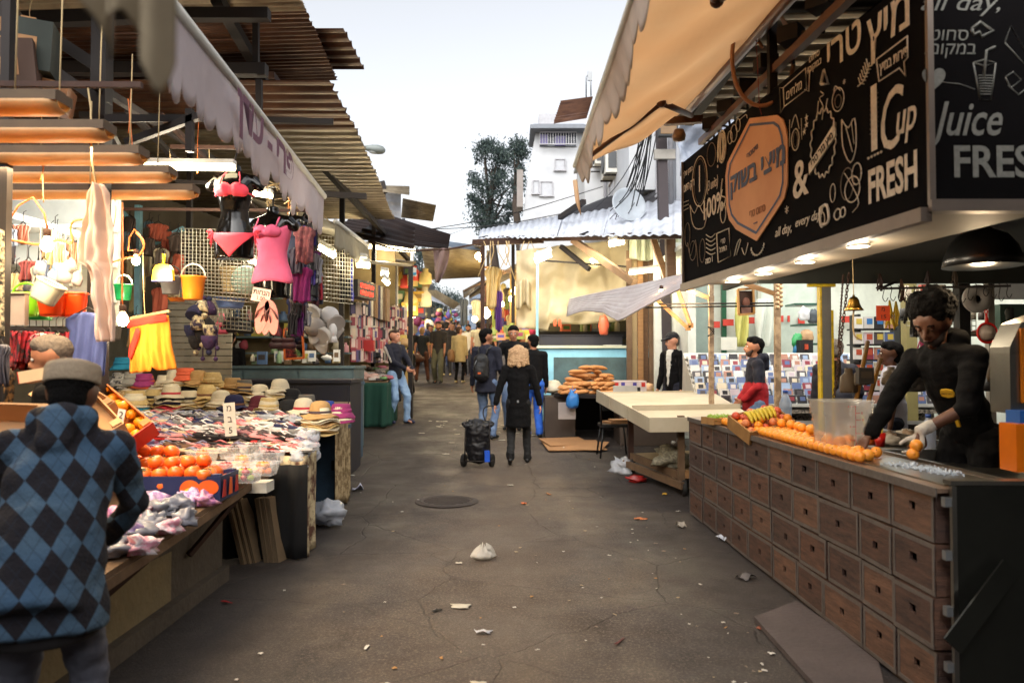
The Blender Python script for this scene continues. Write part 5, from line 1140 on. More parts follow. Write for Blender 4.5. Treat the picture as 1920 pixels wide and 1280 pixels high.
# yellow shorts with red band and slogan-like stripe
T=thing('hanging_shorts',W(283,590,5.6),'yellow shorts with a red waistband hanging over the hats','shorts'); m_yel=mat('yellow_cotton',(.86,.56,.12),.85,c2=(.78,.46,.08),ns=5,bump=.5,bs=14,transl=.2)
q=MB()
def shf(u,v):
 ks=[(0,246,316),(.12,244,318),(.6,242,322),(1,243,330)]
 for i in range(len(ks)-1):
  if ks[i][0]<=v<=ks[i+1][0]:
   t=(v-ks[i][0])/(ks[i+1][0]-ks[i][0]); l=ks[i][1]*(1-t)+ks[i+1][1]*t; r=ks[i][2]*(1-t)+ks[i+1][2]*t; break
 top=603-12*u; bot=700-8*u-(9*max(0,1-abs(u-.58)/.07))
 p=W(l+(r-l)*u,top+(bot-top)*v,5.6); p.y+= .05*math.sin(u*PI)*-1+(.02*math.sin(u*24+v*3)+.01*math.sin(u*50))*v; return p
q.grid(shf,60,26,0,.004); q.build('cloth',m_yel,T)
m_rb=mat('red_cotton',(.82,.16,.10),.85,bump=.3)
q=MB(); q.grid(lambda u,v:shf(u,.0+.14*v)+V((0,-.034,.004)),30,3,0,.006); q.build('waistband',m_rb,T)
q=MB(); q.grid(lambda u,v:shf(.02+.24*(1-u)+.03*v,.16+.5*u+.02*v)+V((.016*v,-.034,0)),14,3,0,.004)
q.grid(lambda u,v:shf(.02+.24*(1-u)+.12*v,.16+.5*u+.07*v)+V((0,-.034,0)),14,3,0,.004); q.build('side_stripe',m_rb,T)
q=MB(); q.bar(W(245,597,5.6),W(318,583,5.6),.02); q.tube([W(272,592,5.6),W(270,560,5.6),W(268,470,5.6)],.004,5); q.build('hanger',m_rope,T)
# ---------- buckets, baskets and pans ----------
def pail(px,py,d,r,h,col,label,cat='bucket',handle=True,white=True,rim=.85,name='plastic_bucket',hc=None):
 c=W(px,py,d); T=thing(name,c-V((0,0,h/2)),label,cat); M=Matrix.Translation(c-V((0,0,h/2))); mt=mat('plastic_%02d%02d%02d'%tuple(int(x*99) for x in col),col,.35,spec=.6,transl=.15)
 q=MB(); q.lathe([(0,0),(r*rim*.86,0),(r*rim*.9,.008),(r*.97,h*.92),(r*1.05,h*.93),(r*1.05,h),(r*.98,h),(r*.96,h*.9),(r*rim*.85,.015),(0,.012)],28,0,M); q.build('body',mt,T)
 if handle: q=MB(); q.tube([M@V((r*1.03*math.cos(a),0,h*.95+r*1.15*math.sin(a))) for a in [PI*i/14 for i in range(15)]],.0065,6); q.build('handle',hc or m_white,T)
 return T
pail(231,548,5.6,.065,.12,(.10,.58,.34),'small green bucket with a white handle below the bulb')
pail(362,540,6.0,.095,.19,(.95,.60,.16),'orange bucket with a white handle beside the grid')
pail(320,535,6.2,.085,.15,(.45,.45,.46),'grey bucket hanging behind the yellow dustpan',hc=m_dark)
pail(332,562,6.5,.08,.03,(.92,.55,.15),'shallow orange pan behind the grey bucket','pan',handle=False)
pail(436,525,7.2,.12,.24,(.88,.78,.56),'cream waisted plastic pot behind the wire grid','pot',handle=True)
pail(432,568,7.4,.15,.10,(.50,.62,.85),'pale blue basin behind the wire grid','basin',handle=False)
T=thing('plastic_colander',W(461,525,7.0),'pale green round colander hanging on the grid','colander'); M=Matrix.Translation(W(461,525,7.0))@Matrix.Rotation(PI/2,4,'X')
q=MB(); q.lathe([(.07,.05),(.085,.05),(.12,.01),(.135,.0),(.14,.006),(.12,.02),(.09,.06)],28,0,M); q.build('rim',mat('pale_green_plastic',(.68,.80,.74),.4),T)
q=MB(); q.lathe([(0,.055),(.085,.055),(.085,.058),(0,.058)],24,0,M); q.build('base',mat('teal_plastic',(.30,.60,.58),.4),T)
T=thing('yellow_dustpan',W(309,505,5.9),'bright yellow dustpan hanging by its handle','dustpan'); c=W(309,518,5.9); m_dp=mat('yellow_plastic',(.96,.80,.08),.3,spec=.6)
q=MB(); M=Matrix.Translation(c)@Matrix.Rotation(PI/2,4,'X'); q.prism([(-.082,-.035),(.082,-.035),(.074,.05),(.05,.085),(.0,.095),(-.05,.085),(-.074,.05)],.045,M); q.build('pan',m_dp,T)
q=MB(); q.tube([c+V((0,-.02,.085)),c+V((0,-.02,.12)),c+V((0,-.02,.175))],[.012,.01,.015],8); q.build('handle',m_dp,T); q=MB(); q.box(c+V((0,-.025,-.04)),(.168,.05,.012)); q.build('lip',mat('dark_blue_plastic',(.12,.15,.4),.4),T)
# big tubs and baskets at left, lit from behind
def tub(px,py,d,w_,h,tw,col,label,tilt=0,handle=None,mesh=False,cat='basket',name='plastic_basket'):
 c=W(px,py,d); T=thing(name,c-V((0,0,h/2)),label,cat); M=Matrix.Translation(c)@Matrix.Rotation(R(tilt),4,'Y'); mt=mat('plast_%02d%02d%02d'%tuple(int(x*99) for x in col),col,.35,spec=.6,transl=.3)
 q=MB(); n=24
 def fn(u,v):
  a=2*PI*u; k=(1-v)*1+v*tw; ex=.55
  x=math.copysign(abs(math.cos(a))**ex,math.cos(a))*w_/2*k; y=math.copysign(abs(math.sin(a))**ex,math.sin(a))*w_*.36*k
  return M@V((x,y,h/2-h*v))
 q.grid(fn,32,8,0,.006); q.add([M@V((math.copysign(abs(math.cos(a))**.55,math.cos(a))*w_/2*tw,math.copysign(abs(math.sin(a))**.55,math.sin(a))*w_*.36*tw,-h/2)) for a in [2*PI*i/24 for i in range(24)]],[tuple(range(24))])
 if mesh:
  for i in range(9):
   v=.1+.09*i; q.tube([fn(u/32,v)+V((0,-.003,0)) for u in range(33)],.003,4,0)
 q.build('body',mt,T)
 q=MB(); q.tube([M@(Vector((math.copysign(abs(math.cos(a))**.55,math.cos(a))*w_/2*1.04,math.copysign(abs(math.sin(a))**.55,math.sin(a))*w_*.36*1.04,h/2))) for a in [2*PI*i/32 for i in range(33)]],.009,6); q.build('rim',mt,T)
 if handle: q=MB(); q.tube([M@V((w_/2*math.cos(a),0,h/2+w_*.42*math.sin(a))) for a in [PI*i/14 for i in range(15)]],.007,6); q.build('handle',handle if not isinstance(handle,bool) else mt,T)
tub(48,572,4.7,.165,.14,.72,(.55,.85,.15),'lime green plastic basket with arched handle',handle=True)
tub(75,585,4.9,.15,.10,.8,(.08,.55,.25),'dark green basket under the lime one')
tub(100,572,4.6,.165,.135,.75,(.98,.38,.10),'orange red plastic basket left of its twin')
tub(137,572,4.65,.15,.14,.78,(.98,.36,.09),'orange red plastic basket next to the blue shirt')
tub(88,548,4.45,.15,.12,.8,(.93,.92,.82),'white latticed basket tilted in front of the orange ones',tilt=28,mesh=True)
q=MB(); q.box(W(30,580,4.5),(.13,.04,.19),0); q.box(W(30,550,4.49),(.13,.05,.006),0); tag(q.build('grey_carton',mat('grey_carton_',(.62,.56,.52),.8)),'blank grey beige carton hanging below the lime basket','carton')
# things in white bags behind the baskets (bright bay)
for i,(px,py,s,c) in enumerate([(75,505,.05,(.9,.9,.92)),(100,520,.05,(.88,.90,.95)),(122,515,.07,(.93,.93,.93)),(145,525,.05,(.9,.85,.85)),(105,505,.035,(.55,.70,.9)),(50,540,.035,(.2,.2,.25)),(133,500,.05,(.9,.92,.9))]):
 p=W(px,py,4.9); q=lump(p,(s*.7,s*.5,s*1.1),i+80,nz=.4); q.tube([p,p+V((0,0,.3))],.003,4); tag(q.build('hanging_packet',cm(tuple(x*.8 for x in c),.6)),'small packet hanging on a string behind the baskets','packet','packets hanging behind the baskets')
# bright white bay with shelves behind baskets
BY=thing('lit_bay',V((X(90,6.1),6.2,gz(6))),'brightly lit white shop bay behind the baskets','shop bay')
q=MB(); a=W(8,400,6.3); b=W(215,600,6.3); q.box(((a.x+b.x)/2,6.36,(a.z+b.z)/2+.1),(b.x-a.x,.04,1.2)); q.build('back_panel',mat('bay_white',(.80,.81,.78),.7),BY)
for i in range(3):
 q=MB(); q.box(((a.x+b.x)/2,6.2,a.z-.15-i*.3),(b.x-a.x,.3,.02)); q.build('shelf',m_white,BY)
q=MB(); q.bar(W(8,398,6.0),W(150,440,6.0),.05); q.build('edge_trim',m_white,BY)
for i in range(5): light('bay_glow','POINT',W(30+35*i,420,5.95),1.5,(1,.98,.9),.1)
# clothes rail of patterned bikinis behind the grey haired man
q=MB(); q.bar(W(5,615,5.2),W(130,618,5.2),.02); tag(q.build('clothes_rail',m_dark),'dark rail of patterned swimwear at the far left','rail')
pats=[mat('print_red',(.65,.12,.18),.8,c2=(.12,.08,.1),ns=22,sharp=True,namt=1),mat('print_dark',(.13,.12,.13),.8,c2=(.65,.2,.2),ns=20,sharp=True,namt=1),mat('print_white',(.82,.80,.70),.8,c2=(.35,.55,.25),ns=22,sharp=True,namt=1),mat('print_pink',(.85,.35,.45),.8,c2=(.9,.85,.8),ns=24,sharp=True,namt=1),mat('leopard',(.50,.36,.20),.8,c2=(.08,.06,.05),ns=30,sharp=True,namt=1)]
rr=random.Random(4)
for i in range(11):
 px=5+i*12.5; m_=pats[[1,0,1,0,1,1,3,0,2,2,0][i]]
 garment(px,622+rr.uniform(-3,3),5.25+rr.uniform(-.1,.1),.13,.20+rr.uniform(0,.08),m_,'patterned swimwear hanging on the far left rail','shirt',R(rr.uniform(-40,40)),'patterned swimwear on the far left rail',fold_=.03,seed=i)
garment(8,690,4.2,.10,.3,pats[4],'leopard print dress at the left edge behind the hoodie man',fold_=.03,seed=5)
garment(0,645,4.0,.09,.22,cm((.28,.28,.33)),'dark grey garment at the left picture edge',fold_=.03,seed=6)
# patterned strip at left edge (upper)
q=MB(); q.grid(lambda u,v:W(-8+14*u,430+200*v,4.0)+V((0,.02*math.sin(u*9),0)),6,8,0,.004); tag(q.build('patterned_strip',mat('speckle',(.80,.75,.62),.8,c2=(.1,.1,.1),ns=40,sharp=True,namt=1)),'narrow black and white speckled cloth at the left edge','cloth')
# ---------- wire grids ----------
def wgrid(c0,c1,c2_,c3,n,m,label,r=.004,mt=None):
 c=[W(*p) for p in (c0,c1,c2_,c3)]; q=MB()
 for i in range(n+1): q.tube([c[0].lerp(c[1],i/n),c[3].lerp(c[2],i/n)],r,4)
 for j in range(m+1): q.tube([c[0].lerp(c[3],j/m)+V((0,.008,0)),c[1].lerp(c[2],j/m)+V((0,.008,0))],r,4)
 return tag(q.build('wire_grid',mt or mat('pale_wire',(.72,.70,.62),.4,.3)),label,'grid')
wgrid((340,428,6.8),(488,432,6.8),(488,568,6.8),(340,556,6.8),21,19,'pale wire grid behind the bikini mannequin')
wgrid((585,440,9.5),(662,446,11),(662,570,11),(585,562,9.5),14,16,'pale wire grid hung with bags under the awning')
wgrid((395,570,7.6),(470,574,7.6),(470,620,7.6),(395,614,7.6),10,6,'small lower wire grid above the black bags')
# ---------- dangling goods: row of caps, bags, sandals, hats ----------
def capprop(px,py,d,mt,label,rz=0,s=1,grp='caps hanging in a row',rot=None):
 T=thing('baseball_cap',W(px,py,d),label,'cap',grp,local=True); q=MB()
 q.lathe([(.085,-.03),(.088,-.03),(.088,.0),(.080,.035),(.055,.065),(0,.075)],18,0); q.build('crown',mt,T)
 q=MB(); q.grid(lambda u,v:V((.075*math.cos(R(20)+u*R(140)),(.075+.085*v*math.sin(PI*u)**.6)*math.sin(R(20)+u*R(140)),-.03-.02*v-.012*v*abs(2*u-1)**2)),14,5,0,.004); q.build('peak',mt,T)
 T.rotation_euler=rot or (R(-60),0,rz); T.scale=(s,)*3; return T
cc=[(.80,.76,.70),(.66,.62,.58),(.72,.67,.55),(.60,.56,.52),(.82,.80,.78),(.30,.28,.27)]
for i,(px,py) in enumerate([(582,588),(597,596),(607,600),(590,612),(618,592),(578,610),(603,630),(628,606)]): capprop(px,py,8.2+.15*(i%3),cm(cc[i%6],.85),'beige or grey cap hanging under the awning by the white head form',rz=i,s=1.25)
q=MB(); q.sph(W(624,620,8.3),(.05,.06,.085),0,12,8); q.tube([W(624,628,8.3),W(624,642,8.3)],[.035,.06],8); tag(q.build('head_form',cm((.9,.88,.85),.5)),'white display head beside the hanging caps','head form')
# pink sandals
for i,(px,py,rz) in enumerate([(492,593,.2),(510,595,-.15),(500,600,.1)]):
 o=dup(FT,loc=W(px,py,6.2),rot=(R(90),rz,0),scale=1.18 if i<2 else 1.0,label=['left one of two big pink flip flops hanging below the vest','right one of two big pink flip flops hanging below the vest','third pink flip flop hanging between the big pair'][i],group='pink flip flops below the vest')
 for ch in o.children: recol(ch,cm((.88,.55,.50),.6) if ch.name.startswith('sole') else cm((.45,.28,.25),.6))
# wooly pompom hats bundle
m_kn=[mat('knit_cream',(.80,.74,.58),.95,c2=(.15,.12,.2),ns=16,sharp=True,namt=1,bump=.4),mat('knit_purple',(.20,.12,.26),.95,bump=.6,bs=60),mat('knit_navy',(.12,.13,.25),.95,bump=.6,bs=60),mat('knit_black',(.08,.07,.08),.95,bump=.6,bs=60)]
for i,(px,py,mi) in enumerate([(365,585,2),(378,577,0),(392,580,1),(372,605,0),(388,608,3),(360,620,2),(395,620,0),(380,625,3),(368,640,3),(392,640,1)]):
 p=W(px,py,6.6+.05*(i%3)); T=thing('pompom_hat',p,'knitted pompom hat in a hanging bundle','knitted hat','knitted pompom hats in a bundle'); q=MB(); M=Matrix.Translation(p)@Matrix.Rotation(R(180 if i>4 else 20*(i-2)),4,'X')
 q.lathe([(.065,-.05),(.068,-.05),(.066,0),(.045,.05),(.02,.075),(0,.08)],14,0,M); q.build('knit',m_kn[mi],T)
 q=MB(); q.sph(M@V((0,0,.095)),.027,0,9,6,nz=.3,seed=i); q.build('pompom',m_kn[(mi+1)%4],T)
 if i>4: q=MB(); q.tube([M@V((.06,0,-.05)),M@V((.065,0,-.12)) if False else p+V((.06,0,-.14))],.006,5); q.sph(p+V((.06,0,-.155)),.022,0,8,6); q.build('tassel',m_kn[1],T)
# dark bags and accessories hanging further right
def bag(px,py,d,w_,h,c,label,grp=None,cat='bag'):
 p=W(px,py,d); T=thing('shoulder_bag',p,label,cat,grp); b_=MB(); capsule(b_,p+V((-w_*.32,0,-h*.25)),h*.24,p+V((w_*.32,0,-h*.25)),h*.24,n=10); capsule(b_,p+V((-w_*.3,0,.1*h)),h*.14,p+V((w_*.3,0,.1*h)),h*.14,n=10)
 q=b_; q.build('pouch',cm(c,.6),T); q=MB(); q.tube([p+V((-w_*.35,0,0)),p+V((-.02,0,h*.8)),p+V((.02,0,h*.8)),p+V((w_*.35,0,0))],.006,5); q.build('strap',cm(c,.6),T)
for i,(px,py,c) in enumerate([(428,610,(.07,.06,.07)),(445,608,(.09,.08,.08)),(460,612,(.06,.06,.06)),(415,612,(.85,.35,.45)),(436,600,(.1,.1,.12)),(540,640,(.25,.1,.13)),(520,640,(.2,.08,.1))]): bag(px,py,7.9,.15,.17,c,'dark bag hanging behind the sandals' if i!=3 else 'bright pink patterned pouch beside the black bags','bags hanging behind the sandals' if i!=3 else None)
rr=random.Random(12)
cols=[(.18,.19,.26),(.25,.26,.32),(.12,.11,.13),(.35,.34,.40),(.42,.10,.40),(.62,.08,.16),(.20,.14,.42),(.16,.18,.30),(.55,.54,.56),(.10,.10,.12),(.30,.14,.16),(.45,.42,.42)]
for i in range(46):
 t=i/46; px=540+60*rr.random()**.8; py=405+rr.uniform(0,1)*185; d=6.9+(px-540)/60*1.8+rr.uniform(-.1,.1)
 if px<552 and 430<py<530: px+=14
 garment(px,py,d,rr.uniform(.10,.17),rr.uniform(.14,.30),cm(cols[rr.randrange(12)],.85),'dark garment or bag hanging in the thick row beyond the pink vest','shirt',R(rr.uniform(-75,75)),'dark goods hanging in a row beyond the pink vest',fold_=.02,seed=i)
for i,(px,py,c,lab) in enumerate([(571,445,(.25,.13,.16),'checked scarf hanging in the row beyond the vest'),(566,520,(.50,.08,.38),'magenta garment hanging in the row beyond the vest'),(549,475,(.22,.15,.45),'violet cloth hanging right behind the pink vest'),(556,575,(.14,.16,.34),'navy bag with white stripes hanging low')]): garment(px,py-20,6.9+.2*i,.20,.34,mat('plaid%d'%i,c,.85,c2=(.75,.45,.45) if i==0 else tuple(x*.6 for x in c),ns=18,stretch=(1,1,1)),lab,fold_=.02,seed=i+70)
# mirror with orange frame
T=thing('hanging_mirror',W(550,645,8.4),'orange framed mirror hanging over the blue counter','mirror'); a=W(533,617,8.4); b=W(567,671,8.4); q=MB()
for p0,p1 in [((533,617),(567,617)),((567,617),(570,671)),((570,671),(534,673)),((534,673),(533,617))]: q.bar(W(*p0,8.4),W(*p1,8.4),.022)
q.build('frame',mat('orange_frame',(.80,.38,.12),.5),T); q=MB(); q.box(((a.x+b.x)/2+.01,8.405,(a.z+b.z)/2),(b.x-a.x,.006,a.z-b.z)); q.build('glass',mat('mirror_glass',(.8,.8,.8),.05,1),T)
# shelves and wares behind the blue counter
ST=thing('stall_shelves',V((X(520,13),13.2,gz(13))),'crowded lit shelves behind the long blue counter','shelves')
for j in range(4):
 q=MB(); a=W(375,602+j*30,12.9); b=W(655,602+j*30,12.9); q.box(((a.x+b.x)/2,12.95,a.z),(b.x-a.x,.3,.03)); q.build('shelf',m_cb2,ST)
q=MB(); a=W(330,430,13.2); b=W(652,720,13.2); q.box(((a.x+b.x)/2,13.3,(a.z+b.z)/2),(b.x-a.x,.06,a.z-b.z)); q.build('back_panel',mat('warm_back',(.52,.45,.32),.9,c2=(.30,.25,.18),ns=2,nd=7),ST)
bright=[(.85,.80,.70),(.80,.55,.55),(.35,.45,.6),(.75,.70,.3),(.25,.22,.22),(.6,.25,.3),(.55,.65,.5),(.9,.88,.85),(.8,.7,.5),(.45,.35,.25)]
def goods(n,fx,fy,fd,ws,hs_,label,grp,name='packaged_item',seed=0,cat='packet',dz=.03,kinds=None,cols_=None):
 rr=random.Random(seed); cs_=cols_ or bright; out=[]
 for i in range(n):
  px=rr.uniform(*fx); py=rr.choice(fy)+rr.uniform(-2,2) if isinstance(fy,list) else rr.uniform(*fy); d=rr.uniform(*fd); w_=rr.uniform(*ws); h=rr.uniform(*hs_)
  k=rr.random(); p=W(px,py,d)
  q=MB()
  if k<.45: q.box(p+V((0,0,h/2)),(w_,.06,h),0,rz=0); q.box(p+V((0,-.032,h*.55)),(w_*.7,.004,h*.4),1)
  elif k<.75: q.lathe([(0,0),(w_*.4,0),(w_*.45,.02),(w_*.42,h*.65),(w_*.2,h*.8),(w_*.2,h),(0,h)],10,0,Matrix.Translation(p))
  else: lump(p+V((0,0,h/2)),(w_*.5,w_*.4,h*.45),i+seed,0,q,10,7)
  out.append(tag(q.build(name,[cm(cs_[rr.randrange(len(cs_))],.6),cm(cs_[rr.randrange(len(cs_))],.6)]),label,cat,grp))
 return out
goods(46,(385,650),[602-1,632-1,662-1],(12.8,13.0),(.10,.22),(.12,.24),'small ware on the lit shelves behind the blue counter','wares on the shelves behind the blue counter',seed=3)
goods(16,(470,640),[681,679],(11.3,11.6),(.08,.16),(.08,.2),'small ware standing on the long blue counter','wares on the long blue counter',seed=5)
rr=random.Random(44)
for i in range(34):
 px=rr.uniform(205,345); py=rr.uniform(405,600); d=rr.uniform(8.2,9.4)
 c=[(.55,.42,.28),(.62,.30,.20),(.75,.66,.45),(.30,.24,.2),(.45,.40,.35),(.70,.35,.25),(.35,.42,.45),(.8,.74,.6)][rr.randrange(8)]
 garment(px,py,d,rr.uniform(.12,.26),rr.uniform(.18,.42),cm(c,.8),'dim garment hanging deep inside the stall behind the buckets','shirt',R(rr.uniform(-50,50)),'garments hanging deep inside the bucket stall',fold_=.03,seed=i+400)
for i in range(26):
 px=rr.uniform(15,150); py=rr.uniform(420,520)
 c=[(.80,.55,.45),(.55,.62,.75),(.85,.78,.6),(.60,.30,.30),(.75,.75,.72),(.35,.35,.4),(.85,.5,.3)][rr.randrange(7)]
 garment(px,py,rr.uniform(5.4,5.9),rr.uniform(.07,.13),rr.uniform(.12,.26),cm(c,.8),'small garment hanging inside the bright bay behind the baskets','shirt',R(rr.uniform(-60,60)),'garments hanging inside the bright bay',fold_=.02,seed=i+500)
# ================= RIGHT: juice stand =================
JA=V((1.445,6.25,2.19)); JB=V((1.755,3.13,2.19)); JU=(JB-JA).normalized(); JL=(JB-JA).length; JH=1.03; JN=V((-JU.y,JU.x,0)); JN=JN if JN.x<0 else -JN
SG=thing('sign_board',(1.6,4.7,2.19),'big black chalkboard sign with an orange shield over the juice stand','sign')
m_chb=mat('chalkboard',(.045,.038,.043),.95,c2=(.085,.075,.08),spec=.12,ns=2.6,nd=7,bump=.05); m_chalk=mat('chalk_cream',(.97,.93,.85),.9,c2=(.82,.75,.65),ns=35,namt=.6); m_chalk2=mat('chalk_dim',(.62,.55,.47),.85,c2=(.40,.35,.30),ns=40)
m_shield=mat('shield_orange',(.90,.66,.46),.7,c2=(.82,.56,.37),ns=3,nd=6); m_shb=mat('shield_blue',(.26,.30,.42),.6); m_alu=mat('dull_aluminium',(.55,.50,.46),.45,.6)
FM=Matrix((JU,V((0,0,1)),JN)).transposed().to_4x4(); FM.translation=JA+JN*.004
q=MB(); back=-JN*.05
q.add([JA,JB,JB+V((0,0,JH)),JA+V((0,0,JH))]+[p+back for p in (JA,JB,JB+V((0,0,JH)),JA+V((0,0,JH)))],[(0,1,2,3),(7,6,5,4),(0,4,5,1),(1,5,6,2),(2,6,7,3),(3,7,4,0)]); q.build('board',m_chb,SG)
q=MB(); q.bar(JA+V((0,0,-.03))+JN*.01,JB+V((0,0,-.03))+JN*.01,.05,.06); q.bar(JA+JN*.01+V((0,0,0)),JA+V((0,0,JH))+JN*.01,.018,.018); q.build('frame',m_alu,SG)
def suv(px,py):
 "point of the sign face seen at a photo pixel, in face coordinates"
 o=V((0,0,CZ)); t=(W(px,py,1.0)-o); k=(JA-o).dot(JN)/t.dot(JN); p=o+t*k-JA
 return p.dot(JU),p.z,(o+t*k).y
def stx(q,s,px,py,hpx,m=0,**k):
 u,v,d=suv(px,py); q.text(s,hpx/(F/d)/.72,FM@Matrix.Translation((u,v,0.002)),m,ex=.001,**k)
art=MB()
stx(art,'ירט',1583,86,66,sx=.95,off=.003); stx(art,'ץימ',1668,42,78,sx=.95,off=.003)
stx(art,'1',1641,228,128,sx=.9,off=.004)
stx(art,'C',1668,232,118,sx=.62,off=.001,shear=.25); stx(art,'up',1699,220,66,sx=.7,shear=.25,off=.002)
stx(art,'FRESH',1674,338,66,sx=.62,off=.006)
stx(art,'&',1502,338,72,sx=.95,off=.004)
stx(art,'every day!',1517,410,18,shear=.3,sx=1.0); stx(art,'all day,',1470,432,18,shear=.3,sx=1.0)
stx(art,'100%',1337,388,38,sx=.95,off=.003); stx(art,'1',1313,338,52,sx=.7,off=.001); stx(art,'םויה קר',1293,348,15,off=.002,sx=.9); stx(art,'ךלש ןמזה',1291,322,10)
stx(art,'(3 units)',1337,345,20,sx=.6,shear=.2); stx(art,'!',1347,300,36,sx=.8); stx(art,'*',1477,400,24); stx(art,'*',1585,158,16)
stx(art,'טוחס',1528,106,13,shear=.2); stx(art,'!םוקמב',1528,124,13,shear=.2)
stx(art,'ץימב תוריפ',1678,112,20,sx=.72,off=.001); stx(art,'םיחלמ',1490,170,18,sx=.95,shear=.1)
stx(art,'ירט',1357,452,11); stx(art,'לחתה',1357,467,11); stx(art,'המכ 1',1331,488,11,off=.001)
def U(px,py): u,v,d=suv(px,py); return FM@V((u,v,.003))
def line(q,pts,r=.004,m=0,closed=False,sm=1):
 r=r*.8; P=[U(*p)-JN*(.0025) for p in pts]
 if closed: P=P+[P[0]]
 if sm and not closed: P=smooth(P,3)
 q.tube(P,r,4,m)
def ell(q,px,py,rx,ry,r=.004,m=0,a0=0,a1=360,n=22,wav=0,wn=20):
 line(q,[(px+rx*(1+wav*math.sin(wn*R(a)))*math.cos(R(a)),py+ry*(1+wav*math.sin(wn*R(a)))*math.sin(R(a))-( -.35)*rx*math.cos(R(a))*-1) for a in [a0+(a1-a0)*i/n for i in range(n+1)]],r,m,sm=0)
line(art,[(1645,112),(1703,68),(1704,108),(1697,116),(1700,143),(1688,128),(1650,153),(1645,112)],.005,sm=0)
for i in range(5): ell(art,1630+i*6,297-i*3,1.6,1.8,.004,n=6)
for i in range(9): line(art,[(1633,180+i*9),(1648,174+i*9)],.003,1,sm=0)
ell(art,1545,268,23,62,.006,wav=.06,wn=18,n=110)
line(art,[(1519,308),(1568,230),(1569,255),(1520,328),(1519,308)],.006,sm=0)
q2=MB(); P=[U(*p) for p in [(1519,308),(1568,230),(1569,256),(1520,328)]]
art.add([p+JN*.003 for p in P],[(0,1,2,3)],0)
u_,v_,d_=suv(1544,281); art.text('ירט רזג ץימ',.055,FM@Matrix.Translation((u_,v_,.0075))@Matrix.Rotation(R(24),4,'Z'),2,ex=.0005,off=.001)
line(art,[(1543,225),(1545,200),(1538,185),(1546,178),(1540,172)],.004); line(art,[(1534,215),(1536,190)],.004);line(art,[(1550,205),(1553,185)],.004)
ell(art,1493,262,7,20,.005); line(art,[(1485,240),(1493,215),(1500,242)],.004); line(art,[(1482,225),(1482,275)],.003); line(art,[(1504,222),(1505,262)],.003); ell(art,1493,262,4,14,.003,1)
for x,y in [(1514,222),(1510,248),(1514,235)]: stx(art,'★',x,y,12)
ell(art,1573,187,11,22,.004); ell(art,1573,190,6,12,.004,1); line(art,[(1565,172),(1568,162),(1577,170)],.004)
line(art,[(1580,225),(1592,240),(1604,222),(1607,275),(1596,305),(1582,275),(1580,225)],.005); line(art,[(1588,240),(1600,285)],.004); line(art,[(1598,230),(1603,270)],.003)
ell(art,1608,326,9,20,.005); ell(art,1600,355,14,24,.005); ell(art,1590,345,12,30,.004,1); line(art,[(1585,325),(1600,350),(1612,380),(1600,398)],.004)
line(art,[(1610,162),(1622,150),(1632,118)],.005);
for i in range(6): line(art,[(1614+i*3,156-i*6),(1622+i*3,158-i*7)],.004,sm=0); line(art,[(1614+i*3,156-i*6),(1611+i*3,146-i*7)],.004,sm=0)
line(art,[(1470,165),(1512,128),(1514,168),(1472,200),(1470,165)],.005,sm=0); line(art,[(1472,200),(1465,212),(1463,165),(1470,165)],.004,sm=0); line(art,[(1512,135),(1520,132),(1518,172),(1510,168)],.004,sm=0)
line(art,[(1541,158),(1547,132),(1555,158),(1541,158)],.012,sm=0)
ell(art,1355,275,7,30,.010); ell(art,1355,275,3,24,.012); ell(art,1313,340,14,47,.005); ell(art,1313,340,11,42,.003,1)
for i in range(3): line(art,[(1279,381+i*8),(1292,376+i*7)],.004,sm=0)
line(art,[(1295,385),(1303,400),(1311,385),(1320,400),(1326,390),(1322,425),(1305,428),(1298,412),(1295,385)],.005)
for i in range(5): line(art,[(1325,440+i*8),(1334,445+i*8),(1342,438+i*9)],.005)
line(art,[(1345,438),(1368,428),(1371,480),(1348,492),(1345,438)],.006,sm=0)
line(art,[(1378,480),(1384,455),(1390,450),(1382,478)],.005); line(art,[(1392,465),(1398,478),(1404,455)],.004)
ell(art,1422,460,12,18,.006,a0=0,a1=180,wav=.1); ell(art,1543,412,5,14,.004); line(art,[(1540,390),(1552,385),(1556,410),(1550,420),(1540,418),(1540,390)],.012); ell(art,1572,402,6,10,.006); ell(art,1582,398,5,9,.006); ell(art,1563,362,5,17,.004)
ell(art,1335,290,8,22,.004,1); ell(art,1377,250,6,16,.004); ell(art,1385,235,4,12,.004); ell(art,1370,258,4,12,.004); line(art,[(1388,225),(1400,215),(1402,222)],.004)
line(art,[(1356,335),(1353,365),(1362,372),(1355,395)],.006); ell(art,1357,400,5,18,.005); ell(art,1290,440,5,22,.004,1); ell(art,1300,470,6,18,.004,1); line(art,[(1290,455),(1296,480),(1305,450),(1310,500)],.004,1); ell(art,1318,470,5,22,.004,1)
art.build('chalk_drawing',[m_chalk,m_chalk2,m_chb],SG)
shp=[(1409,222),(1460,216),(1471,224),(1477,242),(1480,262),(1480,345),(1474,372),(1462,392),(1422,452),(1383,430),(1370,412),(1365,390),(1363,330),(1367,305),(1377,285)]
q=MB(); uv=[suv(*p)[:2] for p in shp]; q.prism(uv[::-1],.008,FM@Matrix.Translation((0,0,.001)))
cu=sum(a for a,b in uv)/len(uv); cv=sum(b for a,b in uv)/len(uv)
inn=[((a-cu)*.90+cu,(b-cv)*.90+cv) for a,b in uv]; inn2=[((a-cu)*.855+cu,(b-cv)*.855+cv) for a,b in uv]
n=len(inn); q.add([FM@V((a,b,.0115)) for a,b in inn]+[FM@V((a,b,.0115)) for a,b in inn2],[(i,(i+1)%n,n+(i+1)%n,n+i) for i in range(n)],1)
sh=q.build('shield',[m_shield,m_shb],SG)
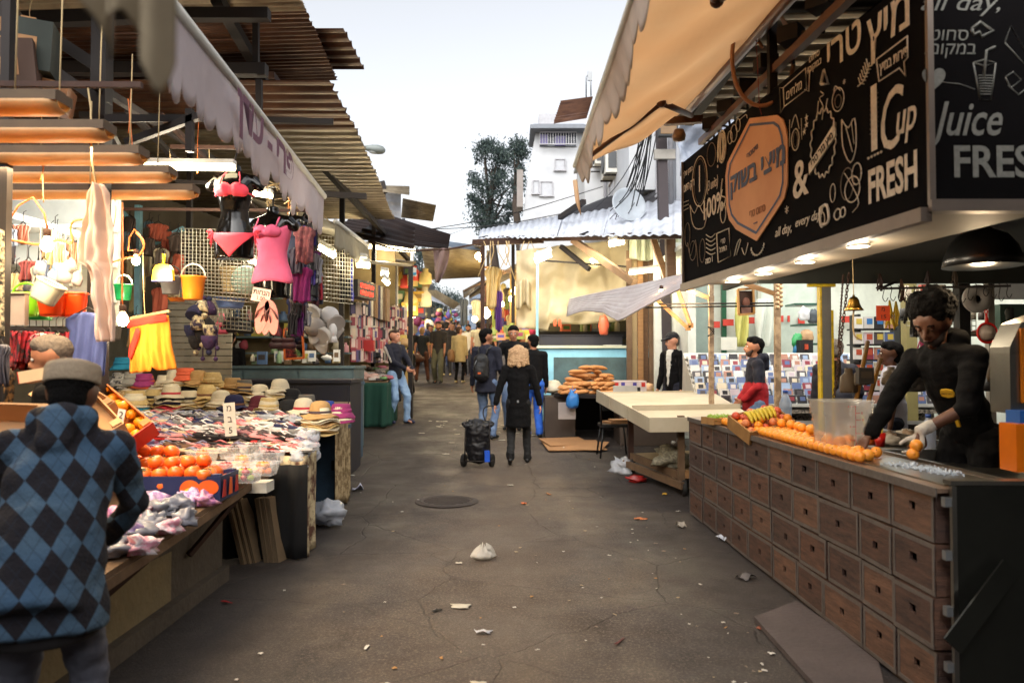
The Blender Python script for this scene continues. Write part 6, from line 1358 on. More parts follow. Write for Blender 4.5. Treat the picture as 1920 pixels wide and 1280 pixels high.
q=MB(); u,v,d=suv(1421,320); q.text('קושב יצימ',.185,FM@Matrix.Translation((u,v,.0125)),0,off=.006,ex=.001,sx=1.12); u,v,d=suv(1415,284); q.text('ירטוטימ',.055,FM@Matrix.Translation((u,v,.0125))@Matrix.Rotation(R(8),4,'Z'),0,ex=.001); u,v,d=suv(1424,396); q.text('ירט טוחס',.075,FM@Matrix.Translation((u,v,.0125)),1,ex=.001,sx=.8); u,v,d=suv(1421,418); q.box((0,0,0),(.06,.006,.002),0,FM@Matrix.Translation((u,v,.0125))); q.build('lettering',[m_shb,cm((.68,.44,.28),.7)],sh)
# second face towards the camera
S2=thing('sign_board',(2.5,3.2,2.19),'darker front chalkboard with Juice FRESH lettering at the right edge','sign')
q=MB(); q.box((JB.x+.95,JB.y+.03,2.22+.60),(1.88,.05,1.2)); q.build('board',m_chb,S2)
q=MB(); q.box((JB.x+.95,JB.y+.01,2.195),(1.9,.07,.05)); q.box((JB.x+.012,JB.y-.0,2.8),(.025,.03,1.2)); q.build('frame',m_alu,S2)
M2=lambda px,py:(lambda p:Matrix.Translation(p)@Matrix.Rotation(PI/2,4,'X'))(W(px,py,JB.y+.003))
s2=F/JB.y; q=MB(); m_c3=mat('chalk_shaded',(.58,.58,.55),.85,c2=(.42,.42,.40),ns=40)  # same chalk, darkened: the front face's weaker light is put into its colour
q.text('Juice',66/s2/.72,M2(1752,226),0,off=.002,shear=.35,sx=.72,ex=.001,al='LEFT'); q.text('FRESH',60/s2/.72,M2(1785,306),0,off=.004,sx=.9,ex=.001,al='LEFT'); q.text('all day,',34/s2/.72,M2(1800,6),0,shear=.35,ex=.001,sx=1.2)
q.text('טוחס',24/s2/.72,M2(1778,66),0,ex=.001,shear=.15); q.text('!םוקמב',24/s2/.72,M2(1780,92),0,ex=.001,shear=.15); q.text('*',26/s2,M2(1742,58),0,ex=.001); q.text('♥',40/s2,M2(1751,150),0,ex=.001)
def l2(pts,r=.004,m=0): q.tube([W(px,py,JB.y+.004) for px,py in pts],r*.8,4,m)
l2([(1825,118),(1838,188),(1858,188),(1867,118)],.005); l2([(1825,118),(1846,112),(1867,118),(1846,124),(1825,118)],.004); l2([(1845,145),(1850,95),(1866,88)],.008); l2([(1762,154),(1800,158),(1828,168)],.003)
for i in range(8): l2([(1834+i*.6,142+i*5),(1863-i*.6,142+i*5)],.004)
l2([(1822,55),(1838,42),(1862,58),(1840,70),(1836,60),(1826,66),(1822,55)],.010); l2([(1884,80),(1895,50),(1925,100)],.004); l2([(1884,80),(1920,120)],.004); l2([(1885,145),(1900,135),(1915,150),(1895,165),(1885,145)],.004); l2([(1890,160),(1910,178),(1925,165)],.004)
q.build('chalk_drawing',m_c3,S2)
# soffit with downlights, dark ceiling, roof
CE=thing('stand_ceiling',(2.4,4.8,2.2),'soffit and dark ceiling of the juice stand','ceiling')
q=MB(); P=[JA+V((.0,0,-.005)),JB+V((0,0,-.005)),JB+V((.55,.02,-.005)),JA+V((.55,0,-.005))]; P=[p-JN*.03 for p in P[:2]]+P[2:]
q.add(P+[p+V((0,0,.03)) for p in P],[(3,2,1,0),(4,5,6,7),(0,1,5,4),(1,2,6,5),(2,3,7,6),(3,0,4,7)]); q.build('soffit',mat('soffit',(.50,.45,.38),.6,c2=(.40,.36,.30),ns=3),CE)
q=MB(); q.box((3.55,5.2,2.34),(3.2,4.0,.04)); q.box((2.03,5.3,2.29),(.05,3.6,.14)); q.build('ceiling_panel',mat('dark_green_grey',(.13,.14,.12),.7),CE)
q=MB(); q.box((3.4,5.9,2.25),(2.9,.06,.18)); q.build('fascia',mat('dark_green_grey',(.13,.14,.12)),CE)
for px,py in [(1375,527),(1433,512),(1512,490),(1612,460)]:
 z=2.168; d=F*(z-CZ)/(678-py); p=V((X(px,d),d,z)); q=MB(); q.lathe([(0,-.004),(.045,-.004),(.045,.006),(0,.006)],16,0,Matrix.Translation(p)); dl=q.build('downlight',mat('lit_led',(1,1,1),.4,em=14,emc=(1,.95,.85)),CE)
 q=MB(); q.lathe([(.046,-.007),(.062,-.006),(.062,.004),(.046,.004)],16,0,Matrix.Translation(p)); q.build('ring',m_white,dl)
 light('downlight_beam','POINT',p-V((0,0,.06)),5,(1,.86,.66),.05)
RF=thing('stand_roof',(3,5.5,3.9),'dark corrugated roof above the chalkboard sign','roof')
for i in range(4):
 mb=MB(); y0=2.9+i*1.05; corr(mb,(1.35,y0,3.93-i*.02),(6.5,y0,4.05-i*.02),(6.5,y0+1.1,4.04-i*.02),(1.35,y0+1.1,3.92-i*.02),per=.2,amp=.018,trap=True); mb.build('roof_sheet',t_dk if i<2 else t_grey,RF)
for x in (1.7,3.2): q=MB(); q.bar((x,2.9,3.86),(x,7.1,3.84),.08); q.build('beam',m_dark,RF)
q=MB(); q.bar((1.62,4.6,3.2),(1.62,4.6,3.9),.05); q.bar((1.62,4.6,3.2),(2.4,4.6,3.85),.04); q.build('strut',m_dark,RF)
q=MB(); q.box((3.2,3.3,3.45),(2.9,.1,1.0)); q.build('fascia',m_black,RF)
# grey tarpaulin bundle beyond
q=MB(); q.grid(lambda u,v:W(1275+160*u,330-150*v+40*u*(1-v),8.8)+V((0,.25*noise.noise(V((u*3,v*3,0)))+.12*noise.noise(V((u*9,v*7,2))),0)),30,20,0,.01)
tag(q.build('grey_tarpaulin',mat('grey_tarp',(.58,.61,.66),.5,c2=(.38,.41,.47),ns=4,bump=.4,bs=12)),'crumpled grey blue tarpaulin rising behind the chalkboard sign','tarpaulin')
# ---- crate counter ----
CF=V((1.795,7.57,0)); CN=V((1.882,3.30,0)); CU=(CN-CF).normalized(); CL=(CN-CF).length; CX=V((-CU.y,CU.x,0)); CX=CX if CX.x>0 else -CX
def cu(px):
 "distance along the counter front from its far corner, by photo column"
 # solve X(px,d)=line
 lo,hi=0,CL*1.3
 for _ in range(40):
  m=(lo+hi)/2; p=CF+CU*m
  if 960+p.x*F/p.y<px: lo=m
  else: hi=m
 return (lo+hi)/2
m_cr=[mat('crate_wood_%d'%i,c,.8,c2=c2,ns=7,nd=8,namt=.8,bump=.3,bs=30,stretch=(.8,.8,5)) for i,(c,c2) in enumerate([((.42,.29,.22),(.22,.155,.13)),((.37,.255,.20),(.19,.14,.12)),((.45,.325,.25),(.26,.185,.15)),((.35,.25,.205),(.17,.125,.115))])]
m_strip=mat('grey_strip',(.40,.37,.35),.7,.2,c2=(.30,.26,.24),ns=12,bump=.2); m_hole=mat('hand_hole',(.04,.03,.03),.9)
rows=[[1291,1315,1336,1363.5,1395,1440,1483,1529.5,1592,1666,1746],[1291,1317,1343,1371,1405,1442,1483,1532,1607,1667,1746],[1291,1318,1344,1373,1406,1444,1496,1547,1610,1671,1747],[1291,1316,1340,1369,1401,1446,1491,1540,1613,1674,1748]]
hts=[(.945,.715),(.71,.475),(.47,.24),(.235,.0)]
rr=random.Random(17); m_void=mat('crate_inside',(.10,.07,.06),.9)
rown=['top','second','third','bottom']
for ri,(pxs,(zt,zb)) in enumerate(zip(rows,hts)):
 us=[cu(p) for p in pxs]
 for ci in range(len(us)-1):
  a=us[ci]+.004; b=us[ci+1]-.004; w_=b-a; h=zt-zb-.006; o=CF+CU*((a+b)/2)+V((0,0,zb+.02)); tl=rr.uniform(-1.1,1.1); dep=rr.uniform(-.006,.006)
  FMc=Matrix((CU,V((0,0,1)),-CX)).transposed().to_4x4(); FMc.translation=o-CX*dep; FMc=FMc@Matrix.Rotation(R(tl),4,'Z')
  T=thing('wooden_crate',o,'%s crate from the far end in the %s row of the crate counter'%(ORD[ci],rown[ri]),'crate','weathered wooden crates stacked as the juice counter')
  q=MB(); mi=rr.randrange(4); sp=rr.uniform(.4,.62)*h; hw=.026 if rr.random()<.7 else .032; hh=.014 if (ci<3 and ri!=1) else .020
  hz=h*.5+rr.uniform(-.02,.02); z0=.014; z1=h-.014; x0=-w_/2+.014; x1=w_/2-.014
  # boards round the hand hole
  def bd(xa,xb,za,zc,zf=0,m=0): q.box(((xa+xb)/2,(za+zc)/2,-.008+zf),(xb-xa,zc-za,.016),m,FMc)
  bd(x0,x1,z0,hz-hh); bd(x0,x1,hz+hh,z1,.0015); bd(x0,-hw,hz-hh+.0005,hz+hh-.0005,.001); bd(hw,x1,hz-hh+.0005,hz+hh-.0005,.001)
  q.build('end_panel',m_cr[mi],T)
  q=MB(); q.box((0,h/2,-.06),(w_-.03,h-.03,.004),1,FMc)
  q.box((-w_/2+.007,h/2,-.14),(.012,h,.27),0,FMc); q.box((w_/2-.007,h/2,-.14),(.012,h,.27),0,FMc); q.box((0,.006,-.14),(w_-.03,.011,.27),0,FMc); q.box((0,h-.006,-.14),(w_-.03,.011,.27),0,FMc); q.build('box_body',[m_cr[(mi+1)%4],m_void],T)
  q=MB(); e=.021; q.box((0,e/2,.002),(w_,e,.003),0,FMc); q.box((0,h-e/2,.002),(w_,e,.003),0,FMc); q.box((-w_/2+e/2,h/2,.0026),(e*.8,h-2*e,.003),0,FMc); q.box((w_/2-e/2,h/2,.0026),(e*.8,h-2*e,.003),0,FMc); q.build('edge_strip',m_strip,T)
CT=thing('juice_counter',(2.4,5.4,0),'steel topped counter behind the stacked crates of the juice stand','counter')
def ctp(u,x,z): return CF+CU*u+CX*x+V((0,0,z))
def cbox(q,u0,u1,x0,x1,z0,z1,m=0):
 P=[ctp(u0,x0,z0),ctp(u1,x0,z0),ctp(u1,x1,z0),ctp(u0,x1,z0),ctp(u0,x0,z1),ctp(u1,x0,z1),ctp(u1,x1,z1),ctp(u0,x1,z1)]
 q.add(P,[(0,3,2,1),(4,5,6,7),(0,1,5,4),(1,2,6,5),(2,3,7,6),(3,0,4,7)],m)
q=MB(); cbox(q,0,CL,.30,.36,0,.94); cbox(q,0,CL,.02,.30,-.02,.018); q.build('plinth',mat('brown_plinth',(.28,.20,.14),.9),CT)
m_ctop=mat('counter_top',(.60,.50,.42),.30,.35,c2=(.42,.33,.27),ns=5,nd=7,bump=.05)
q=MB(); cbox(q,-.01,CL+.0,-.012,.40,.962,.982); q.build('worktop',m_ctop,CT)
q=MB(); cbox(q,-.01,CL,-.020,-.013,.945,.984); q.build('edge_strip',m_strip,CT)
q=MB(); cbox(q,0,CL,.41,1.0,.90,.93); cbox(q,0,CL,.40,.42,.93,1.0); cbox(q,1.2,CL,.98,1.0,.93,1.02); cbox(q,2.95,2.97,.42,.98,.93,1.0); q.build('trough',m_steel,CT)
q=MB(); cbox(q,0,3.0,1.15,1.75,.86,.90); cbox(q,0,3.0,1.15,1.18,.0,.86); q.build('rear_worktop',m_steel,CT)
m_dsteel=mat('dark_steel_panel',(.20,.20,.18),.35,.7,c2=(.13,.13,.12),ns=2.5,nd=7,bump=.06,bs=5)
q=MB(); q.box((CN.x+.045+1.3,3.285,.50),(2.6,.03,1.0)); q.build('side_panel',m_dsteel,CT)
q=MB(); q.box((CN.x+.04+1.3,3.30,1.012),(2.62,.06,.018)); q.bar((CN.x+.035,3.262,0),(CN.x+.035,3.262,1.0),.02); q.build('panel_trim',m_steel,CT)
for i,z in enumerate((.93,.70,.46,.22)): q=MB(); q.box((CN.x+.012,3.272,z),(.03,.03,.04)); q.build('corner_clip',m_galv,CT)
q=MB(); q.bar(W(1785,1210,3.15),W(1895,1062,3.22),.09,.012,up=(0,1,0)); tag(q.build('leaning_bar',m_dsteel),'flat steel bar leaning against the dark side panel of the juice counter','bar')
q=MB(); a=W(1463,1003,5.0); q.box((0,0,0),(.10,.012,.02),0,Matrix.Translation(CF+CU*cu(1470)-CX*.03+V((0,0,.42)))@Matrix.Rotation(R(-80),4,'Z')); q.bar(CF+CU*cu(1462)-CX*.02+V((0,0,.40)),CF+CU*cu(1492)-CX*.02+V((0,0,.30)),.012); tag(q.build('broken_slat',m_black),'broken black slat poking out of the crate counter','slat') if False else None
# oranges
m_orn=mat('orange_peel',(.97,.64,.20),.35,c2=(.95,.52,.10),ns=4,bump=.15,bs=160,coat=.2); m_stem=mat('stem_scar',(.35,.38,.12),.7)
q=MB(); q.sph((0,0,0),(.0340,.0340,.0328),0,16,10); q.sph((0,0,.0345),(.004,.004,.002),1,6,4); OR_=q.build('orange',[m_orn,m_stem],loc=(0,0,0)); tag(OR_,'orange','orange')
rr=random.Random(23); fo=[0]
def orange(P,label,grp,s=1,mt=None):
 r_=(rr.uniform(-1.2,1.2),rr.uniform(-1.2,1.2),rr.uniform(0,6))
 if fo[0]==0: o=OR_; o.location=P; o.rotation_euler=r_; o['label']=label; o['group']=grp
 else: o=dup(OR_,loc=P,rot=r_,scale=s*rr.uniform(.94,1.06),label=label,group=grp)
 fo[0]+=1
 if mt: recol(o,mt)
 return o
u=.62; uend=cu(1600)
while u<uend:
 orange(ctp(u,.05+rr.uniform(-.004,.004),.982+.036),'orange in the front row along the counter edge','oranges in the front row along the counter edge'); u+=.0765
u=.72
while u<uend-.05:
 orange(ctp(u,.118+rr.uniform(-.006,.006),.982+.036),'orange in the second row behind the front row','oranges in the second row'); u+=.0785
for k in range(42):
 u=rr.uniform(1.15,2.95); x=rr.uniform(.19,.36)
 orange(ctp(1.3+(k%14)*.085+rr.uniform(-.01,.01),.19+(k//14)*.075+rr.uniform(-.01,.01),.982+.036+(.0 if k//14<3 else .05)),'loose orange in the heap behind the double row','loose oranges behind the double row')
for k in range(8): orange(ctp(1.5+k*.13,.225+rr.uniform(-.02,.03),1.075),'orange on top of the heap behind the double row','oranges on top of the heap')
# clear container with oranges
T=thing('measuring_container',W(1574,845,4.55),'clear square container with red measuring marks holding oranges','container')
c=V((X(1575,4.6),4.6,.985)); m_cl2=mat('cloudy_plastic',(.80,.78,.74),.2,alpha=.42,spec=.6)
q=MB(); L=.31; H=.315;
def rsq(r_,z,n=24): return [c+V((math.copysign(abs(math.cos(a))**.35,math.cos(a))*r_,math.copysign(abs(math.sin(a))**.35,math.sin(a))*r_,z)) for a in [2*PI*(i+.5)/n for i in range(n)]]
lv=[rsq(.118,0),rsq(.125,.02),rsq(.142,.23),rsq(.152,.235),rsq(.155,.31),rsq(.163,.312),rsq(.163,.322)]
vs=[p for l in lv for p in l]; fs=[tuple(range(24))[::-1]]
for i in range(len(lv)-1):
 for j in range(24): fs.append((i*24+j,i*24+(j+1)%24,(i+1)*24+(j+1)%24,(i+1)*24+j))
q.add(vs,fs,0,None,True); q.build('tub',m_cl2,T)
q=MB(); y=c.y-.150
for z,l,s_ in [(.05,.025,1),(.09,.02,-1),(.13,.025,1),(.17,.02,-1),(.21,.03,1),(.25,.025,1),(.29,.03,-1)]: q.box((c.x+.02+s_*l/2,y-.008,c.z+z),(l,.002,.003)); q.text('8' if s_>0 else '6',.018,Matrix.Translation((c.x+.02+s_*(l+.012),y-.009,c.z+z))@Matrix.Rotation(PI/2,4,'X'),0,ex=.0005)
q.box((c.x+.02,y-.008,c.z+.16),(.002,.002,.27)); q.build('measuring_marks',cm((.65,.12,.12)),T)
for k in range(9): orange(c+V((rr.uniform(-.08,.08),rr.uniform(-.08,.08),.04+.03*(k//5))),'orange lying inside the clear container','oranges inside the clear container',1.05)
# vendor's two oranges
for px,py,d,lab in [(1610,846,4.25,'orange under the bare hand of the juice seller'),(1643,850,4.35,'orange just right of the bare hand'),(1712,851,4.15,'orange half lying under the gloved hand'),(1718,835,4.15,'orange held by the gloved hand')]:
 p=W(px,py,d); orange(V((p.x,p.y,max(p.z,.982+.034))),lab,None)
# fruit crate
def slatcrate(M,L,Wd,H,label,parent=None):
 T=thing('fruit_crate',M.translation,label,'crate'); q=MB(); q.box((0,-Wd/2,H*.28),(L,.012,H*.5),0,M); q.box((0,-Wd/2,H*.80),(L,.012,H*.36),0,M); q.box((0,Wd/2,H*.5),(L,.012,H),0,M); q.box((0,0,.006),(L,Wd,.012),0,M); q.build('side_slats',m_cwood,T)
 for s in(-1,1): q=MB(); q.box((s*L/2,0,H*.5),(.014,Wd+.014,H*1.02),0,M); q.build('end_board',m_cwood,T)
 return T
m_cwood=mat('honey_wood',(.66,.50,.30),.7,c2=(.46,.32,.18),ns=5,stretch=(6,1,1),bump=.2)
Mc=Matrix.Translation(V((X(1425,5.9),5.9,1.00)))@Matrix.Rotation(R(20),4,'Z')@Matrix.Rotation(R(22),4,'X')@Matrix.Rotation(R(-12),4,'Y')
slatcrate(Mc,.40,.28,.11,'tilted wooden crate full of mixed fruit on the juice counter')
fc=[(cm((.86,.40,.25),.4),'peach'),(cm((.93,.56,.12),.4),'orange'),(cm((.85,.50,.30),.4),'peach'),(cm((.78,.30,.18),.35),'red apple')]
for i in range(6):
 for j in range(4):
  mt,nm=fc[rr.randrange(4)]; o=dup(OR_,loc=Mc@V((-.165+i*.066,-.10+j*.066,.085+(.035 if (i+j)%2 else 0))),rot=(rr.random(),rr.random(),0)); o.name=nm.replace(' ','_'); o['category']=nm.split()[-1]; o['label']='%s in the tilted mixed fruit crate'%nm; o['group']=nm+'s in the mixed fruit crate'; recol(o,mt)
m_ban=mat('banana_yellow',(.85,.72,.20),.5,c2=(.55,.55,.15),ns=6)
for i in range(7):
 q=MB(); a0=R(20+i*3); pts=[]; rd=.10
 for k in range(9):
  t=R(-50+k*13); pts.append(Mc@V((-.12+i*.035+.02*math.sin(t),.0+rd*math.sin(t),.10+rd*math.cos(t)-.03)))
 q.tube(pts,[.006,.012,.016,.018,.018,.018,.016,.012,.005],8); tag(q.build('banana',m_ban),'banana on top of the mixed fruit crate','banana','bananas on the mixed fruit crate')
Ma=Matrix.Translation(V((X(1347,6.7),6.7,.985)))@Matrix.Rotation(R(15),4,'Z'); slatcrate(Ma,.22,.2,.06,'small shallow crate of green apples at the far counter corner')
for i in range(3):
 for j in range(2): o=dup(OR_,loc=Ma@V((-.065+i*.066,-.04+j*.07,.055)),rot=(0,0,0)); o.name='green_apple'; o['category']='apple'; o['label']='green apple in the small shallow crate'; o['group']='green apples'; recol(o,cm((.55,.68,.18),.35))
# crushed ice and tray
q=MB(); q.add([ctp(cu(1590),.06,.984),ctp(cu(1742),.06,.984),ctp(cu(1742),.36,.984),ctp(cu(1560),.36,.984)]+[ctp(cu(1590),.06,.990),ctp(cu(1742),.06,.990),ctp(cu(1742),.36,.990),ctp(cu(1560),.36,.990)],[(3,2,1,0),(4,5,6,7),(0,1,5,4),(1,2,6,5),(2,3,7,6),(3,0,4,7)]); tag(q.build('drain_tray',m_steel),'flat steel drain tray at the near end of the counter','tray')
q=MB();
for i in range(420):
 a=rr.random(); c0=ctp(cu(1610)+a*.42,.20+rr.gauss(0,.035)+.06*a,.992+abs(rr.gauss(0,.008))); s_=rr.uniform(.004,.010); e=Euler((rr.uniform(0,6),rr.uniform(0,6),0)).to_matrix().to_4x4(); q.box((0,0,0),(s_,s_*.8,s_*.7),0,Matrix.Translation(c0)@e)
tag(q.build('crushed_ice',mat('ice',(.88,.92,.96),.2,trans=.2)),'crushed ice scattered on the steel tray','ice',kind='stuff')
# juice machine
JM=thing('juice_machine',(X(1890,3.75),3.75,1.0),'steel and orange juice press cut by the right picture edge','juice machine')
def sbx(q,px0,px1,py0,py1,d,dep,m=0):
 a=W(px0,py0,d); b=W(px1,py1,d); q.box(((a.x+b.x)/2,d+dep/2,(a.z+b.z)/2),(b.x-a.x,dep,a.z-b.z),m)
q=MB(); sbx(q,1893,1990,660,775,3.6,.15); P=[W(1915,605,3.6),W(1990,575,3.6),W(1990,662,3.6),W(1893,662,3.6),W(1893,650,3.6)]; q.add(P+[p+V((0,.15,0)) for p in P],[(4,3,2,1,0),(5,6,7,8,9),(0,1,6,5),(1,2,7,6),(2,3,8,7),(3,4,9,8),(4,0,5,9)]); q.build('casing',m_steel,JM)
m_orp=mat('orange_panel',(.88,.48,.06),.35,spec=.6)
q=MB(); sbx(q,1914,1995,615,755,3.585,.012); q.build('front_panel',m_orp,JM); q=MB(); sbx(q,1905,1995,795,885,3.45,.12); q.build('juice_tank',mat('orange_juice_tank',(.93,.48,.05),.25,spec=.7,transl=.2),JM)
q=MB(); sbx(q,1912,1990,770,795,3.5,.1); q.build('spout_block',mat('blue_panel_',(.12,.35,.65),.4),JM)
# dome lamp
c=W(1842,500,4.3); T=thing('dome_lamp',c,'large black dome lamp hanging over the juice seller','lamp'); q=MB(); M=Matrix.Translation(c)
q.lathe([(.205,0),(.208,.0),(.20,.05),(.175,.12),(.13,.18),(.06,.215),(.03,.24),(.03,.27),(0,.27)],32,0,M); q.build('shade',mat('black_enamel',(.05,.05,.05),.35),T)
q=MB(); q.lathe([(.203,.002),(.197,.05),(.17,.12),(.125,.175),(.0,.20)],32,0,M); q.build('inner_shade',mat('copper_inner',(.75,.42,.22),.4,.5),T); q=MB(); q.sph(c+V((0,0,.05)),.045,0,12,8); q.build('bulb',m_bulb,T)
light('dome_glow','POINT',c+V((0,0,-.06)),5,(1,.74,.45),.06)
q=MB(); q.tube([c+V((0,0,.27)),c+V((0,0,.6))],.006,6); q.build('cord',m_black,T)
for i,(px,py,d) in enumerate([(1725,408,3.9),(1825,400,3.6),(1812,392,3.7)]):
 q=MB(); c=W(px,py,d); q.tube([c+V((.09*math.cos(a),.09*math.sin(a)*.8,.03*math.sin(a+i))) for a in [2*PI*k/24 for k in range(25)]],.005,6); tag(q.build('glowing_loop',mat('amber_loop',(1,.7,.3),.4,em=5,emc=(1,.55,.2))),'%s glowing amber light loop under the front chalkboard'%ORD[i],'light loop')
# yellow pole, bell, chains
YP=thing('steel_post',(X(1548,6.1),6.1,gz(6)),'steel post with yellow painted sides behind the counter','post'); q=MB(); x=X(1548,6.1); q.box((x,6.1,1.12),(.075,.06,2.24)); q.build('post',m_galv,YP)
q=MB(); q.box((x-.045,6.1,1.1),(.014,.065,2.2)); q.box((x+.047,6.1,.98),(.018,.065,1.96)); q.build('painted_flange',mat('yellow_paint',(.88,.76,.10),.5,c2=(.65,.55,.15),ns=12,sharp=True),YP)
q=MB(); q.box((x-.05,6.05,2.17),(.22,.04,.045)); q.build('yellow_clamp',mat('yellow_paint',(.88,.76,.10)),YP)
c=W(1601,582,5.0); T=thing('brass_bell',c,'small brass bell hanging on a string','bell'); q=MB(); M=Matrix.Translation(c); q.lathe([(.058,0),(.062,.002),(.050,.018),(.038,.045),(.033,.07),(.022,.088),(.008,.095),(.008,.105),(0,.105)],24,0,M); q.build('bell',mat('brass',(.78,.60,.28),.3,1),T)
q=MB(); q.tube([c+V((0,0,.105)),c+V((-.006,0,.40))],.003,5); q.tube(smooth([c,c+V((-.005,0,-.05)),c+V((.0,0,-.16)),c+V((.05,0,-.20))],4),.006,5); q.build('string',m_rope,T)
def chain(p0,p1,label,n=40):
 p0=W(*p0);p1=W(*p1); q=MB();
 for i in range(n):
  c=p0.lerp(p1,(i+.5)/n); l=(p1-p0).length/n*.75; ax=(p1-p0).normalized(); sd=V((1,0,0)) if i%2 else V((0,1,0)); sd=(sd-ax*sd.dot(ax)).normalized()
  q.tube([c+ax*l*math.cos(a)+sd*l*.55*math.sin(a) for a in [2*PI*k/8 for k in range(9)]],.0035,4,0,cap=False)
 tag(q.build('rusty_chain',m_rust),label,'chain')
chain((1592,512,5.4),(1564,745,5.4),'thicker rusty chain hanging right of the yellow post'); chain((1581,515,5.6),(1572,650,5.6),'thinner chain hanging beside the thicker rusty chain')
# bottles, cups and clutter on the rear worktop
def bottle(P,h,r,c,label,cat='bottle',cap=(.2,.35,.7)):
 T=thing('plastic_bottle',P,label,cat); q=MB(); q.lathe([(0,0),(r,0),(r*1.02,h*.05),(r*.95,h*.3),(r,h*.5),(r,h*.65),(r*.5,h*.85),(r*.35,h*.88),(r*.35,h*.93),(0,h*.93)],16,0,Matrix.Translation(P)); q.build('body',mat('bottle_%d'%(c[0]*99),c,.15,alpha=.55),T); q=MB(); q.lathe([(0,0),(r*.4,0),(r*.4,h*.08),(0,h*.08)],12,0,Matrix.Translation(P+V((0,0,h*.92)))); q.build('cap',cm(cap,.4),T)
bottle(V((X(1739,5.0),5.0,.93)),.26,.045,(.70,.75,.85),'water bottle behind the leaning juice seller'); bottle(V((X(1472,7.4),7.4,.90)),.36,.06,(.75,.82,.92),'large water bottle behind the fruit crate',cap=(.25,.4,.8))
for i,(px,d,h,c,lab) in enumerate([(1650,5.0,.10,(.92,.45,.1),'orange juice cup with yellow straws left'),(1668,4.9,.09,(.80,.12,.10),'red juice cup with yellow straw')]):
 P=V((X(px-20,d),d,.985)); T=thing('juice_cup',P,lab,'cup'); q=MB(); q.lathe([(0,0),(.028,0),(.036,h),(.033,h-.004),(0,h-.006)],14,0,Matrix.Translation(P)); q.build('cup',cm(c,.3),T)
 q=MB(); q.tube([P+V((0,0,.02)),P+V((.045*(1 if i else -1),.02,.20))],.004,6); q.tube([P+V((0,0,.02)),P+V((.03,.0,.19))],.004,6); q.build('straws',cm((.88,.85,.25),.4),T)
q=MB(); sbx(q,1712,1735,722,742,6.2,.2); sbx(q,1712,1735,720,722,6.2,.21,1); tag(q.build('carton',[m_card,m_red]),'brown carton beside the yellow post','carton') if False else None
rr=random.Random(31)
for i in range(14):
 px=rr.uniform(1640,1760); P=V((X(px,5.6),5.6+rr.uniform(-.15,.2),.985-.05)); q=lump(P+V((0,0,.03)),(rr.uniform(.04,.08),.05,rr.uniform(.03,.06)),i+130,nz=.5); tag(q.build('crumpled_packet',cm([(.72,.68,.62),(.5,.42,.35),(.30,.28,.28),(.6,.5,.4)][i%4],.6)),'crumpled packet on the worktop behind the juice seller','packet','packets on the worktop behind the juice seller')
# ---- hanging utensils rail ----
q=MB(); q.bar(W(1650,541,5.6),W(1895,536,5.4),.016); q.bar(W(1650,541,5.6),W(1768,490,7.0),.016); tag(q.build('utensil_rail',m_dark),'black rail with hooks above the juice seller','rail')
for i in range(17):
 px=1655+i*14.5; p=W(px,541-i*.3,5.58-.01*i); q=MB(); h=rr.uniform(.03,.09); q.tube(smooth([p+V((0,0,.02)),p+V((.012,0,.0)),p+V((0,0,-h)),p+V((.02,0,-h-.03)),p+V((.04,0,-h))],4),.003,5); tag(q.build('hook',m_dark),'black hook on the utensil rail','hook','black hooks on the utensil rail')
for i,(px,py,h,c) in enumerate([(1700,610,.14,(.1,.1,.1)),(1680,612,.18,(.75,.62,.12)),(1668,610,.18,(.80,.65,.10)),(1712,620,.20,(.08,.08,.1)),(1728,640,.28,(.85,.35,.55)),(1738,640,.25,(.65,.40,.2)),(1650,560,.1,(.2,.12,.1)),(1690,570,.14,(.3,.2,.15)),(1740,555,.12,(.25,.2,.2)),(1790,550,.1,(.3,.25,.2))]):
 p=W(px,py-40,5.75); q=MB()
 for k in range(7): q.tube([p+V((0,0,.03)),p+V((rr.uniform(-.02,.02),rr.uniform(-.02,.02),-h*.4)),p+V((rr.uniform(-.035,.035),rr.uniform(-.02,.02),-h*rr.uniform(.8,1.1)))],.006,5)
 tag(q.build('hanging_straps',cm(c,.6)),'bunch of %s straps hanging from the utensil rail'%('yellow' if c[0]>.7 and c[2]<.2 else 'pink' if c[0]>.8 else 'dark'),'straps','bunches of straps on the utensil rail')
T=thing('red_strainer',W(1851,625,5.3),'red framed round strainer hanging at the right','strainer'); c=W(1851,624,5.3); q=MB(); q.tube([c+V((.07*math.cos(a),0,.07*math.sin(a))) for a in [2*PI*k/24 for k in range(25)]],.008,6); q.tube([c+V((-.0,0,.07)),c+V((-.005,0,.14))],[.014,.007],6); q.tube([c+V((-.005+.012*math.cos(a),0,.15+.012*math.sin(a))) for a in [2*PI*k/12 for k in range(13)]],.004,5); q.build('frame',cm((.82,.14,.12),.4),T)
q=MB(); q.lathe([(0,-.05),(.04,-.035),(.066,0),(.064,0),(.0,-.046)],20,0,Matrix.Translation(c)@Matrix.Rotation(-PI/2,4,'X')); q.build('mesh_bowl',cm((.60,.55,.52),.4),T)
T=thing('white_disc_pack',W(1832,548,6.4),'round white wrapped coil hanging beyond the strainer','coil'); q=MB(); M=Matrix.Translation(W(1832,560,6.4))@Matrix.Rotation(PI/2,4,'X'); q.lathe([(.03,.0),(.03,.02),(.12,.02),(.12,-.02),(.03,-.02),(.03,0)],24,0,M); q.build('coil',cm((.80,.78,.76),.5),T)
sg=sign(1656,587,5.4,.10,.11,['מ','15'],'small orange red price tag numbered 15',mt=cm((.85,.28,.10),.5),stick=0)
for i,(px,d) in enumerate([(1893,5.9)]):
 p=W(px,590,d); q=lump(p,(.03,.03,.06),150); tag(q.build('hanging_glove',cm((.14,.16,.14))),'dark glove hanging at the far right','glove')
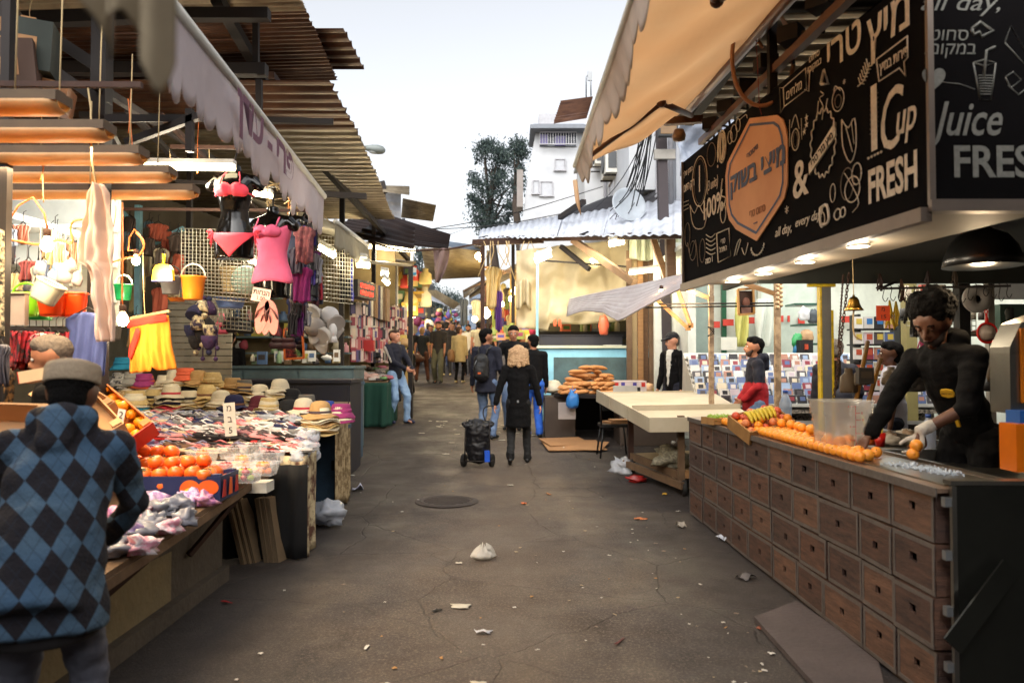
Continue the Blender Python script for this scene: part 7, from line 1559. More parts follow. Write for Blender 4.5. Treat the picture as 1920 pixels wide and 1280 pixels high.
# posts at the right inside
for px,d,w_,c,lab in [(1805,6.8,.10,(.10,.09,.08),'thick dark post behind the juice seller'),(1857,7.0,.06,(.72,.68,.62),'white post beside the strainer'),(1705,9,.13,(.62,.58,.38),'yellowish column behind the hanging straps')]:
 q=MB(); q.bar(V((X(px,d),d,gz(d))),V((X(px,d),d,2.4 if d<8 else 2.9)),w_); q.box((X(px,d),d,gz(d)+.02),(w_*1.3,w_*1.3,.04)); tag(q.build('post',cm(c,.7)),lab,'post')
# orange awning
AW=thing('orange_awning',(1.0,4,3.3),'large orange retractable awning with a white scalloped edge','awning')
m_awn=mat('orange_canvas',(.97,.87,.74),.75,c2=(.94,.80,.64),ns=1.5,nd=4,transl=.6); m_arm=mat('brown_arm',(.42,.28,.20),.5,.3)
mf=V((1.50,6.35,3.70)); mn=V((1.60,1.2,3.42)); ff=V((.535,6.3,3.20)); fn_=V((.60,1.0,3.30))
def aw(u,v):
 a=mf.lerp(mn,u); b=ff.lerp(fn_,u); p=a.lerp(b,v); sag=.10*math.sin(PI*v)*(1+.3*math.sin(u*7)); rip=.022*math.sin((u*5+v*1.6)*2.1*PI)*math.sin(PI*v)+.012*math.sin((u*9-v*3)*PI)*v
 return p+V((0,0,-sag*.6+rip))
q=MB(); q.grid(aw,60,24,0,.003); q.build('canvas',m_awn,AW)
q=MB(); q.tube([ff,fn_],.022,8); q.build('front_bar',m_white,AW); q=MB(); q.tube([mf,mn],.05,12); q.build('roller',mat('amber_roller',(.55,.36,.18),.4,.4),AW)
rr=random.Random(8); sc2=[rr.uniform(.75,1.15) for _ in range(60)]
def vf(u,v):
 k=u*24; s=abs(math.sin(k*PI)); h=(.19+.05*math.sin(u*5))*(.6+.4*math.sqrt(s))*sc2[int(k)]
 return ff.lerp(fn_,u)+V((.03*math.sin(u*20)*v+.05*v,0,-h*v))
q=MB(); q.grid(vf,150,6,0,.003); q.build('valance',mat('white_valance',(.90,.84,.78),.8,transl=.45),AW)
q=MB(); q.tube([ff+V((-.0,.0,-.12)),ff+V((.02,0,-.30)),ff+V((.05,.0,-.42))],[.02,.018,.003],6); q.build('torn_end',m_awn,AW)
for a,b,c_ in [(V((1.5,6.2,3.60)),V((1.05,5.2,3.36)),V((.60,6.1,3.20))),(V((1.55,2.6,3.42)),V((1.0,3.6,3.30)),V((.62,3.0,3.26)))]:
 q=MB(); q.tube([a,b],.024,8); q.tube([b,c_],.022,8); q.sph(b,.035,0,10,7); q.build('folding_arm',m_arm,AW)
q=MB(); q.bar((1.62,6.35,3.42),(1.66,1.2,3.22),.05); q.bar((1.3,6.3,3.58),(1.62,6.3,3.60),.06); q.build('square_bar',m_arm,AW); q=MB(); q.lathe([(0,-.05),(.05,-.04),(.06,0),(.04,.05),(0,.06)],12,0,Matrix.Translation((1.42,6.3,3.46))); q.build('gear_head',cm((.62,.50,.38),.5),AW)
# coiled hose ring and cord
q=MB(); cR=W(1430,100,4.6); q.tube([cR+V((.19*math.cos(a),.03*math.sin(a*2),.33*math.sin(a))) for a in [2*PI*k/30 for k in range(31)]],.013,8); tag(q.build('cable_hoop',m_wire if False else cm((.72,.50,.34),.6)),'oval loop of thick orange hose hanging from the awning bar','hose')
q=MB(); q.tube([W(1418,75,4.6),W(1424,200,4.6),W(1428,215,4.6)],.003,5); tag(q.build('thin_cord',cm((.5,.15,.12))),'thin red cord hanging inside the hose loop','cord')
q=MB(); q.tube(smooth([W(1430,90,4.7),W(1400,30,4.7),W(1440,-10,4.5),W(1478,-30,4.5)],5),.012,6); tag(q.build('hose_end',cm((.72,.50,.34),.6)),'hose running up from the hanging loop','hose')
rr=random.Random(2)
for i in range(7):
 q=MB(); u=i/7; p=V((1.62,6.0-u*3,3.46-u*.05)); q.box(p,(.12,.12,.09),0,rz=rr.random()); q.tube([p,p+V((.05,.1,-.12)),p+V((0,.25,-.05)),p+V((.05,.4,-.1))],.01,5); tag(q.build('junction_box',m_dark),'dark junction box with cable along the awning bar','junction box','dark junction boxes along the awning bar')
# small brown corrugated eave and antenna
shed('small brown tin eave peeking out left of the awning',[(1038,232,17),(1100,222,17),(1112,182,19),(1052,190,19)],.25,.025,t_rust)
q=MB(); q.tube([W(1099,185,20),W(1099,145,20),W(1107,135,20)],.02,5); q.tube([W(1107,135,20),W(1108,180,20)],.02,5); q.box(W(1106,143,20),(.12,.05,.25)); tag(q.build('antenna',m_galv),'thin antenna mast rising over the brown eave','antenna')
# street lamp
T=thing('street_lamp',W(700,280,17),'grey street lamp head reaching out over the left canopy','street lamp'); q=MB(); c=W(697,279,17); vs=[]
q.lathe([(0,-.34),(.03,-.33),(.06,-.2),(.13,.02),(.15,.15),(.12,.26),(.05,.31),(0,.32)],16,0,Matrix.Translation(c)@Matrix.Rotation(R(8),4,'Y')@Matrix.Rotation(PI/2,4,'Y')@Matrix.Scale(.7,4,(1,0,0))); q.build('head',cm((.50,.53,.52),.5),T)
q=MB(); q.sph(c+V((.09,0,-.055)),(.17,.10,.07),0,12,8); q.build('glass',mat('lamp_glass',(.74,.76,.76),.3),T); q=MB(); q.tube([c+V((-.3,0,.03)),c+V((-.9,0,.02)),c+V((-3,0,-.3))],.025,6); q.tube([c+V((-3,0,-.3)),V((c.x-3,c.y,gz(17)))],.07,6); q.build('arm',m_galv,T)
# utility post with spotlight and cables
T=thing('utility_post',G(1250,12.5),'dark timber utility post rising above the white tin roof','post'); q=MB(); q.bar(V((X(1252,12.6),12.6,gz(12.6))),W(1238,160,12.6),.16); q.build('post',mat('dark_timber',(.24,.21,.22),.8),T); q=MB(); q.box(W(1246,290,12.5),(.35,.1,.16)); q.build('concrete_collar',cm((.6,.58,.55)),T)
T=thing('floodlight',W(1252,255,12.2),'square floodlight fixed on the utility post','floodlight'); q=MB(); c=W(1252,243,12.2); q.box(c,(.32,.12,.24)); q.box(c+V((0,.02,.17)),(.12,.1,.1)); q.build('housing',m_black,T); q=MB(); q.box(c+V((0,-.065,0)),(.26,.01,.18)); q.build('glass',mat('amber_glass',(.45,.33,.18),.2),T)
rr=random.Random(6)
for i in range(16):
 a=W(1215+rr.uniform(-5,30),120+rr.uniform(0,80),12.5); b=W(rr.uniform(1110,1200),rr.uniform(380,420),13+rr.uniform(0,5)); m_=(a+b)/2+V((0,0,-rr.uniform(.1,.6))); q=MB(); q.tube(smooth([a,m_,b],5),.010,4); tag(q.build('overhead_cable',m_black),'black cable sagging from the utility post','cable','black cables sagging from the utility post')
for i,(a,b) in enumerate([((735,432,20),(1150,380,18)),((735,450,20),(880,425,40)),((700,445,18),(1130,350,22)),((800,580,40),(980,560,40))]):
 A_=W(*a);B_=W(*b); q=MB(); q.tube(smooth([A_,(A_+B_)/2-V((0,0,.2)),B_],6),.012,4); tag(q.build('street_cable',m_black),'%s thin cable spanning the street under the sky'%ORD[i],'cable')
# ================= RIGHT: shops and stalls behind =================
SH_=thing('record_shop',(4.6,12,gz(12)),'brightly lit white shop behind the rack of discs','shop')
m_shop=mat('shop_white',(.86,.87,.83),.7)
q=MB(); q.box((5.0,12.6,1.75),(5.2,.1,3.6)); q.build('back_wall',m_shop,SH_); q=MB(); q.box((7.0,10,1.75),(.1,5,3.6)); q.build('side_wall',m_shop,SH_)
q=MB(); q.box((5.0,10.9,3.25),(5.0,3.4,.06)); q.build('ceiling',m_shop,SH_)
q=MB(); q.box((2.75,12.0,1.9),(.12,1.2,3.0)); q.build('side_wall',m_shop,SH_)
for px,w_,c in [(1305,.5,(.60,.66,.64)),(1358,.08,(.15,.35,.25)),(1425,.05,(.75,.75,.70)),(1478,.9,(.80,.84,.80))]:
 q=MB(); a=W(px,535,12.4); b=W(px,655,12.4); q.box((a.x,12.45,(a.z+b.z)/2),(w_,.06,a.z-b.z+.2)); q.build('glass_panel' if w_>.3 else 'mullion',cm(c,.3),SH_)
for i,(px0,px1,py) in enumerate([(1338,1352,608),(1358,1378,604),(1383,1393,600),(1405,1418,600),(1467,1472,597),(1480,1484,597),(1500,1512,600),(1582,1608,598)]):
 q=MB(); a=W(px0,py-6,12.3); b=W(px1,py+6,12.3); q.box(((a.x+b.x)/2,12.38,(a.z+b.z)/2),(b.x-a.x,.03,a.z-b.z)); q.build('red_decal',cm((.80,.25,.20),.6),SH_)
for i,(px0,px1,py) in enumerate([(1485,1535,571),(1495,1532,609),(1500,1535,645)]):
 q=MB(); a=W(px0,py,11.6); b=W(px1,py,11.6); q.box(((a.x+b.x)/2,11.7,a.z),(b.x-a.x,.4,.03)); q.build('glass_shelf',cm((.20,.35,.30),.3),SH_)
q=MB(); q.grid(lambda u,v:W(1418+28*u,560+90*v,12.0)+V((0,.08*math.sin(u*9+v*4),0)),10,10,0,.004); tag(q.build('clear_sheet',mat('clear_sheet',(.92,.93,.90),.2,alpha=.5)),'crinkled clear plastic sheet hanging in the white shop','sheet')
q=MB(); q.grid(lambda u,v:W(1380+22*u,555+95*v,12.1)+V((0,.06*math.sin(u*9+v*4),0)),10,10,0,.004); tag(q.build('yellow_drape',cm((.80,.78,.45),.7)),'pale yellow cloth strip hanging in the white shop','cloth')
q=MB(); sbx(q,1500,1525,637,664,11.3,.25); q.box(W(1512,650,11.28),(.05,.02,.08),1); tag(q.build('black_tote',[cm((.08,.07,.08)),cm((.7,.25,.12))]),'black tote with an orange print on the shop shelf','bag')
q=MB(); sbx(q,1352,1382,632,656,11.9,.2); tag(q.build('white_box',m_white),'blank white box on top of the disc rack','box')
for i,(px,py,c) in enumerate([(1495,640,(.2,.6,.35)),(1513,632,(.75,.6,.45)),(1497,655,(.2,.5,.7)),(1508,590,(.9,.9,.92)),(1525,595,(.3,.33,.36))]):
 q=lump(W(px,py,11.5),(.09,.06,.12),i+170,nz=.4); tag(q.build('shop_ornament',cm(c,.5)),'small ornament on the shop shelves behind the yellow post','ornament','ornaments on the shop shelves')
light('shop_glow','AREA',(4.7,11.0,3.18),48,(1,1,.93),3.6,(0,0,0),2.2)
# disc rack
RK=thing('disc_rack',(4.3,10.8,gz(10.6)),'wide white stepped rack full of music discs','rack')
x0=X(1296,10.6); x1=X(1748,10.6); m_rk=mat('rack_white',(.84,.83,.80),.5)
nr=8; z0=Z(757,10.2); z1=Z(668,11.0)
for j in range(nr+1):
 t=j/nr; z=z0+(z1-z0)*t-.02; y=10.2+t*.75
 q=MB(); q.box(((x0+x1)/2,y-.03,z+.0),(x1-x0,.012,.035)); q.box(((x0+x1)/2,y+.02,z-.015),(x1-x0,.10,.008)); q.build('tier',m_rk,RK)
q=MB(); q.add([V((x0,10.18,z0-.05)),V((x1,10.18,z0-.05)),V((x1,11.1,z1+.05)),V((x0,11.1,z1+.05)),V((x0,11.2,z0-.05)),V((x1,11.2,z0-.05))],[(0,1,2,3),(0,3,4),(1,5,2),(0,4,5,1),(3,2,5,4)]); q.build('back_board',m_rk,RK)
q=MB(); q.box(((x0+x1)/2,10.65,z0-.10),(x1-x0+.05,1.0,.05)); q.box(((x0+x1)/2,10.6,(z0-.12+gz(10.6))/2),(x1-x0,.06,z0-.12-gz(10.6)));q.build('table',mat('speckled_cloth',(.62,.58,.52),.8,c2=(.2,.17,.15),ns=30,sharp=True,namt=1),RK)
q=MB(); q.box((0,0,.062),(.135,.010,.122),0); q.box((0,-.006,.062),(.128,.003,.114),1); q.box((.01,-.0082,.07),(.07,.0015,.055),2); DC=q.build('disc_case',[m_clear,m_white,m_black],loc=(0,0,0)); tag(DC,'disc case standing on the stepped rack','disc','disc cases on the rack')
rr=random.Random(41); dcol=[(.82,.80,.78),(.35,.42,.60),(.15,.14,.16),(.70,.50,.42),(.60,.68,.80),(.85,.80,.70),(.55,.20,.25),(.30,.28,.30),(.78,.72,.75),(.45,.52,.68),(.88,.87,.85)]
k=0
for j in range(nr):
 t=(j+.0)/nr; z=z0+(z1-z0)*t; y=10.2+t*.75
 for i in range(23):
  xx=x0+.08+i*.148
  if rr.random()<.06: continue
  o=DC if k==0 else dup(DC); k+=1
  o.location=(xx+rr.uniform(-.006,.006),y+.0,z); o.rotation_euler=(R(-14),R(rr.uniform(-2,2)),0)
  recol(o,[m_clear,cm(dcol[rr.randrange(11)],.4),cm(dcol[rr.randrange(11)],.4)])
# posts and rails in front of the shop
m_pwood=mat('peeling_post',(.70,.60,.48),.8,c2=(.40,.30,.22),ns=9,sharp=True,bump=.3)
def post(px,d,py,w_,mt,label,py0=None):
 q=MB(); q.bar(V((X(px,d),d,gz(d))),W(px,py,d),w_); q.box(V((X(px,d),d,gz(d)+.03)),(w_*1.5,w_*1.5,.06)); return tag(q.build('post',mt),label,'post')
post(1333,9.2,528,.055,m_pwood,'peeling wooden post with wire wound round it before the disc rack'); post(1457,8.4,520,.06,m_pwood,'peeling wooden post left of the yellow steel post'); post(1276,13.0,540,.09,m_wood,'timber post behind the capped man')
q=MB(); q.tube([W(1333+6*math.cos(a),615+12*math.sin(a*.5)+a,9.15) for a in [k*.5 for k in range(26)]],.005,4); tag(q.build('wire_coil',m_dark),'loop of wire wound on the peeling post','wire')
for a,b,w_,lab in [((1262,532,9.5),(1333,560,9.2),.05,'pale timber brace reaching from the tin sheet to the post'),((1398,532,8.8),(1457,552,8.4),.05,'pale timber brace up to the sign edge'),((1230,560,9.8),(1290,615,9.6),.045,'slanting timber brace behind the capped man'),((1270,540,9.7),(1295,610,9.6),.045,'thin timber strut crossing behind the capped man')]:
 q=MB(); q.bar(W(*a),W(*b),w_); q.box(W(*b),(w_*1.4,w_*.8,w_*1.4)); tag(q.build('timber_brace',m_wood),lab,'brace')
for i,(a,b) in enumerate([((1235,570,9.6),(1457,568,8.6)),((1180,577,10),(1450,573,8.5))]):
 q=MB(); q.tube([W(*a),W(*b)],.010,6); tag(q.build('iron_rod',m_dark),['upper','lower'][i]+' thin iron rod strung between the wooden posts','rod')
T=thing('framed_mirror',W(1397,565,8.8),'wood framed mirror hanging from the iron rods','mirror')
q=MB();
for a,b in [((1383,543),(1412,541)),((1412,541),(1414,588)),((1414,588),(1385,590)),((1385,590),(1383,543))]: q.bar(W(*a,8.8),W(*b,8.8),.025)
q.build('frame',mat('honey_frame',(.75,.55,.30),.5),T); q=MB(); a=W(1385,545,8.81); b=W(1412,588,8.81); q.box(((a.x+b.x)/2,8.82,(a.z+b.z)/2),(b.x-a.x,.006,a.z-b.z)); q.build('glass',mat('brown_glass',(.35,.28,.26),.15,.5),T)
q=MB(); q.sph(W(1399,567,8.80),(.045,.02,.06),0); q.box(W(1399,582,8.80),(.11,.02,.07),1); tag(q.build('hanging_picture',[cm((.45,.27,.2)),cm((.5,.35,.3))]),'small printed picture seen inside the wooden frame','picture')
q=MB()
for i in range(12): q.sph(W(1461+(-3 if i%2 else 3),530+i*4.2,8.2),.026,0,8,6)
tag(q.build('garlic_string',mat('garlic',(.78,.66,.52),.7)),'string of garlic bulbs hanging beside the post','garlic')
for i,(px,py) in enumerate([(1278,537),(1240,552)]): bulb(px,py,9.3,'bright bulb under the chalkboard corner' if i==0 else 'bright bulb behind the flapping tin sheet',r=.04,pw=14)
# magazine shelf
MS=thing('magazine_rack',V((X(1640,9.4),9.5,gz(9.5))),'black magazine rack behind the brass bell','rack')
for j in range(5):
 q=MB(); a=W(1603,617+j*29,9.3); b=W(1682,617+j*29,9.3); q.box(((a.x+b.x)/2,9.42,a.z),(b.x-a.x,.22,.02)); q.build('shelf',m_black,MS)
 for i in range(4):
  q=MB(); x=a.x+(b.x-a.x)*(i+.5)/4; q.box((x,9.36,a.z+.085),(.115,.02,.15)); q.box((x+.01,9.347,a.z+.10),(.07,.004,.07),1); tag(q.build('magazine',[cm(dcol[rr.randrange(11)]),cm([(.2,.45,.7),(.7,.3,.2),(.8,.7,.3)][rr.randrange(3)])]),'magazine on the black rack behind the bell','magazine','magazines on the black rack')
q=MB(); a=W(1603,590,9.5); b=W(1682,760,9.5); q.box((a.x,9.5,(a.z+b.z)/2),(.03,.25,a.z-b.z)); q.box((b.x,9.5,(a.z+b.z)/2),(.03,.25,a.z-b.z)); q.build('side_frame',m_black,MS)
for i,(a,b) in enumerate([((1627,640,6.6),(1605,752,6.4)),((1651,672,6.4),(1625,765,6.2))]):
 q=MB(); q.tube([W(*a),W(*b)],.02,8); tag(q.build('broom_handle',mat('yellow_wood',(.70,.50,.22),.5)),['longer','shorter'][i]+' slanting yellow wooden handle behind the container','handle pole')
# dark clutter wall at far right inside, green board, white frame
q=MB(); sbx(q,1875,1990,570,700,7.4,.1); tag(q.build('green_board',cm((.18,.26,.20),.7)),'dull green board at the far right behind the juice press','board')
q=MB(); sbx(q,1860,1990,500,560,8.2,.1); tag(q.build('grey_shutter',cm((.50,.48,.44),.7)),'grey shutter panel above the green board','shutter')
wgrid((1700,540,7.4),(1830,545,7.4),(1830,620,7.4),(1700,610,7.4),16,8,'pale wire grid behind the juice seller with small wares')
goods(34,(1690,1850),[600,560,630],(7.5,7.8),(.05,.12),(.05,.14),'small ware hung on the grid behind the juice seller','wares on the grid behind the juice seller',seed=61,cols_=[(.45,.38,.3),(.6,.55,.48),(.3,.25,.22),(.6,.25,.2),(.2,.2,.2),(.7,.65,.6)])
goods(26,(1560,1880),[735,720],(6.0,7.0),(.08,.2),(.08,.22),'dim object on the rear shelves of the juice stand','clutter at the rear of the juice stand',seed=62,cols_=[(.3,.25,.2),(.2,.18,.17),(.45,.38,.3),(.35,.3,.28)])
q=MB(); q.box((3.4,7.9,.45),(2.8,.5,.9)); tag(q.build('rear_cupboard',cm((.20,.17,.14))),'low dark cupboard at the rear of the juice stand','cupboard')
light('kitchen_glow','AREA',(3.6,7.6,2.9),26,(1,.92,.78),1.6,(0,0,0),1.0)
# flapping white tin sheet
q=MB(); c=[W(1063,592,12.5),W(1160,592,11.6),W(1281,535,9.3),W(1281,516,9.3),W(1075,560,12.5)]
TP=[(1068,562),(1100,555),(1150,545),(1215,531),(1282,516)]; BT=[(1062,592),(1098,583),(1130,582),(1158,603),(1282,538)]
def fl(u,v):
 k=min(3,int(u*4)); t=u*4-k; L_=lambda A:(A[k][0]*(1-t)+A[k+1][0]*t,A[k][1]*(1-t)+A[k+1][1]*t); a=L_(TP); b_=L_(BT); d=12.6-3.3*u
 p=W(a[0],a[1],d).lerp(W(b_[0],b_[1],d-.5),v); return p+V((0,.10*math.sin(v*4),.028*math.sin(v*2*PI*7)+.02*math.sin(u*9)*v))
q.grid(fl,30,70,0,.004); tag(q.build('loose_tin_sheet',mat('thin_sheet',(.80,.78,.78),.6,c2=(.66,.60,.60),ns=3,transl=.3)),'long white corrugated sheet curling out above the bread stall','sheet')
# ---- tarp curtain ----
m_tarp=mat('yellow_tarp',(.86,.81,.68),.8,c2=(.72,.65,.50),ns=1.6,nd=6,transl=.35,bump=.1)
q=MB()
def tf(u,v):
 px=968+210*u; top=470-22*u; bot=600+8*math.sin(u*PI)+(14 if u<.3 else 0)
 p=W(px,top+(bot-top)*v,15.2-u*.8); p.y+= .22*noise.noise(V((u*4,v*3,1)))*1+.07*noise.noise(V((u*12,v*9,3)))+.05*math.sin(u*30+v*3); return p
q.grid(tf,50,30,0,.004); tag(q.build('tarpaulin_curtain',m_tarp),'big wrinkled yellow tarpaulin curtain under the white tin roof','tarpaulin')
q=MB(); q.grid(lambda u,v:W(966+30*u,525+50*v+6*math.sin(u*8),15.0)+V((0,.08*math.sin(u*14),0)),16,8,0,.004); tag(q.build('tarpaulin_flap',m_tarp),'small loose flap hanging at the left of the tarpaulin curtain','tarpaulin')
tubelamp(1003,489,1033,477,13.5,'bright white tube lamp in front of the tarpaulin curtain',w_=.10,pw=14); tubelamp(1142,458,1170,452,12.5,'bright tube lamp under the tin roof right of the curtain',w_=.10,pw=9); tubelamp(1180,512,1252,503,12.3,'long bright tube lamp right of the curtain',w_=.06,pw=9); tubelamp(1108,490,1120,486,14.5,'dim tube lamp glowing behind the brace',w_=.1)
tubelamp(1035,505,1080,510,14.9,'x') if False else None
light('tarp_glow','AREA',W(1070,470,13.2),26,(1,.86,.62),2.0,(R(40),0,0),.6)
# wood plank wall and white curtain right of tarp
PW=thing('plank_wall',V((X(1220,13),13.2,gz(13))),'wall of upright old planks behind the capped man','wall')
for i in range(11):
 px=1180+i*10.5; a=V((X(px,13),13.0+.05*(i%2),gz(13))); q=MB(); top=W(px,470+8*(i%3),13); q.box((a.x,a.y,(a.z+top.z)/2),(.095,.04,top.z-a.z)); q.build('plank',[m_wood2,mat('brown_timber',(.38,.27,.17)),m_wood,mat('tan_board',(.58,.50,.36),.8)][(i*3)%4],PW)
q=MB(); q.grid(lambda u,v:W(1180+100*u,445+(45-20*abs(u-.3))*v,12.9)+V((0,.06*math.sin(u*40),0)),40,6,0,.003); tag(q.build('white_sheeting',mat('lit_sheeting',(.86,.88,.76),.6,transl=.3)),'pleated white plastic sheeting under the tin roof by the chalkboard','sheeting')
# counters
q=0
LB=thing('light_blue_counter',V((X(1110,14.6),14.8,gz(14.6))),'long sky blue counter behind the bread stall','counter'); m_sky=mat('sky_blue_paint',(.36,.60,.72),.5)
a=W(1010,653,14.4); b=W(1217,653,14.4); q=MB(); q.box(((a.x+b.x)/2,14.85,(a.z+gz(14.6))/2),(b.x-a.x,.9,a.z-gz(14.6))); q.build('body',m_sky,LB); q=MB(); q.box(((a.x+b.x)/2,14.85,a.z+.03),(b.x-a.x+.15,1.0,.05)); q.build('top',mat('cream_top',(.80,.80,.70),.5),LB)
q=MB(); q.box(((a.x+b.x)/2-.2,15.2,a.z+.16),((b.x-a.x)*.78,.5,.22)); q.box(((a.x+b.x)/2-.2,15.2,a.z+.275),((b.x-a.x)*.80,.55,.02)); tag(q.build('long_chest',m_nav),'long dark navy chest lying on the sky blue counter','chest')
q=MB(); p=W(1150,648,14.5); q.box(p,(.35,.2,.03),0,rz=.2); q.box(p+V((.3,0,.0)),(.3,.25,.05),1); tag(q.build('paper_stack',[m_white,m_black]),'white papers and a black tray on the sky blue counter','papers')
GT=thing('tall_shelf',V((X(1080,16),16,gz(16))),'dark shelf with green plants behind the sky blue counter','shelf'); a=W(1010,628,16); b=W(1180,628,16); q=MB(); q.box(((a.x+b.x)/2,16.1,a.z),(b.x-a.x,.6,.14)); q.build('board',m_black,GT)
q=MB(); q.box(((a.x+b.x)/2,16.6,a.z+.35),(b.x-a.x+.4,.1,1.2)); q.build('back_panel',cm((.35,.32,.22)),GT)
goods(26,(1015,1160),[624],(15.9,16.2),(.10,.22),(.15,.34),'plant or jar on the dark shelf under the tarpaulin','plants and jars under the tarpaulin',seed=71,cols_=[(.30,.42,.18),(.25,.36,.2),(.7,.65,.5),(.5,.5,.48),(.8,.4,.25),(.45,.5,.25)])
q=lump(W(1132,612,14.2),(.10,.08,.22),201,nz=.3); tag(q.build('orange_bag',cm((.90,.42,.28),.5)),'orange net bag hanging over the sky blue counter','bag')
for px in (1038,1047): q=MB(); q.grid(lambda u,v:W(px+5*u,598+14*v,14.5)+V((0,.03*math.sin(u*5),0)),3,5,0,.003); tag(q.build('orange_ribbon',cm((.92,.40,.25))),'orange ribbon dangling under the tarpaulin curtain','ribbon','orange ribbons')
# bread stall
BS=thing('bread_stall',V((X(1130,12.4),12.6,gz(12.4))),'dark bread stall with a tray back and open underside','stall')
d0=11.4; z_=Z(722,d0); a=V((X(1042,12.2),12.2,0));
def poly(q,pts,z0,z1,m=0):
 n=len(pts); q.add([V((x,y,z0)) for x,y in pts]+[V((x,y,z1)) for x,y in pts],[tuple(range(n))[::-1],tuple(range(n,2*n))]+[(i,(i+1)%n,n+(i+1)%n,n+i) for i in range(n)],m)
bp_=[(X(1038,12.4),12.4),(X(1150,11.6),11.5),(X(1240,11.5),11.5),(X(1245,13.2),13.4),(X(1045,13.2),13.4)]
z_=.2+.82
q=MB(); poly(q,bp_,z_-.06,z_); q.build('tabletop',m_dark,BS)
q=MB(); q.box((X(1145,13.3),13.5,(gz(13)+z_)/2),(2.1,.04,z_-gz(13))); q.build('back_board',m_dark,BS)
q=MB(); q.box((X(1143,13.3),13.42,z_+.30),(1.98,.04,.60)); q.build('back_board',mat('worn_teal',(.33,.44,.45),.6,c2=(.22,.25,.24),ns=4),BS)
for px,d,w_ in [(1050,12.4,.5),(1185,11.9,.05),(1215,11.8,.9)]: q=MB(); q.box((X(px,d),d+.35,(z_-.06+gz(d))/2),(w_,.7,z_-.06-gz(d))); q.build('side_panel',mat('brown_metal',(.30,.25,.21),.6,.2,c2=(.2,.16,.14),ns=3),BS)
q=MB(); a=W(1063,785,12.3); q.box((W(1063,770,12.02).x,12.02,W(1,770,12).z),(.28,.01,.27)); q.build('paper_sheet',cm((.62,.58,.56)),BS)
q=MB(); sbx(q,1150,1195,723,742,11.45,.05); tag(q.build('white_carton',cm((.72,.70,.66))),'white box edge at the front of the bread stall','box')
m_brd=mat('bread_crust',(.78,.55,.32),.75,c2=(.62,.38,.19),ns=7,bump=.2)
q=MB(); q.tube([V((-.16+.04*i,0,.03+.012*math.sin(PI*i/8))) for i in range(9)],[.008,.030,.040,.043,.043,.043,.040,.030,.008],10)
for i in range(len(q.v)): x,y,z=q.v[i]; q.v[i]=(x,y*1.15,z*.8)
BR=q.build('bread_loaf',m_brd,loc=(0,0,0)); tag(BR,'long bread loaf','bread','long loaves piled on the bread stall')
k=0; rr=random.Random(51)
for i in range(105):
 px=rr.uniform(1062,1160); t=(px-1062)/96; lay=int(rr.random()*(1+6.5*math.sin(PI*min(1,t*1.05))))
 d=12.2-t*.35+rr.uniform(-.05,.5)+lay*.07; P=V((X(px,d),d,z_+lay*.065));
 o=BR if k==0 else dup(BR); k+=1; o.location=P; o.rotation_euler=(rr.uniform(-.2,.2),rr.uniform(-.15,.15),rr.uniform(-.5,.5) if t<.5 else rr.uniform(.2,1.4)); o['label']='long golden bread loaf in the heap on the bread stall'
T=thing('printed_carton',W(1180,690,12.2),'white carton with red and blue print beside the loaves','carton'); q=MB(); a=W(1152,692,12.1); b=W(1212,692,12.1); q.box(((a.x+b.x)/2,12.3,z_+.11),(b.x-a.x,.4,.2)); q.build('box',cm((.84,.78,.76)),T)
q=MB();
for px,c in [(1156,1),(1168,0),(1206,1),(1190,0)]: q.box((X(px,12.1),12.096,z_+.15),(.06,.006,.07),c)
q.box(((a.x+b.x)/2+.03,12.094,z_+.07),((b.x-a.x)*.5,.006,.08),2); q.build('print',[cm((.3,.25,.6)),cm((.8,.2,.15)),m_black],T)
for i,(px,py,s,c,lab) in enumerate([(1072,690,.12,(.50,.68,.85),'pale blue bag behind the loaves'),(1033,690,.20,(.80,.77,.68),'cream sack at the left end of the bread stall'),(1160,682,.16,(.55,.60,.42),'clear bag of greens on the bread stall'),(1188,680,.16,(.80,.76,.72),'clear bag of rolls on the bread stall'),(1210,685,.17,(.90,.72,.55),'pale orange bag at the back of the bread stall'),(1197,716,.10,(.88,.55,.62),'small pink plastic bag at the front of the bread stall'),(1228,695,.10,(.85,.75,.3),'yellow bag at the right end of the bread stall'),(1168,722,.10,(.80,.62,.42),'flat round bread near the pink bag'),(1148,722,.09,(.82,.66,.45),'flat round bread at the front edge')]):
 d=12.2 if py>700 else 12.9; P=W(px,py,d); q=lump(V((P.x,d,z_+s*.35)),(s,s*.7,s*.6 if i<7 else .04),i+220,nz=.4); tag(q.build('plastic_bag' if i<7 else 'flat_bread',cm(c,.5)),lab,'bag' if i<7 else 'bread')
T=thing('blue_rubbish_bag',W(1074,745,11.9),'blue plastic bag hanging from the bread stall edge','bag'); q=lump(W(1074,752,11.9),(.10,.10,.15),240,nz=.35); q.build('bag',mat('blue_bag',(.25,.55,.85),.35,transl=.3),T); q=MB(); p=W(1074,735,11.9); q.tube([p+V((-.05,0,.05)),p,p+V((.05,0,.05))],[.012,.02,.012],6); q.tube([p,p+V((0,.05,.10))],.004,4); q.build('knot',mat('blue_bag',(.25,.55,.85)),T)
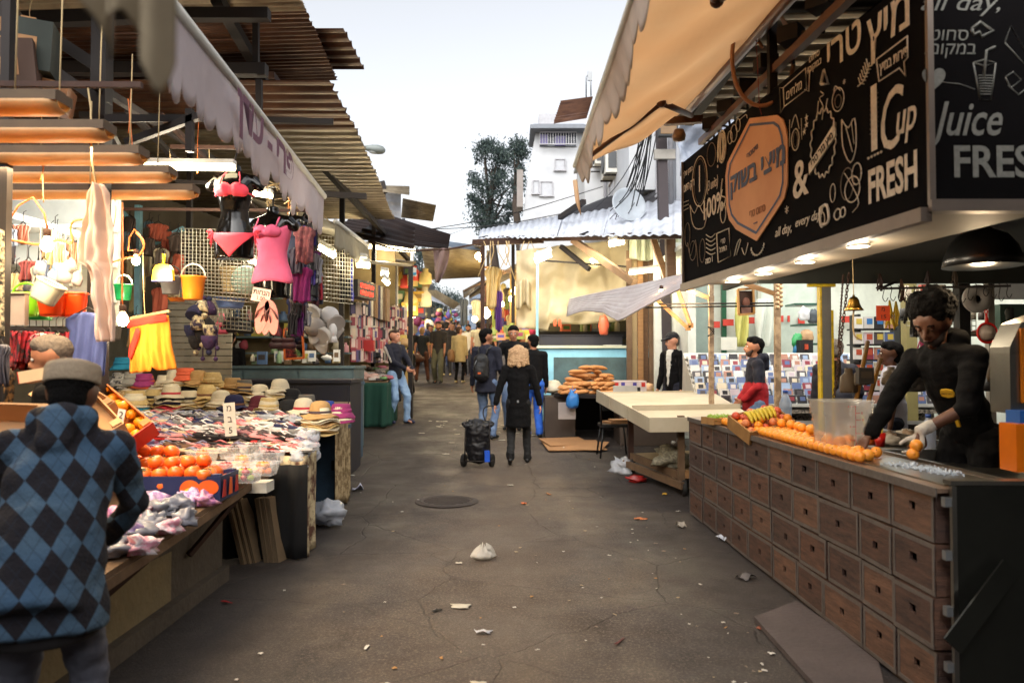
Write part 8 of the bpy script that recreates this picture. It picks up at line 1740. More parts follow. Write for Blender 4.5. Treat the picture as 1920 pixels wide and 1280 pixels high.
# chair
T=thing('metal_chair',G(1153,10.9),'black metal chair tucked behind the white topped cart','chair'); c=V((X(1150,10.9),10.9,gz(10.9)))
q=MB(); q.box(c+V((0,0,.46)),(.42,.42,.04)); q.build('seat',m_black,T)
for a,b in [(-1,-1),(1,-1),(-1,1),(1,1)]: q=MB(); q.tube([c+V((a*.17,b*.17,.45)),c+V((a*.22,b*.22,0))],.014,6); q.build('leg',m_black,T)
q=MB(); q.tube([c+V((-.20,-.19,.45)),c+V((-.22,-.24,.80)),c+V((.0,-.25,.86)),c+V((.2,-.24,.80)),c+V((.2,-.19,.45))],.014,6); q.box(c+V((-.0,-.245,.74)),(.38,.02,.12)); q.build('backrest',m_black,T)
q=MB(); q.box(c+V((.06,0,.50)),(.35,.3,.03),0,rz=.3); q.box(c+V((.1,0,.53)),(.3,.26,.02),0,rz=.1); tag(q.build('folded_carton',m_card),'folded cardboard lying on the black chair seat','cardboard')
q=MB();
for i,(px,d,w_,l,rz) in enumerate([(1075,11.6,.9,.45,.1),(1100,11.5,.6,.35,-.3),(1060,11.8,.7,.3,.3)]): q.box((0,0,0),(w_,l*1.9,.008),0,Matrix.Translation((X(px,d),d+.1,gz(d)+.035+.012*i))@Matrix.Rotation(rz,4,'Z')@Matrix.Rotation(R(4+i),4,'X'))
tag(q.build('flattened_cardboard',m_card),'flattened cardboard on the ground under the bread stall','cardboard')
# ---- white topped cart ----
CA=thing('market_cart',G(1235,9.0),'wheeled timber cart with a white boarded top','cart')
m_ctw=mat('cream_board',(.74,.70,.61),.6,c2=(.60,.54,.44),ns=2,nd=6); zt=.86
fr=[(X(1218,8.4),8.4),(X(1420,8.15),8.15),(X(1440,10.2),10.2),(X(1119,10.3),10.3)]
a=W(1215,790,8.4);
p0=V((X(1218,8.3),8.3,.87)); p1=V((X(1119,10.4),10.4,1.10)); p2=V((X(1335,10.5),10.5,1.12)); p3=V((X(1425,8.25),8.25,.89))
q=MB(); P=[p0,p3,p2,p1]; dn=V((0,0,-.02)); q.add(P+[p+dn for p in P],[(0,1,2,3),(7,6,5,4),(0,4,5,1),(1,5,6,2),(2,6,7,3),(3,7,4,0)]); q.build('tabletop',m_ctw,CA)
for A_,B_ in [(p0,p3),(p0,p0.lerp(p1,.34)),(p0.lerp(p1,.35),p0.lerp(p1,.70)),(p0.lerp(p1,.71),p1),(p1,p2),(p0.lerp(p1,.36)+V((.05,0,.01)),p3.lerp(p2,.36)+V((0,0,.01)))]:
 q=MB(); hgt=.16 if A_ is not p1 else .10; e=(B_-A_).normalized(); q.bar(A_+V((0,0,-.03)),B_+V((0,0,-.03)),.02,hgt) ; q.build('side_board',m_ctw,CA)
q=MB(); q.lathe([(0,0),(.02,0),(.02,.01),(0,.01)],8,0,Matrix.Translation(p0.lerp(p2,.5)+V((.2,0,.0)))); q.build('bolt',m_black,CA)
lg=[(X(1182,9.9),9.9),(X(1276,8.5),8.5),(X(1350,8.4),8.4),(X(1300,10.2),10.2)]
for x,y in lg: q=MB(); q.bar((x,y,gz(y)+.16),(x,y,.93 if y<9 else 1.0),.07); q.build('leg',m_rust if y>9 else m_wood2,CA)
q=MB(); q.bar((lg[0][0],lg[0][1],.30),(lg[1][0],lg[1][1],.25),.05,.09); q.bar((lg[0][0]-.1,lg[0][1]-.1,.22),(lg[1][0]-.02,lg[1][1]-.15,.16),.05,.08); q.build('lower_rail',m_wood2,CA); q=MB(); q.bar((lg[1][0],lg[1][1],.27),(lg[2][0]+.3,lg[2][1],.27),.05,.09); q.build('lower_rail',m_wood,CA)
q=MB(); P=[V((lg[0][0],lg[0][1],.33)),V((lg[1][0],lg[1][1]+.1,.28)),V((lg[2][0]+.3,8.6,.30)),V((lg[3][0]+.2,10.1,.36))]; q.add(P+[p+dn for p in P],[(0,1,2,3),(7,6,5,4),(0,4,5,1),(1,5,6,2),(2,6,7,3),(3,7,4,0)]); q.build('lower_shelf',mat('pale_ply',(.66,.58,.44),.8),CA)
for x,y in lg[:2]+[(X(1330,8.3),8.3)]:
 wx=V((x+.02,y-.08,gz(y)+.085)); q=MB(); q.lathe([(.03,-.025),(.085,-.025),(.09,-.015),(.09,.015),(.085,.025),(.03,.025)],20,0,Matrix.Translation(wx)@Matrix.Rotation(R(80),4,'Z')@Matrix.Rotation(PI/2,4,'X')); w_=q.build('wheel',mat('rubber',(.09,.085,.08),.8),CA); q=MB(); q.bar(wx+V((0,.05,0)),wx+V((0,.09,.12)),.04); q.build('fork',m_rust,w_)
q=lump(V((X(1262,8.8),8.9,.40)),(.2,.2,.13),250,nz=.7); tag(q.build('netting',mat('pale_net',(.60,.58,.50),.8,c2=(.35,.33,.28),ns=30,sharp=True)),'tangled pale netting on the lower shelf of the cart','netting')
# ---------- far right stall column (hanging clothes, lamps) ----------
FRS=thing('far_market_stalls',V((X(960,20),20,gz(20))),'lit stall frames on the right side beyond the tarpaulin','stall')
for px,d,py in [(915,20,470),(962,17,455),(930,30,520)]:
 q=MB(); q.bar(G(px,d),W(px,py,d),.08); q.build('post',m_dark,FRS)
q=MB(); q.bar(W(905,500,20),W(1005,520,16),.06); q.build('beam',m_wood,FRS); q=MB(); q.bar(W(870,545,30),W(960,505,18),.05); q.build('beam',m_wood,FRS)
q=MB(); a=W(985,500,18.5); b=W(1010,660,18.5); q.box((X(1000,19)+.6,19,(a.z+b.z)/2),(2.4,.1,a.z-b.z)); q.build('back_panel',mat('warm_back2',(.60,.50,.30),.9,c2=(.35,.28,.18),ns=2),FRS)
shed('worn canvas canopy over the lit stalls right of the crowd',[(880,560,34),(1000,500,17),(1000,478,19),(880,545,36)],.3,.02,t_yel)
rr=random.Random(77)
hc_=[(.85,.78,.55),(.55,.22,.35),(.35,.30,.55),(.85,.70,.25),(.75,.30,.20),(.90,.85,.70),(.30,.26,.22),(.55,.60,.30),(.80,.55,.40),(.2,.3,.5)]
for i in range(58):
 px=rr.uniform(905,1002); t=(px-905)/97; d=28-t*10; py=rr.uniform(520,600)
 garment(px,py,d+rr.uniform(-.5,.5),rr.uniform(.18,.35),rr.uniform(.4,.9),cm(hc_[rr.randrange(10)],.8),'colourful garment hanging in the lit stalls right of the crowd','shirt',R(rr.uniform(-50,50)),'garments hanging in the lit stalls right of the crowd',fold_=.04,seed=i+200)
for px,py,w_,h,c,lab in [(925,500,.42,1.0,(.80,.70,.48),'long beige cloth hanging under the boarded canopy'),(893,562,.35,.75,(.72,.68,.60),'pale trousers hanging at the dark post right of the crowd'),(1012,545,.3,.5,(.62,.12,.14),'red garment hanging right of the crowd'),(935,545,.2,1.0,(.35,.2,.5),'purple cloth hanging right of the crowd'),(870,560,.3,.9,(.3,.33,.38),'dark coat hanging over the far crowd')]: garment(px,py,18 if px>900 else 25,w_,h,cm(c,.8),lab,fold_=.05,seed=int(px))
goods(48,(925,1005),(628,668),(16.2,19),(.10,.3),(.12,.3),'small ware piled in the stalls right of the crowd','wares in the stalls right of the crowd',seed=81,cols_=hc_)
for i,(px,py,d,c) in enumerate([(1000,608,16.5,(.9,.85,.8)),(988,600,17,(.9,.88,.84)),(975,598,17.5,(.85,.65,.62)),(1001,618,16.0,(.92,.30,.45))]): q=MB(); q.sph(W(px,py,d),(.11,.12,.15),0,10,8); q.tube([W(px,py+8,d),W(px,py+22,d)],[.06,.11],8); tag(q.build('head_form',cm(c,.6)),'display head wearing pink wool' if i==3 else 'pale display head in the stalls right of the crowd','head form',None if i==3 else 'pale display heads')
for px,py,d in [(890,598,22),(965,545,18),(985,520,17),(960,560,19),(940,570,23),(897,480,19),(1003,525,16)]:
 p=W(px,py,d); q=MB(); q.sph(p,.09,0,10,7); tag(q.build('light_globe',m_bulb),'glowing lamp in the stalls right of the crowd','lamp','glowing lamps right of the crowd');
light('stall_glow','POINT',W(955,560,18.5),45,(1,.78,.42),.4); light('stall_glow','POINT',W(905,570,24),60,(1,.78,.42),.4); light('stall_glow','POINT',W(985,580,15.8),20,(1,.8,.5),.3)
# ---------- left back stalls ----------
LBK=thing('left_far_stalls',V((X(700,15),15.5,gz(15))),'lit stalls hung with phone cases on the left beyond the green table','stall')
q=MB(); q.box((-4.6,16.6,2.4),(4.0,.1,3.6)); q.build('back_panel',mat('warm_back',(.52,.45,.32)),LBK)
q=MB(); q.bar(G(772,22),W(772,470,22),.1); q.build('post',m_white,LBK); q=MB(); q.bar(W(742,495,17.5),G(742,17.5),.10); q.build('post',m_white,LBK)
q=MB(); q.box((-5.2,22,2.8),(4.4,.1,4)); q.build('back_panel',mat('warm_back2',(.60,.50,.30)),LBK)
caseL=[]
rr=random.Random(91)
q=MB(); q.box((0,0,-.12),(.10,.02,.22),0); q.box((0,-.012,-.13),(.07,.006,.14),1); q.box((0,0,.0),(.03,.01,.03),1); PC=q.build('phone_case_pack',[m_white,m_black],loc=(0,0,0)); tag(PC,'packaged phone case hanging in rows','packet','phone case packs hanging in rows')
k=0; pcc=[(.70,.35,.35),(.80,.62,.58),(.15,.14,.16),(.82,.72,.62),(.55,.20,.25),(.75,.70,.62),(.35,.30,.45),(.85,.75,.70)]
for row in range(5):
 for i in range(22):
  px=662+i*4.6+rr.uniform(-1,1); d=13.2+i*.16; py=566+row*21+ (i*.5)+rr.uniform(-2,2)
  if row==4 and i>14: continue
  o=PC if k==0 else dup(PC); k+=1; o.location=W(px,py,d); o.rotation_euler=(0,0,R(rr.uniform(10,50))); o.scale=(1.1,1,1.1)
  c=pcc[(0 if (row==3 and i<6) else 2 if (row==0 and 2<i<7) else rr.randrange(8))]; recol(o,[cm(c,.5),cm(pcc[rr.randrange(8)],.5)]); o['label']='phone case pack hanging in the rows behind the tracksuit man'
for i in range(9): q=MB(); p=W(690+i*4.5,560+i*1.5,14.2+i*.1); q.box(p+V((0,0,-.0)),(.05,.35,.65)); tag(q.build('framed_print',cm([(.55,.42,.28),(.2,.2,.3),(.75,.7,.6),(.4,.3,.2)][i%4])),'narrow framed panel in the row under the red lettered sign','panel','narrow framed panels under the red sign')
# red LED sign
LS=thing('led_sign',W(688,540,12.5),'black box sign with glowing red letters over the left stalls','sign')
a=W(671,522,12.5); b=W(705,538,13.4); h=Z(522,12.5)-Z(548,12.5); e=(b-a); e.z=0; L=e.length; e.normalize()
Ms=Matrix((e,V((0,0,1)),V((e.y,-e.x,0)))).transposed().to_4x4(); Ms.translation=(a+b)/2-V((0,0,h*.55))
q=MB(); q.box((0,0,-.12),(L,h*1.25,.24),0,Ms); q.build('housing',m_black,LS)
q=MB(); q.text('םירחבנ םירצומ',.105,Ms@Matrix.Translation((0,.06,.002)),0,ex=.002); q.text('םילזומ םיריחמ',.105,Ms@Matrix.Translation((0,-.06,.002)),0,ex=.002); q.build('lettering',mat('led_red',(1,.15,.1),.4,em=6,emc=(1,.10,.06)),LS)
q=MB(); q.grid(lambda u,v:W(657+4*u+2*v,484+80*v,11.8)+V((0,.03*math.sin(v*9),0)),3,14,0,.004); tag(q.build('blue_strap',cm((.22,.26,.70))),'long blue strap hanging beside the red lettered sign','strap')
goods(40,(655,760),[655,640],(15.5,16.3),(.12,.3),(.14,.34),'ware on the shelves behind the tracksuit man','wares on the shelves behind the tracksuit man',seed=95,cols_=[(.85,.75,.4),(.75,.6,.4),(.9,.85,.7),(.6,.25,.2),(.3,.25,.2),(.8,.78,.7)])
q=MB(); a=W(690,648,13.9); q.box(a,(.24,.15,.20)); q.tube([a+V((-.07,0,.1)),a+V((-.04,0,.19)),a+V((.04,0,.19)),a+V((.07,0,.1))],.012,6); tag(q.build('red_handbag',cm((.70,.10,.10),.5)),'red handbag standing behind the green clothed table','handbag')
goods(60,(700,800),(520,600),(20,22),(.2,.45),(.25,.6),'lit ware hanging in the stall behind the vest woman','wares in the far left stall',name='hanging_ware',seed=97,cols_=[(.9,.8,.5),(.85,.3,.25),(.85,.7,.3),(.3,.3,.4),(.9,.88,.75),(.6,.5,.3),(.4,.55,.4)])
q=MB(); sbx(q,776,783,576,594,24,.2); sbx(q,760,785,574,594,21.5,.2); tag(q.build('red_cloth',cm((.80,.16,.16))),'red panel hanging in the far left stall','panel')
for i,(px,py,d) in enumerate([(700,500,16),(735,600,19),(760,610,20)]): light('stall_glow','POINT',W(px,py,d),[18,22,22][i],(1,.85,.52),.3)
# white paper bucket sign and hanging cloth in the centre
q=MB(); c=W(776,508,16); q.add([W(768,505,16),W(777,500,16),W(782,516,16),W(774,519,16)],[(0,1,2,3)],0); q.box(W(775,510,16),(.13,.05,.18),0,rz=.2); q.box(W(775,513,15.96),(.12,.02,.05),1,rz=.2); tag(q.build('hanging_box',[m_white,cm((.2,.6,.75))]),'white and blue box hanging high in the dark canopy','box')
q=MB(); q.grid(lambda u,v:(lambda l,r:W(l+(r-l)*u,466+64*v,15.5)+V((0,.08*math.sin(u*7+v*3),0)))(812+4*v,842-18*v*v),14,14,0,.004); tag(q.build('ragged_cloth',mat('mauve_cloth',(.55,.46,.44),.9,transl=.35,c2=(.42,.34,.33),ns=6)),'ragged mauve cloth hanging to a point over mid street','cloth')
q=MB(); q.tube(smooth([W(690,452,15.4),W(750,469,15.4),W(812,468,15.5),W(842,467,15.5),W(905,455,16.5)],6),.02,6); tag(q.build('hanging_rail',m_rust),'thin rusty rail crossing high over the street','rail')
for i in range(12):
 px=rr.uniform(905,1010); d=15; q=MB(); a=W(px,452,15.2); q.tube([a,a+V((rr.uniform(-.1,.1),.1,-.2)),a+V((rr.uniform(-.2,.2),0,-rr.uniform(.4,.9)))],.01,4); tag(q.build('dangling_rope',m_rope),'rope end dangling below the rusty roof edge','rope','rope ends below the roof edge')
# far canopies and awnings down the street
for lab,cs_,mt in [('white awning slanting over the far left stalls',[(800,560,34),(870,585,42),(865,575,44),(795,545,36)],t_white),('pale green tin canopy leaning over the far left',[(795,545,30),(850,580,38),(862,570,40),(800,535,32)],t_yel),('bluish tin canopy further down the left',[(690,534,22),(815,544,28),(812,536,30),(700,526,24)],t_blue),('white canopy closing the far street',[(850,582,52),(905,578,50),(905,570,54),(850,574,56)],t_white),('grey canopy high on the far right',[(870,560,34),(905,535,28),(905,525,30),(868,545,36)],t_grey),('brown canopy over the far left lamps',[(690,560,20),(790,576,27),(800,568,28),(700,550,21)],t_rust)]:
 shed(lab,cs_,.3,.02,mt)
rr=random.Random(123)
for i in range(10):
 for s in (0,1):
  d=26+i*4.5; x=(X(775,23)-.0*i if s==0 else X(1000,23)); cx=-.043*d+(-2.4 if s==0 else 1.6)
  q=MB(); q.box((cx+(-.9 if s==0 else .9),d,gz(d)+.45),(1.6,2.6,.9)); T=thing('far_stall',(cx,d,gz(d)),'%s low stall down the %s of the far street'%(ORD[i],'left side' if s==0 else 'right side'),'stall'); q.build('counter',cm([(.35,.3,.22),(.25,.3,.35),(.4,.2,.15),(.3,.35,.25)][i%4]),T)
  q=MB(); q.box((cx+(-1.6 if s==0 else 1.6),d,gz(d)+1.5),(.1,3,3)); q.build('back_panel',cm([(.6,.5,.32),(.5,.45,.35)][i%2]),T)
  for k in range(7):
   q=MB(); q.sph((cx+rr.uniform(-.9,.5)*(1 if s==0 else -1),d+rr.uniform(-1.2,1.2),gz(d)+rr.uniform(.95,2.3)),(rr.uniform(.1,.25),.15,rr.uniform(.1,.3)),0,8,6,nz=.4,seed=k+i); q.build('ware',cm(hc_[rr.randrange(10)]),T)
  if i<6: light('stall_glow','POINT',(cx+(-.4 if s==0 else .4),d-.6,gz(d)+2.2),26,(1,.82,.5),.3)
# green clothed table
GTb=thing('green_table',G(705,13.6),'market table skirted with dark green cloth and heaped with small goods','table')
z_=gz(13.8)+.84; xl=X(652,13.7); xr=X(728,13.7)
q=MB(); P=[V((xl-.3,13.6,z_)),V((xr,13.6,z_)),V((xr+.0,15.2,z_+.22)),V((xl-.3,15.2,z_+.22))]; q.add(P+[p+V((0,0,-.03)) for p in P],[(0,1,2,3),(7,6,5,4),(0,4,5,1),(1,5,6,2),(2,6,7,3),(3,7,4,0)]); q.build('tabletop',m_wood2,GTb)
for x_,y_ in ((xl,13.7),(xr-.06,13.7),(xr-.06,15.1)): q=MB(); q.bar((x_,y_,gz(y_)),(x_,y_,z_-.02),.05); q.build('leg',m_wood2,GTb)
o=drape([(xl-.3,13.58),(xr+.01,13.58),(xr+.02,14.6)],z_-.02,lambda u,y:gz(y)+.03+(.10 if .62<u<.68 else 0),mat('green_cloth',(.06,.24,.19),.9,bump=.1),'dark green cloth skirting the table beside the tracksuit man',amp=.03,n=7,name='green_skirt')
rr=random.Random(14)
for i in range(58):
 px=rr.uniform(655,735); t=rr.random(); y=13.65+t*1.45; P=V((X(px,y),y,z_+.22*t*.9+.02));
 q=MB(); k=rr.random()
 if k<.5: q.box(P+V((0,0,.02)),(rr.uniform(.12,.22),rr.uniform(.1,.16),.04),0,rz=rr.uniform(-.5,.5)); q.box(P+V((0,0,.0415)),(.09,.07,.004),1)
 else: lump(P+V((0,0,.03)),(rr.uniform(.07,.13),.08,rr.uniform(.03,.06)),i+300,0,q,10,7)
 tag(q.build('small_goods',[cm([(.80,.65,.60),(.55,.52,.50),(.30,.27,.26),(.78,.74,.70),(.35,.50,.30),(.60,.32,.38),(.75,.60,.55)][rr.randrange(7)]),m_white]),'small item heaped on the green skirted table','goods','small goods heaped on the green table')
for i,(px,py,mt,b_) in enumerate([(660,655,m_tanh,f_blk),(676,668,m_straw,b_blk),(705,672,f_blk,None)]): hat('fedora',W(px,py,14.6),mt,b_,['brown fedora','straw fedora with dark band','black felt fedora'][i]+' at the back of the green table',group='hats on the green table')
# ================= PEOPLE =================
def tl(B,rz,k,w):
 "world point to the person's local metres"
 v=(Matrix.Rotation(-rz,3,'Z')@(V(w)-V(B)))/k; return tuple(v)
m_denim=mat('denim',(.30,.38,.52),.85,c2=(.50,.58,.68),ns=5,bump=.2,bs=40); m_denl=mat('light_denim',(.42,.54,.70),.85,c2=(.62,.72,.82),ns=6,bump=.2,bs=40); m_jean2=mat('grey_denim',(.36,.37,.42),.85,c2=(.26,.26,.30),ns=5,bump=.25,bs=30)
m_hgrey=mat('grey_hair',(.42,.38,.34),.85,c2=(.25,.22,.2),ns=40,bump=.5,bs=80); m_hblo=mat('blond_hair',(.80,.66,.50),.8,c2=(.60,.44,.30),ns=30,bump=.7,bs=60); m_hbrn=mat('brown_hair',(.22,.14,.10),.8,bump=.5,bs=80); m_hfair=mat('fair_hair',(.62,.48,.32),.8,bump=.5,bs=80)
# man in argyle hoodie
def argyle():
 m=mat('argyle_fleece',(.5,.5,.5),.95,c2=(.4,.4,.4)); N,L,b=nodes_of(m); tc=N.new('ShaderNodeTexCoord'); sp=N.new('ShaderNodeSeparateXYZ'); L.new(tc.outputs['Object'],sp.inputs[0])
 def mt(op,a,b_=None):
  x=N.new('ShaderNodeMath'); x.operation=op
  for i,q in enumerate((a,b_)):
   if q is None: continue
   if isinstance(q,(int,float)): x.inputs[i].default_value=q
   else: L.new(q,x.inputs[i])
  return x.outputs[0]
 xx=mt('ADD',sp.outputs[0],mt('MULTIPLY',sp.outputs[1],.55)); a=mt('MULTIPLY',xx,1/.118); c=mt('MULTIPLY',sp.outputs[2],1/.15)
 u=mt('ADD',a,c); v=mt('SUBTRACT',a,c); fu=mt('FLOOR',u); fv=mt('FLOOR',v)
 par=mt('PINGPONG',mt('ADD',fu,fv),1.0); rowp=mt('PINGPONG',fu,1.0)
 def mix(f,c0,c1):
  x=N.new('ShaderNodeMix'); x.data_type='RGBA'; L.new(f,x.inputs[0])
  for i,c_ in ((6,c0),(7,c1)):
   if isinstance(c_,tuple): x.inputs[i].default_value=lin(c_)+(1,)
   else: L.new(c_,x.inputs[i])
  return x.outputs[2]
 nz=N.new('ShaderNodeTexNoise'); nz.inputs['Scale'].default_value=3; L.new(tc.outputs['Object'],nz.inputs['Vector'])
 lt=mix(nz.outputs[0],(.15,.29,.43),(.30,.37,.41)); col=mix(par,lt,(.085,.072,.10))
 def ln(w_):
  t=mt('ABSOLUTE',mt('SUBTRACT',mt('FRACT',w_),.5)); return mt('LESS_THAN',t,.02)
 lines=mt('MULTIPLY',mt('MAXIMUM',ln(u),ln(v)),.45); col=mix(lines,col,(.10,.14,.2)); L.new(col,b.inputs['Base Color'])
 n=N.new('ShaderNodeTexNoise'); n.inputs['Scale'].default_value=70; L.new(tc.outputs['Object'],n.inputs['Vector']); bp=N.new('ShaderNodeBump'); bp.inputs['Strength'].default_value=.5; bp.inputs['Distance'].default_value=.01; L.new(n.outputs[0],bp.inputs['Height']); L.new(bp.outputs[0],b.inputs['Normal'])
 return m
B=(-1.56,2.50,0); rz=R(14)
I=person(B,rz,'man seen from behind in a blue argyle fleece hoodie and round grey cap',H=1.57,skin=m_skin3,topmat=argyle(),pants=m_jean2,lean=27,nod=26,hands={1:(.10,.50,.95),-1:(-.20,.48,.95)},elb={1:(1,-.25,-.1),-1:(-1,-.2,-.2)},voxel=.012,hem=.05,long=.10,fat=1.26,wr=.011,hood=True,legw=1.0,feet={1:(.14,0,.085),-1:(-.14,.05,.085)})
hp=I['hp']; q=MB(); M=Matrix((I['hr'],I['hf'],I['hu'])).transposed().to_4x4(); M.translation=hp(0,-.025,0); q.lathe([(.094,.035),(.103,.036),(.104,.045),(.105,.10),(.098,.118),(.075,.128),(.03,.132),(0,.132)],32,0,M@Matrix.Rotation(R(10),4,'X')@Matrix.Scale(1.08,4,(0,1,0))); q.build('cap',mat('grey_felt',(.62,.55,.46),.95,bump=.3,bs=60,c2=(.50,.44,.37),ns=8),I['T'])
b=MB()
for i in range(9): a=R(180+i*22.5); p=I['NB']+V((.085*math.cos(a),.07*math.sin(a)-.01,.045)); p2=I['NB']+V((.085*math.cos(a+.4),.07*math.sin(a+.4)-.01,.045)); capsule(b,p,.026,p2,.026,n=8)
blob('fleece_collar',b,.01,[mat('cream_fleece',(.78,.68,.56),.95,bump=.6,bs=60)],I['T'],1,wr=.008,ws=30)
b=MB(); P_=I['P']; capsule(b,P_-V((0,0,.225)),.20,P_-V((0,0,.19)),.20,(1,0,0),.80,e0=.15); blob('hem_band',b,.012,[mat('dark_rib',(.09,.075,.085),.9)],I['T'],2)
# grey haired man
I=person(G(100,4.35),R(112),'grey haired man in black looking down behind the cartons',H=1.66,skin=m_skin2,hair=m_hgrey,topmat=j_blk,nod=12,voxel=.013)
# juice seller
B=V((2.78,4.52,.11)); rz=R(112); k=1.84/1.75
h1=W(1622,832,4.42); h2=W(1716,808,4.18)
I=person(B,rz,'juice seller with an afro leaning over the counter in a black hoodie',H=1.84,skin=m_skin3,hairstyle='afro',topmat=j_blk,lean=27,nod=30,headturn=14,
 hands={1:tl(B,rz,k,h1+V((.06,.05,.06))),-1:tl(B,rz,k,h2+V((.05,.03,-.0)))},elb={1:(1,-.3,-.2),-1:(-1,-.6,-.3)},voxel=.0085,wr=.012,sleeve={1:1.0,-1:.62},curl={1:.55,-1:.8},palms={1:(0,.35,-1),-1:(0,.35,-1)},hdirs={1:(.0,.6,-.5),-1:(.0,.3,-.95)},beard=mat('beard_shadow',(.14,.09,.07),.8),hood=True)
b=MB(); w_=I['arm'][-1][2]; fd=V((.0,.3,-.95)).normalized(); e_=I['arm'][-1][1]; capsule(b,w_,.034,w_+(e_-w_).normalized()*.05,.037); pn=V((0,.35,-1)); hand(b,w_,fd,pn,fd.cross(pn),1.16,.8); blob('glove',b,.007,[mat('white_glove',(.82,.80,.76),.4,alpha=.75,bump=.4,bs=50)],I['T'],2,wr=.003,ws=40)
fw,up,rt=I['fw'],I['up'],I['rt']; q=MB(); c=I['P']+up*.36+fw*.135+rt*-.07
M=Matrix((rt,up,rt.cross(up))).transposed().to_4x4(); M.translation=c+(-M.col[2].to_3d()*0)
n_=rt.cross(up); n_=n_ if n_.dot(fw)>0 else -n_
M=Matrix((-rt,up,n_)).transposed().to_4x4(); M.translation=c
q.prism([(-.036,-.018),(0,-.026),(.036,-.018),(.040,0),(.034,.020),(0,.026),(-.034,.020),(-.040,0)],.012,M); q.text('קושב יצימ',.016,M@Matrix.Translation((0,0,.013)),1,ex=.0005)
M2_=M.copy(); M2_.translation=c-up*.17+n_*.006; q.prism([(-.010,-.035),(.010,-.035),(.014,.035),(-.006,.035)],.012,M2_); q.build('badge',[mat('badge_yellow',(.85,.66,.14),.6),m_black],I['T'])
# woman with trolley
B=G(972,10.35); k=1.60/1.75
I=person(B,R(-3),'blonde woman in a black coat walking away pulling a shopping trolley',H=1.60,hair=m_hblo,hairstyle='curly',topmat=j_blk,pants=mat('black_leggings',(.035,.035,.045),.8),long=.26,hem=.0,fat=1.10,hands={-1:(-.37,-.12,.80),1:(.36,.02,.74)},elb={-1:(-1,-.4,-.2),1:(1,-.3,-.2)},feet={-1:(-.11,-.20,.13),1:(.13,.16,.085)},voxel=.012,wr=.010,legw=1.0)
q=MB(); hp=I['hp'];
for i in range(5): q.sph(hp(-.03+.015*i,-.12,.06+.01*(i%2)),(.018,.012,.018),0,8,6)
q.build('hair_clip',cm((.80,.15,.15),.4),I['T']); q=MB(); q.box(I['P']+V((0,-.165,.02)),(.03,.012,.035)); q.build('coat_buckle',m_galv,I['T'])
T=thing('shopping_trolley',G(896,10.15),'black wheeled shopping trolley pulled by the blonde woman','shopping trolley'); c=G(896,10.15)
b=MB(); capsule(b,c+V((0,0,.22)),.165,c+V((-.0,-.02,.50)),.185,(1,0,0),.72); capsule(b,c+V((0,-.0,.16)),.15,c+V((0,0,.2)),.15,(1,0,0),.7); blob('bag',b,.014,[mat('black_nylon',(.075,.075,.095),.45,bump=.5,bs=14)],T,1,wr=.022,ws=9)
b=MB(); capsule(b,c+V((-.19,0,.58)),.035,c+V((.19,0,.58)),.035,n=8); capsule(b,c+V((-.16,-.08,.56)),.035,c+V((.18,-.06,.57)),.035,n=8); capsule(b,c+V((-.1,-.05,.62)),.03,c+V((.15,.03,.6)),.03,n=8); blob('bag_flap',b,.012,[mat('black_nylon',(.075,.075,.095))],T,1,wr=.01,ws=20)
q=MB()
for s in(-1,1): q.tube([c+V((s*.17,-.12,.08)),c+V((s*.16,-.10,.60)),c+V((s*.15,.08,.64))],.008,6); q.tube([c+V((s*.17,-.12,.08)),c+V((s*.22,-.16,.10))],.008,6)
q.tube([c+V((-.17,-.12,.09)),c+V((.17,-.12,.09))],.010,6); q.tube(smooth([c+V((.10,.02,.62)),c+V((.07,.05,.72)),c+V((.10,.06,.80)),c+V((.22,.06,.82))],4),.009,6); q.tube([c+V((-.17,.05,.07)),c+V((.17,.05,.07))],.01,6); q.build('frame',m_dark,T)
for s in(-1,1):
 q=MB(); M=Matrix.Translation(c+V((s*.19,.03,.085)))@Matrix.Rotation(PI/2-.5*s*0,4,'Y')@Matrix.Rotation(R(20),4,'X'); q.lathe([(.05,-.018),(.085,-.018),(.088,-.01),(.088,.01),(.085,.018),(.05,.018)],20,0,M); wl=q.build('wheel',mat('rubber',(.09,.085,.08)),T); q=MB(); q.lathe([(0,-.012),(.052,-.014),(.052,.014),(0,.012)],16,0,M); q.build('hub',m_galv,wl)
q=MB(); q.box(c+V((.13,-.13,.16)),(.07,.04,.15),0,rz=.2); q.build('blue_bottle',cm((.15,.35,.8),.3),T)
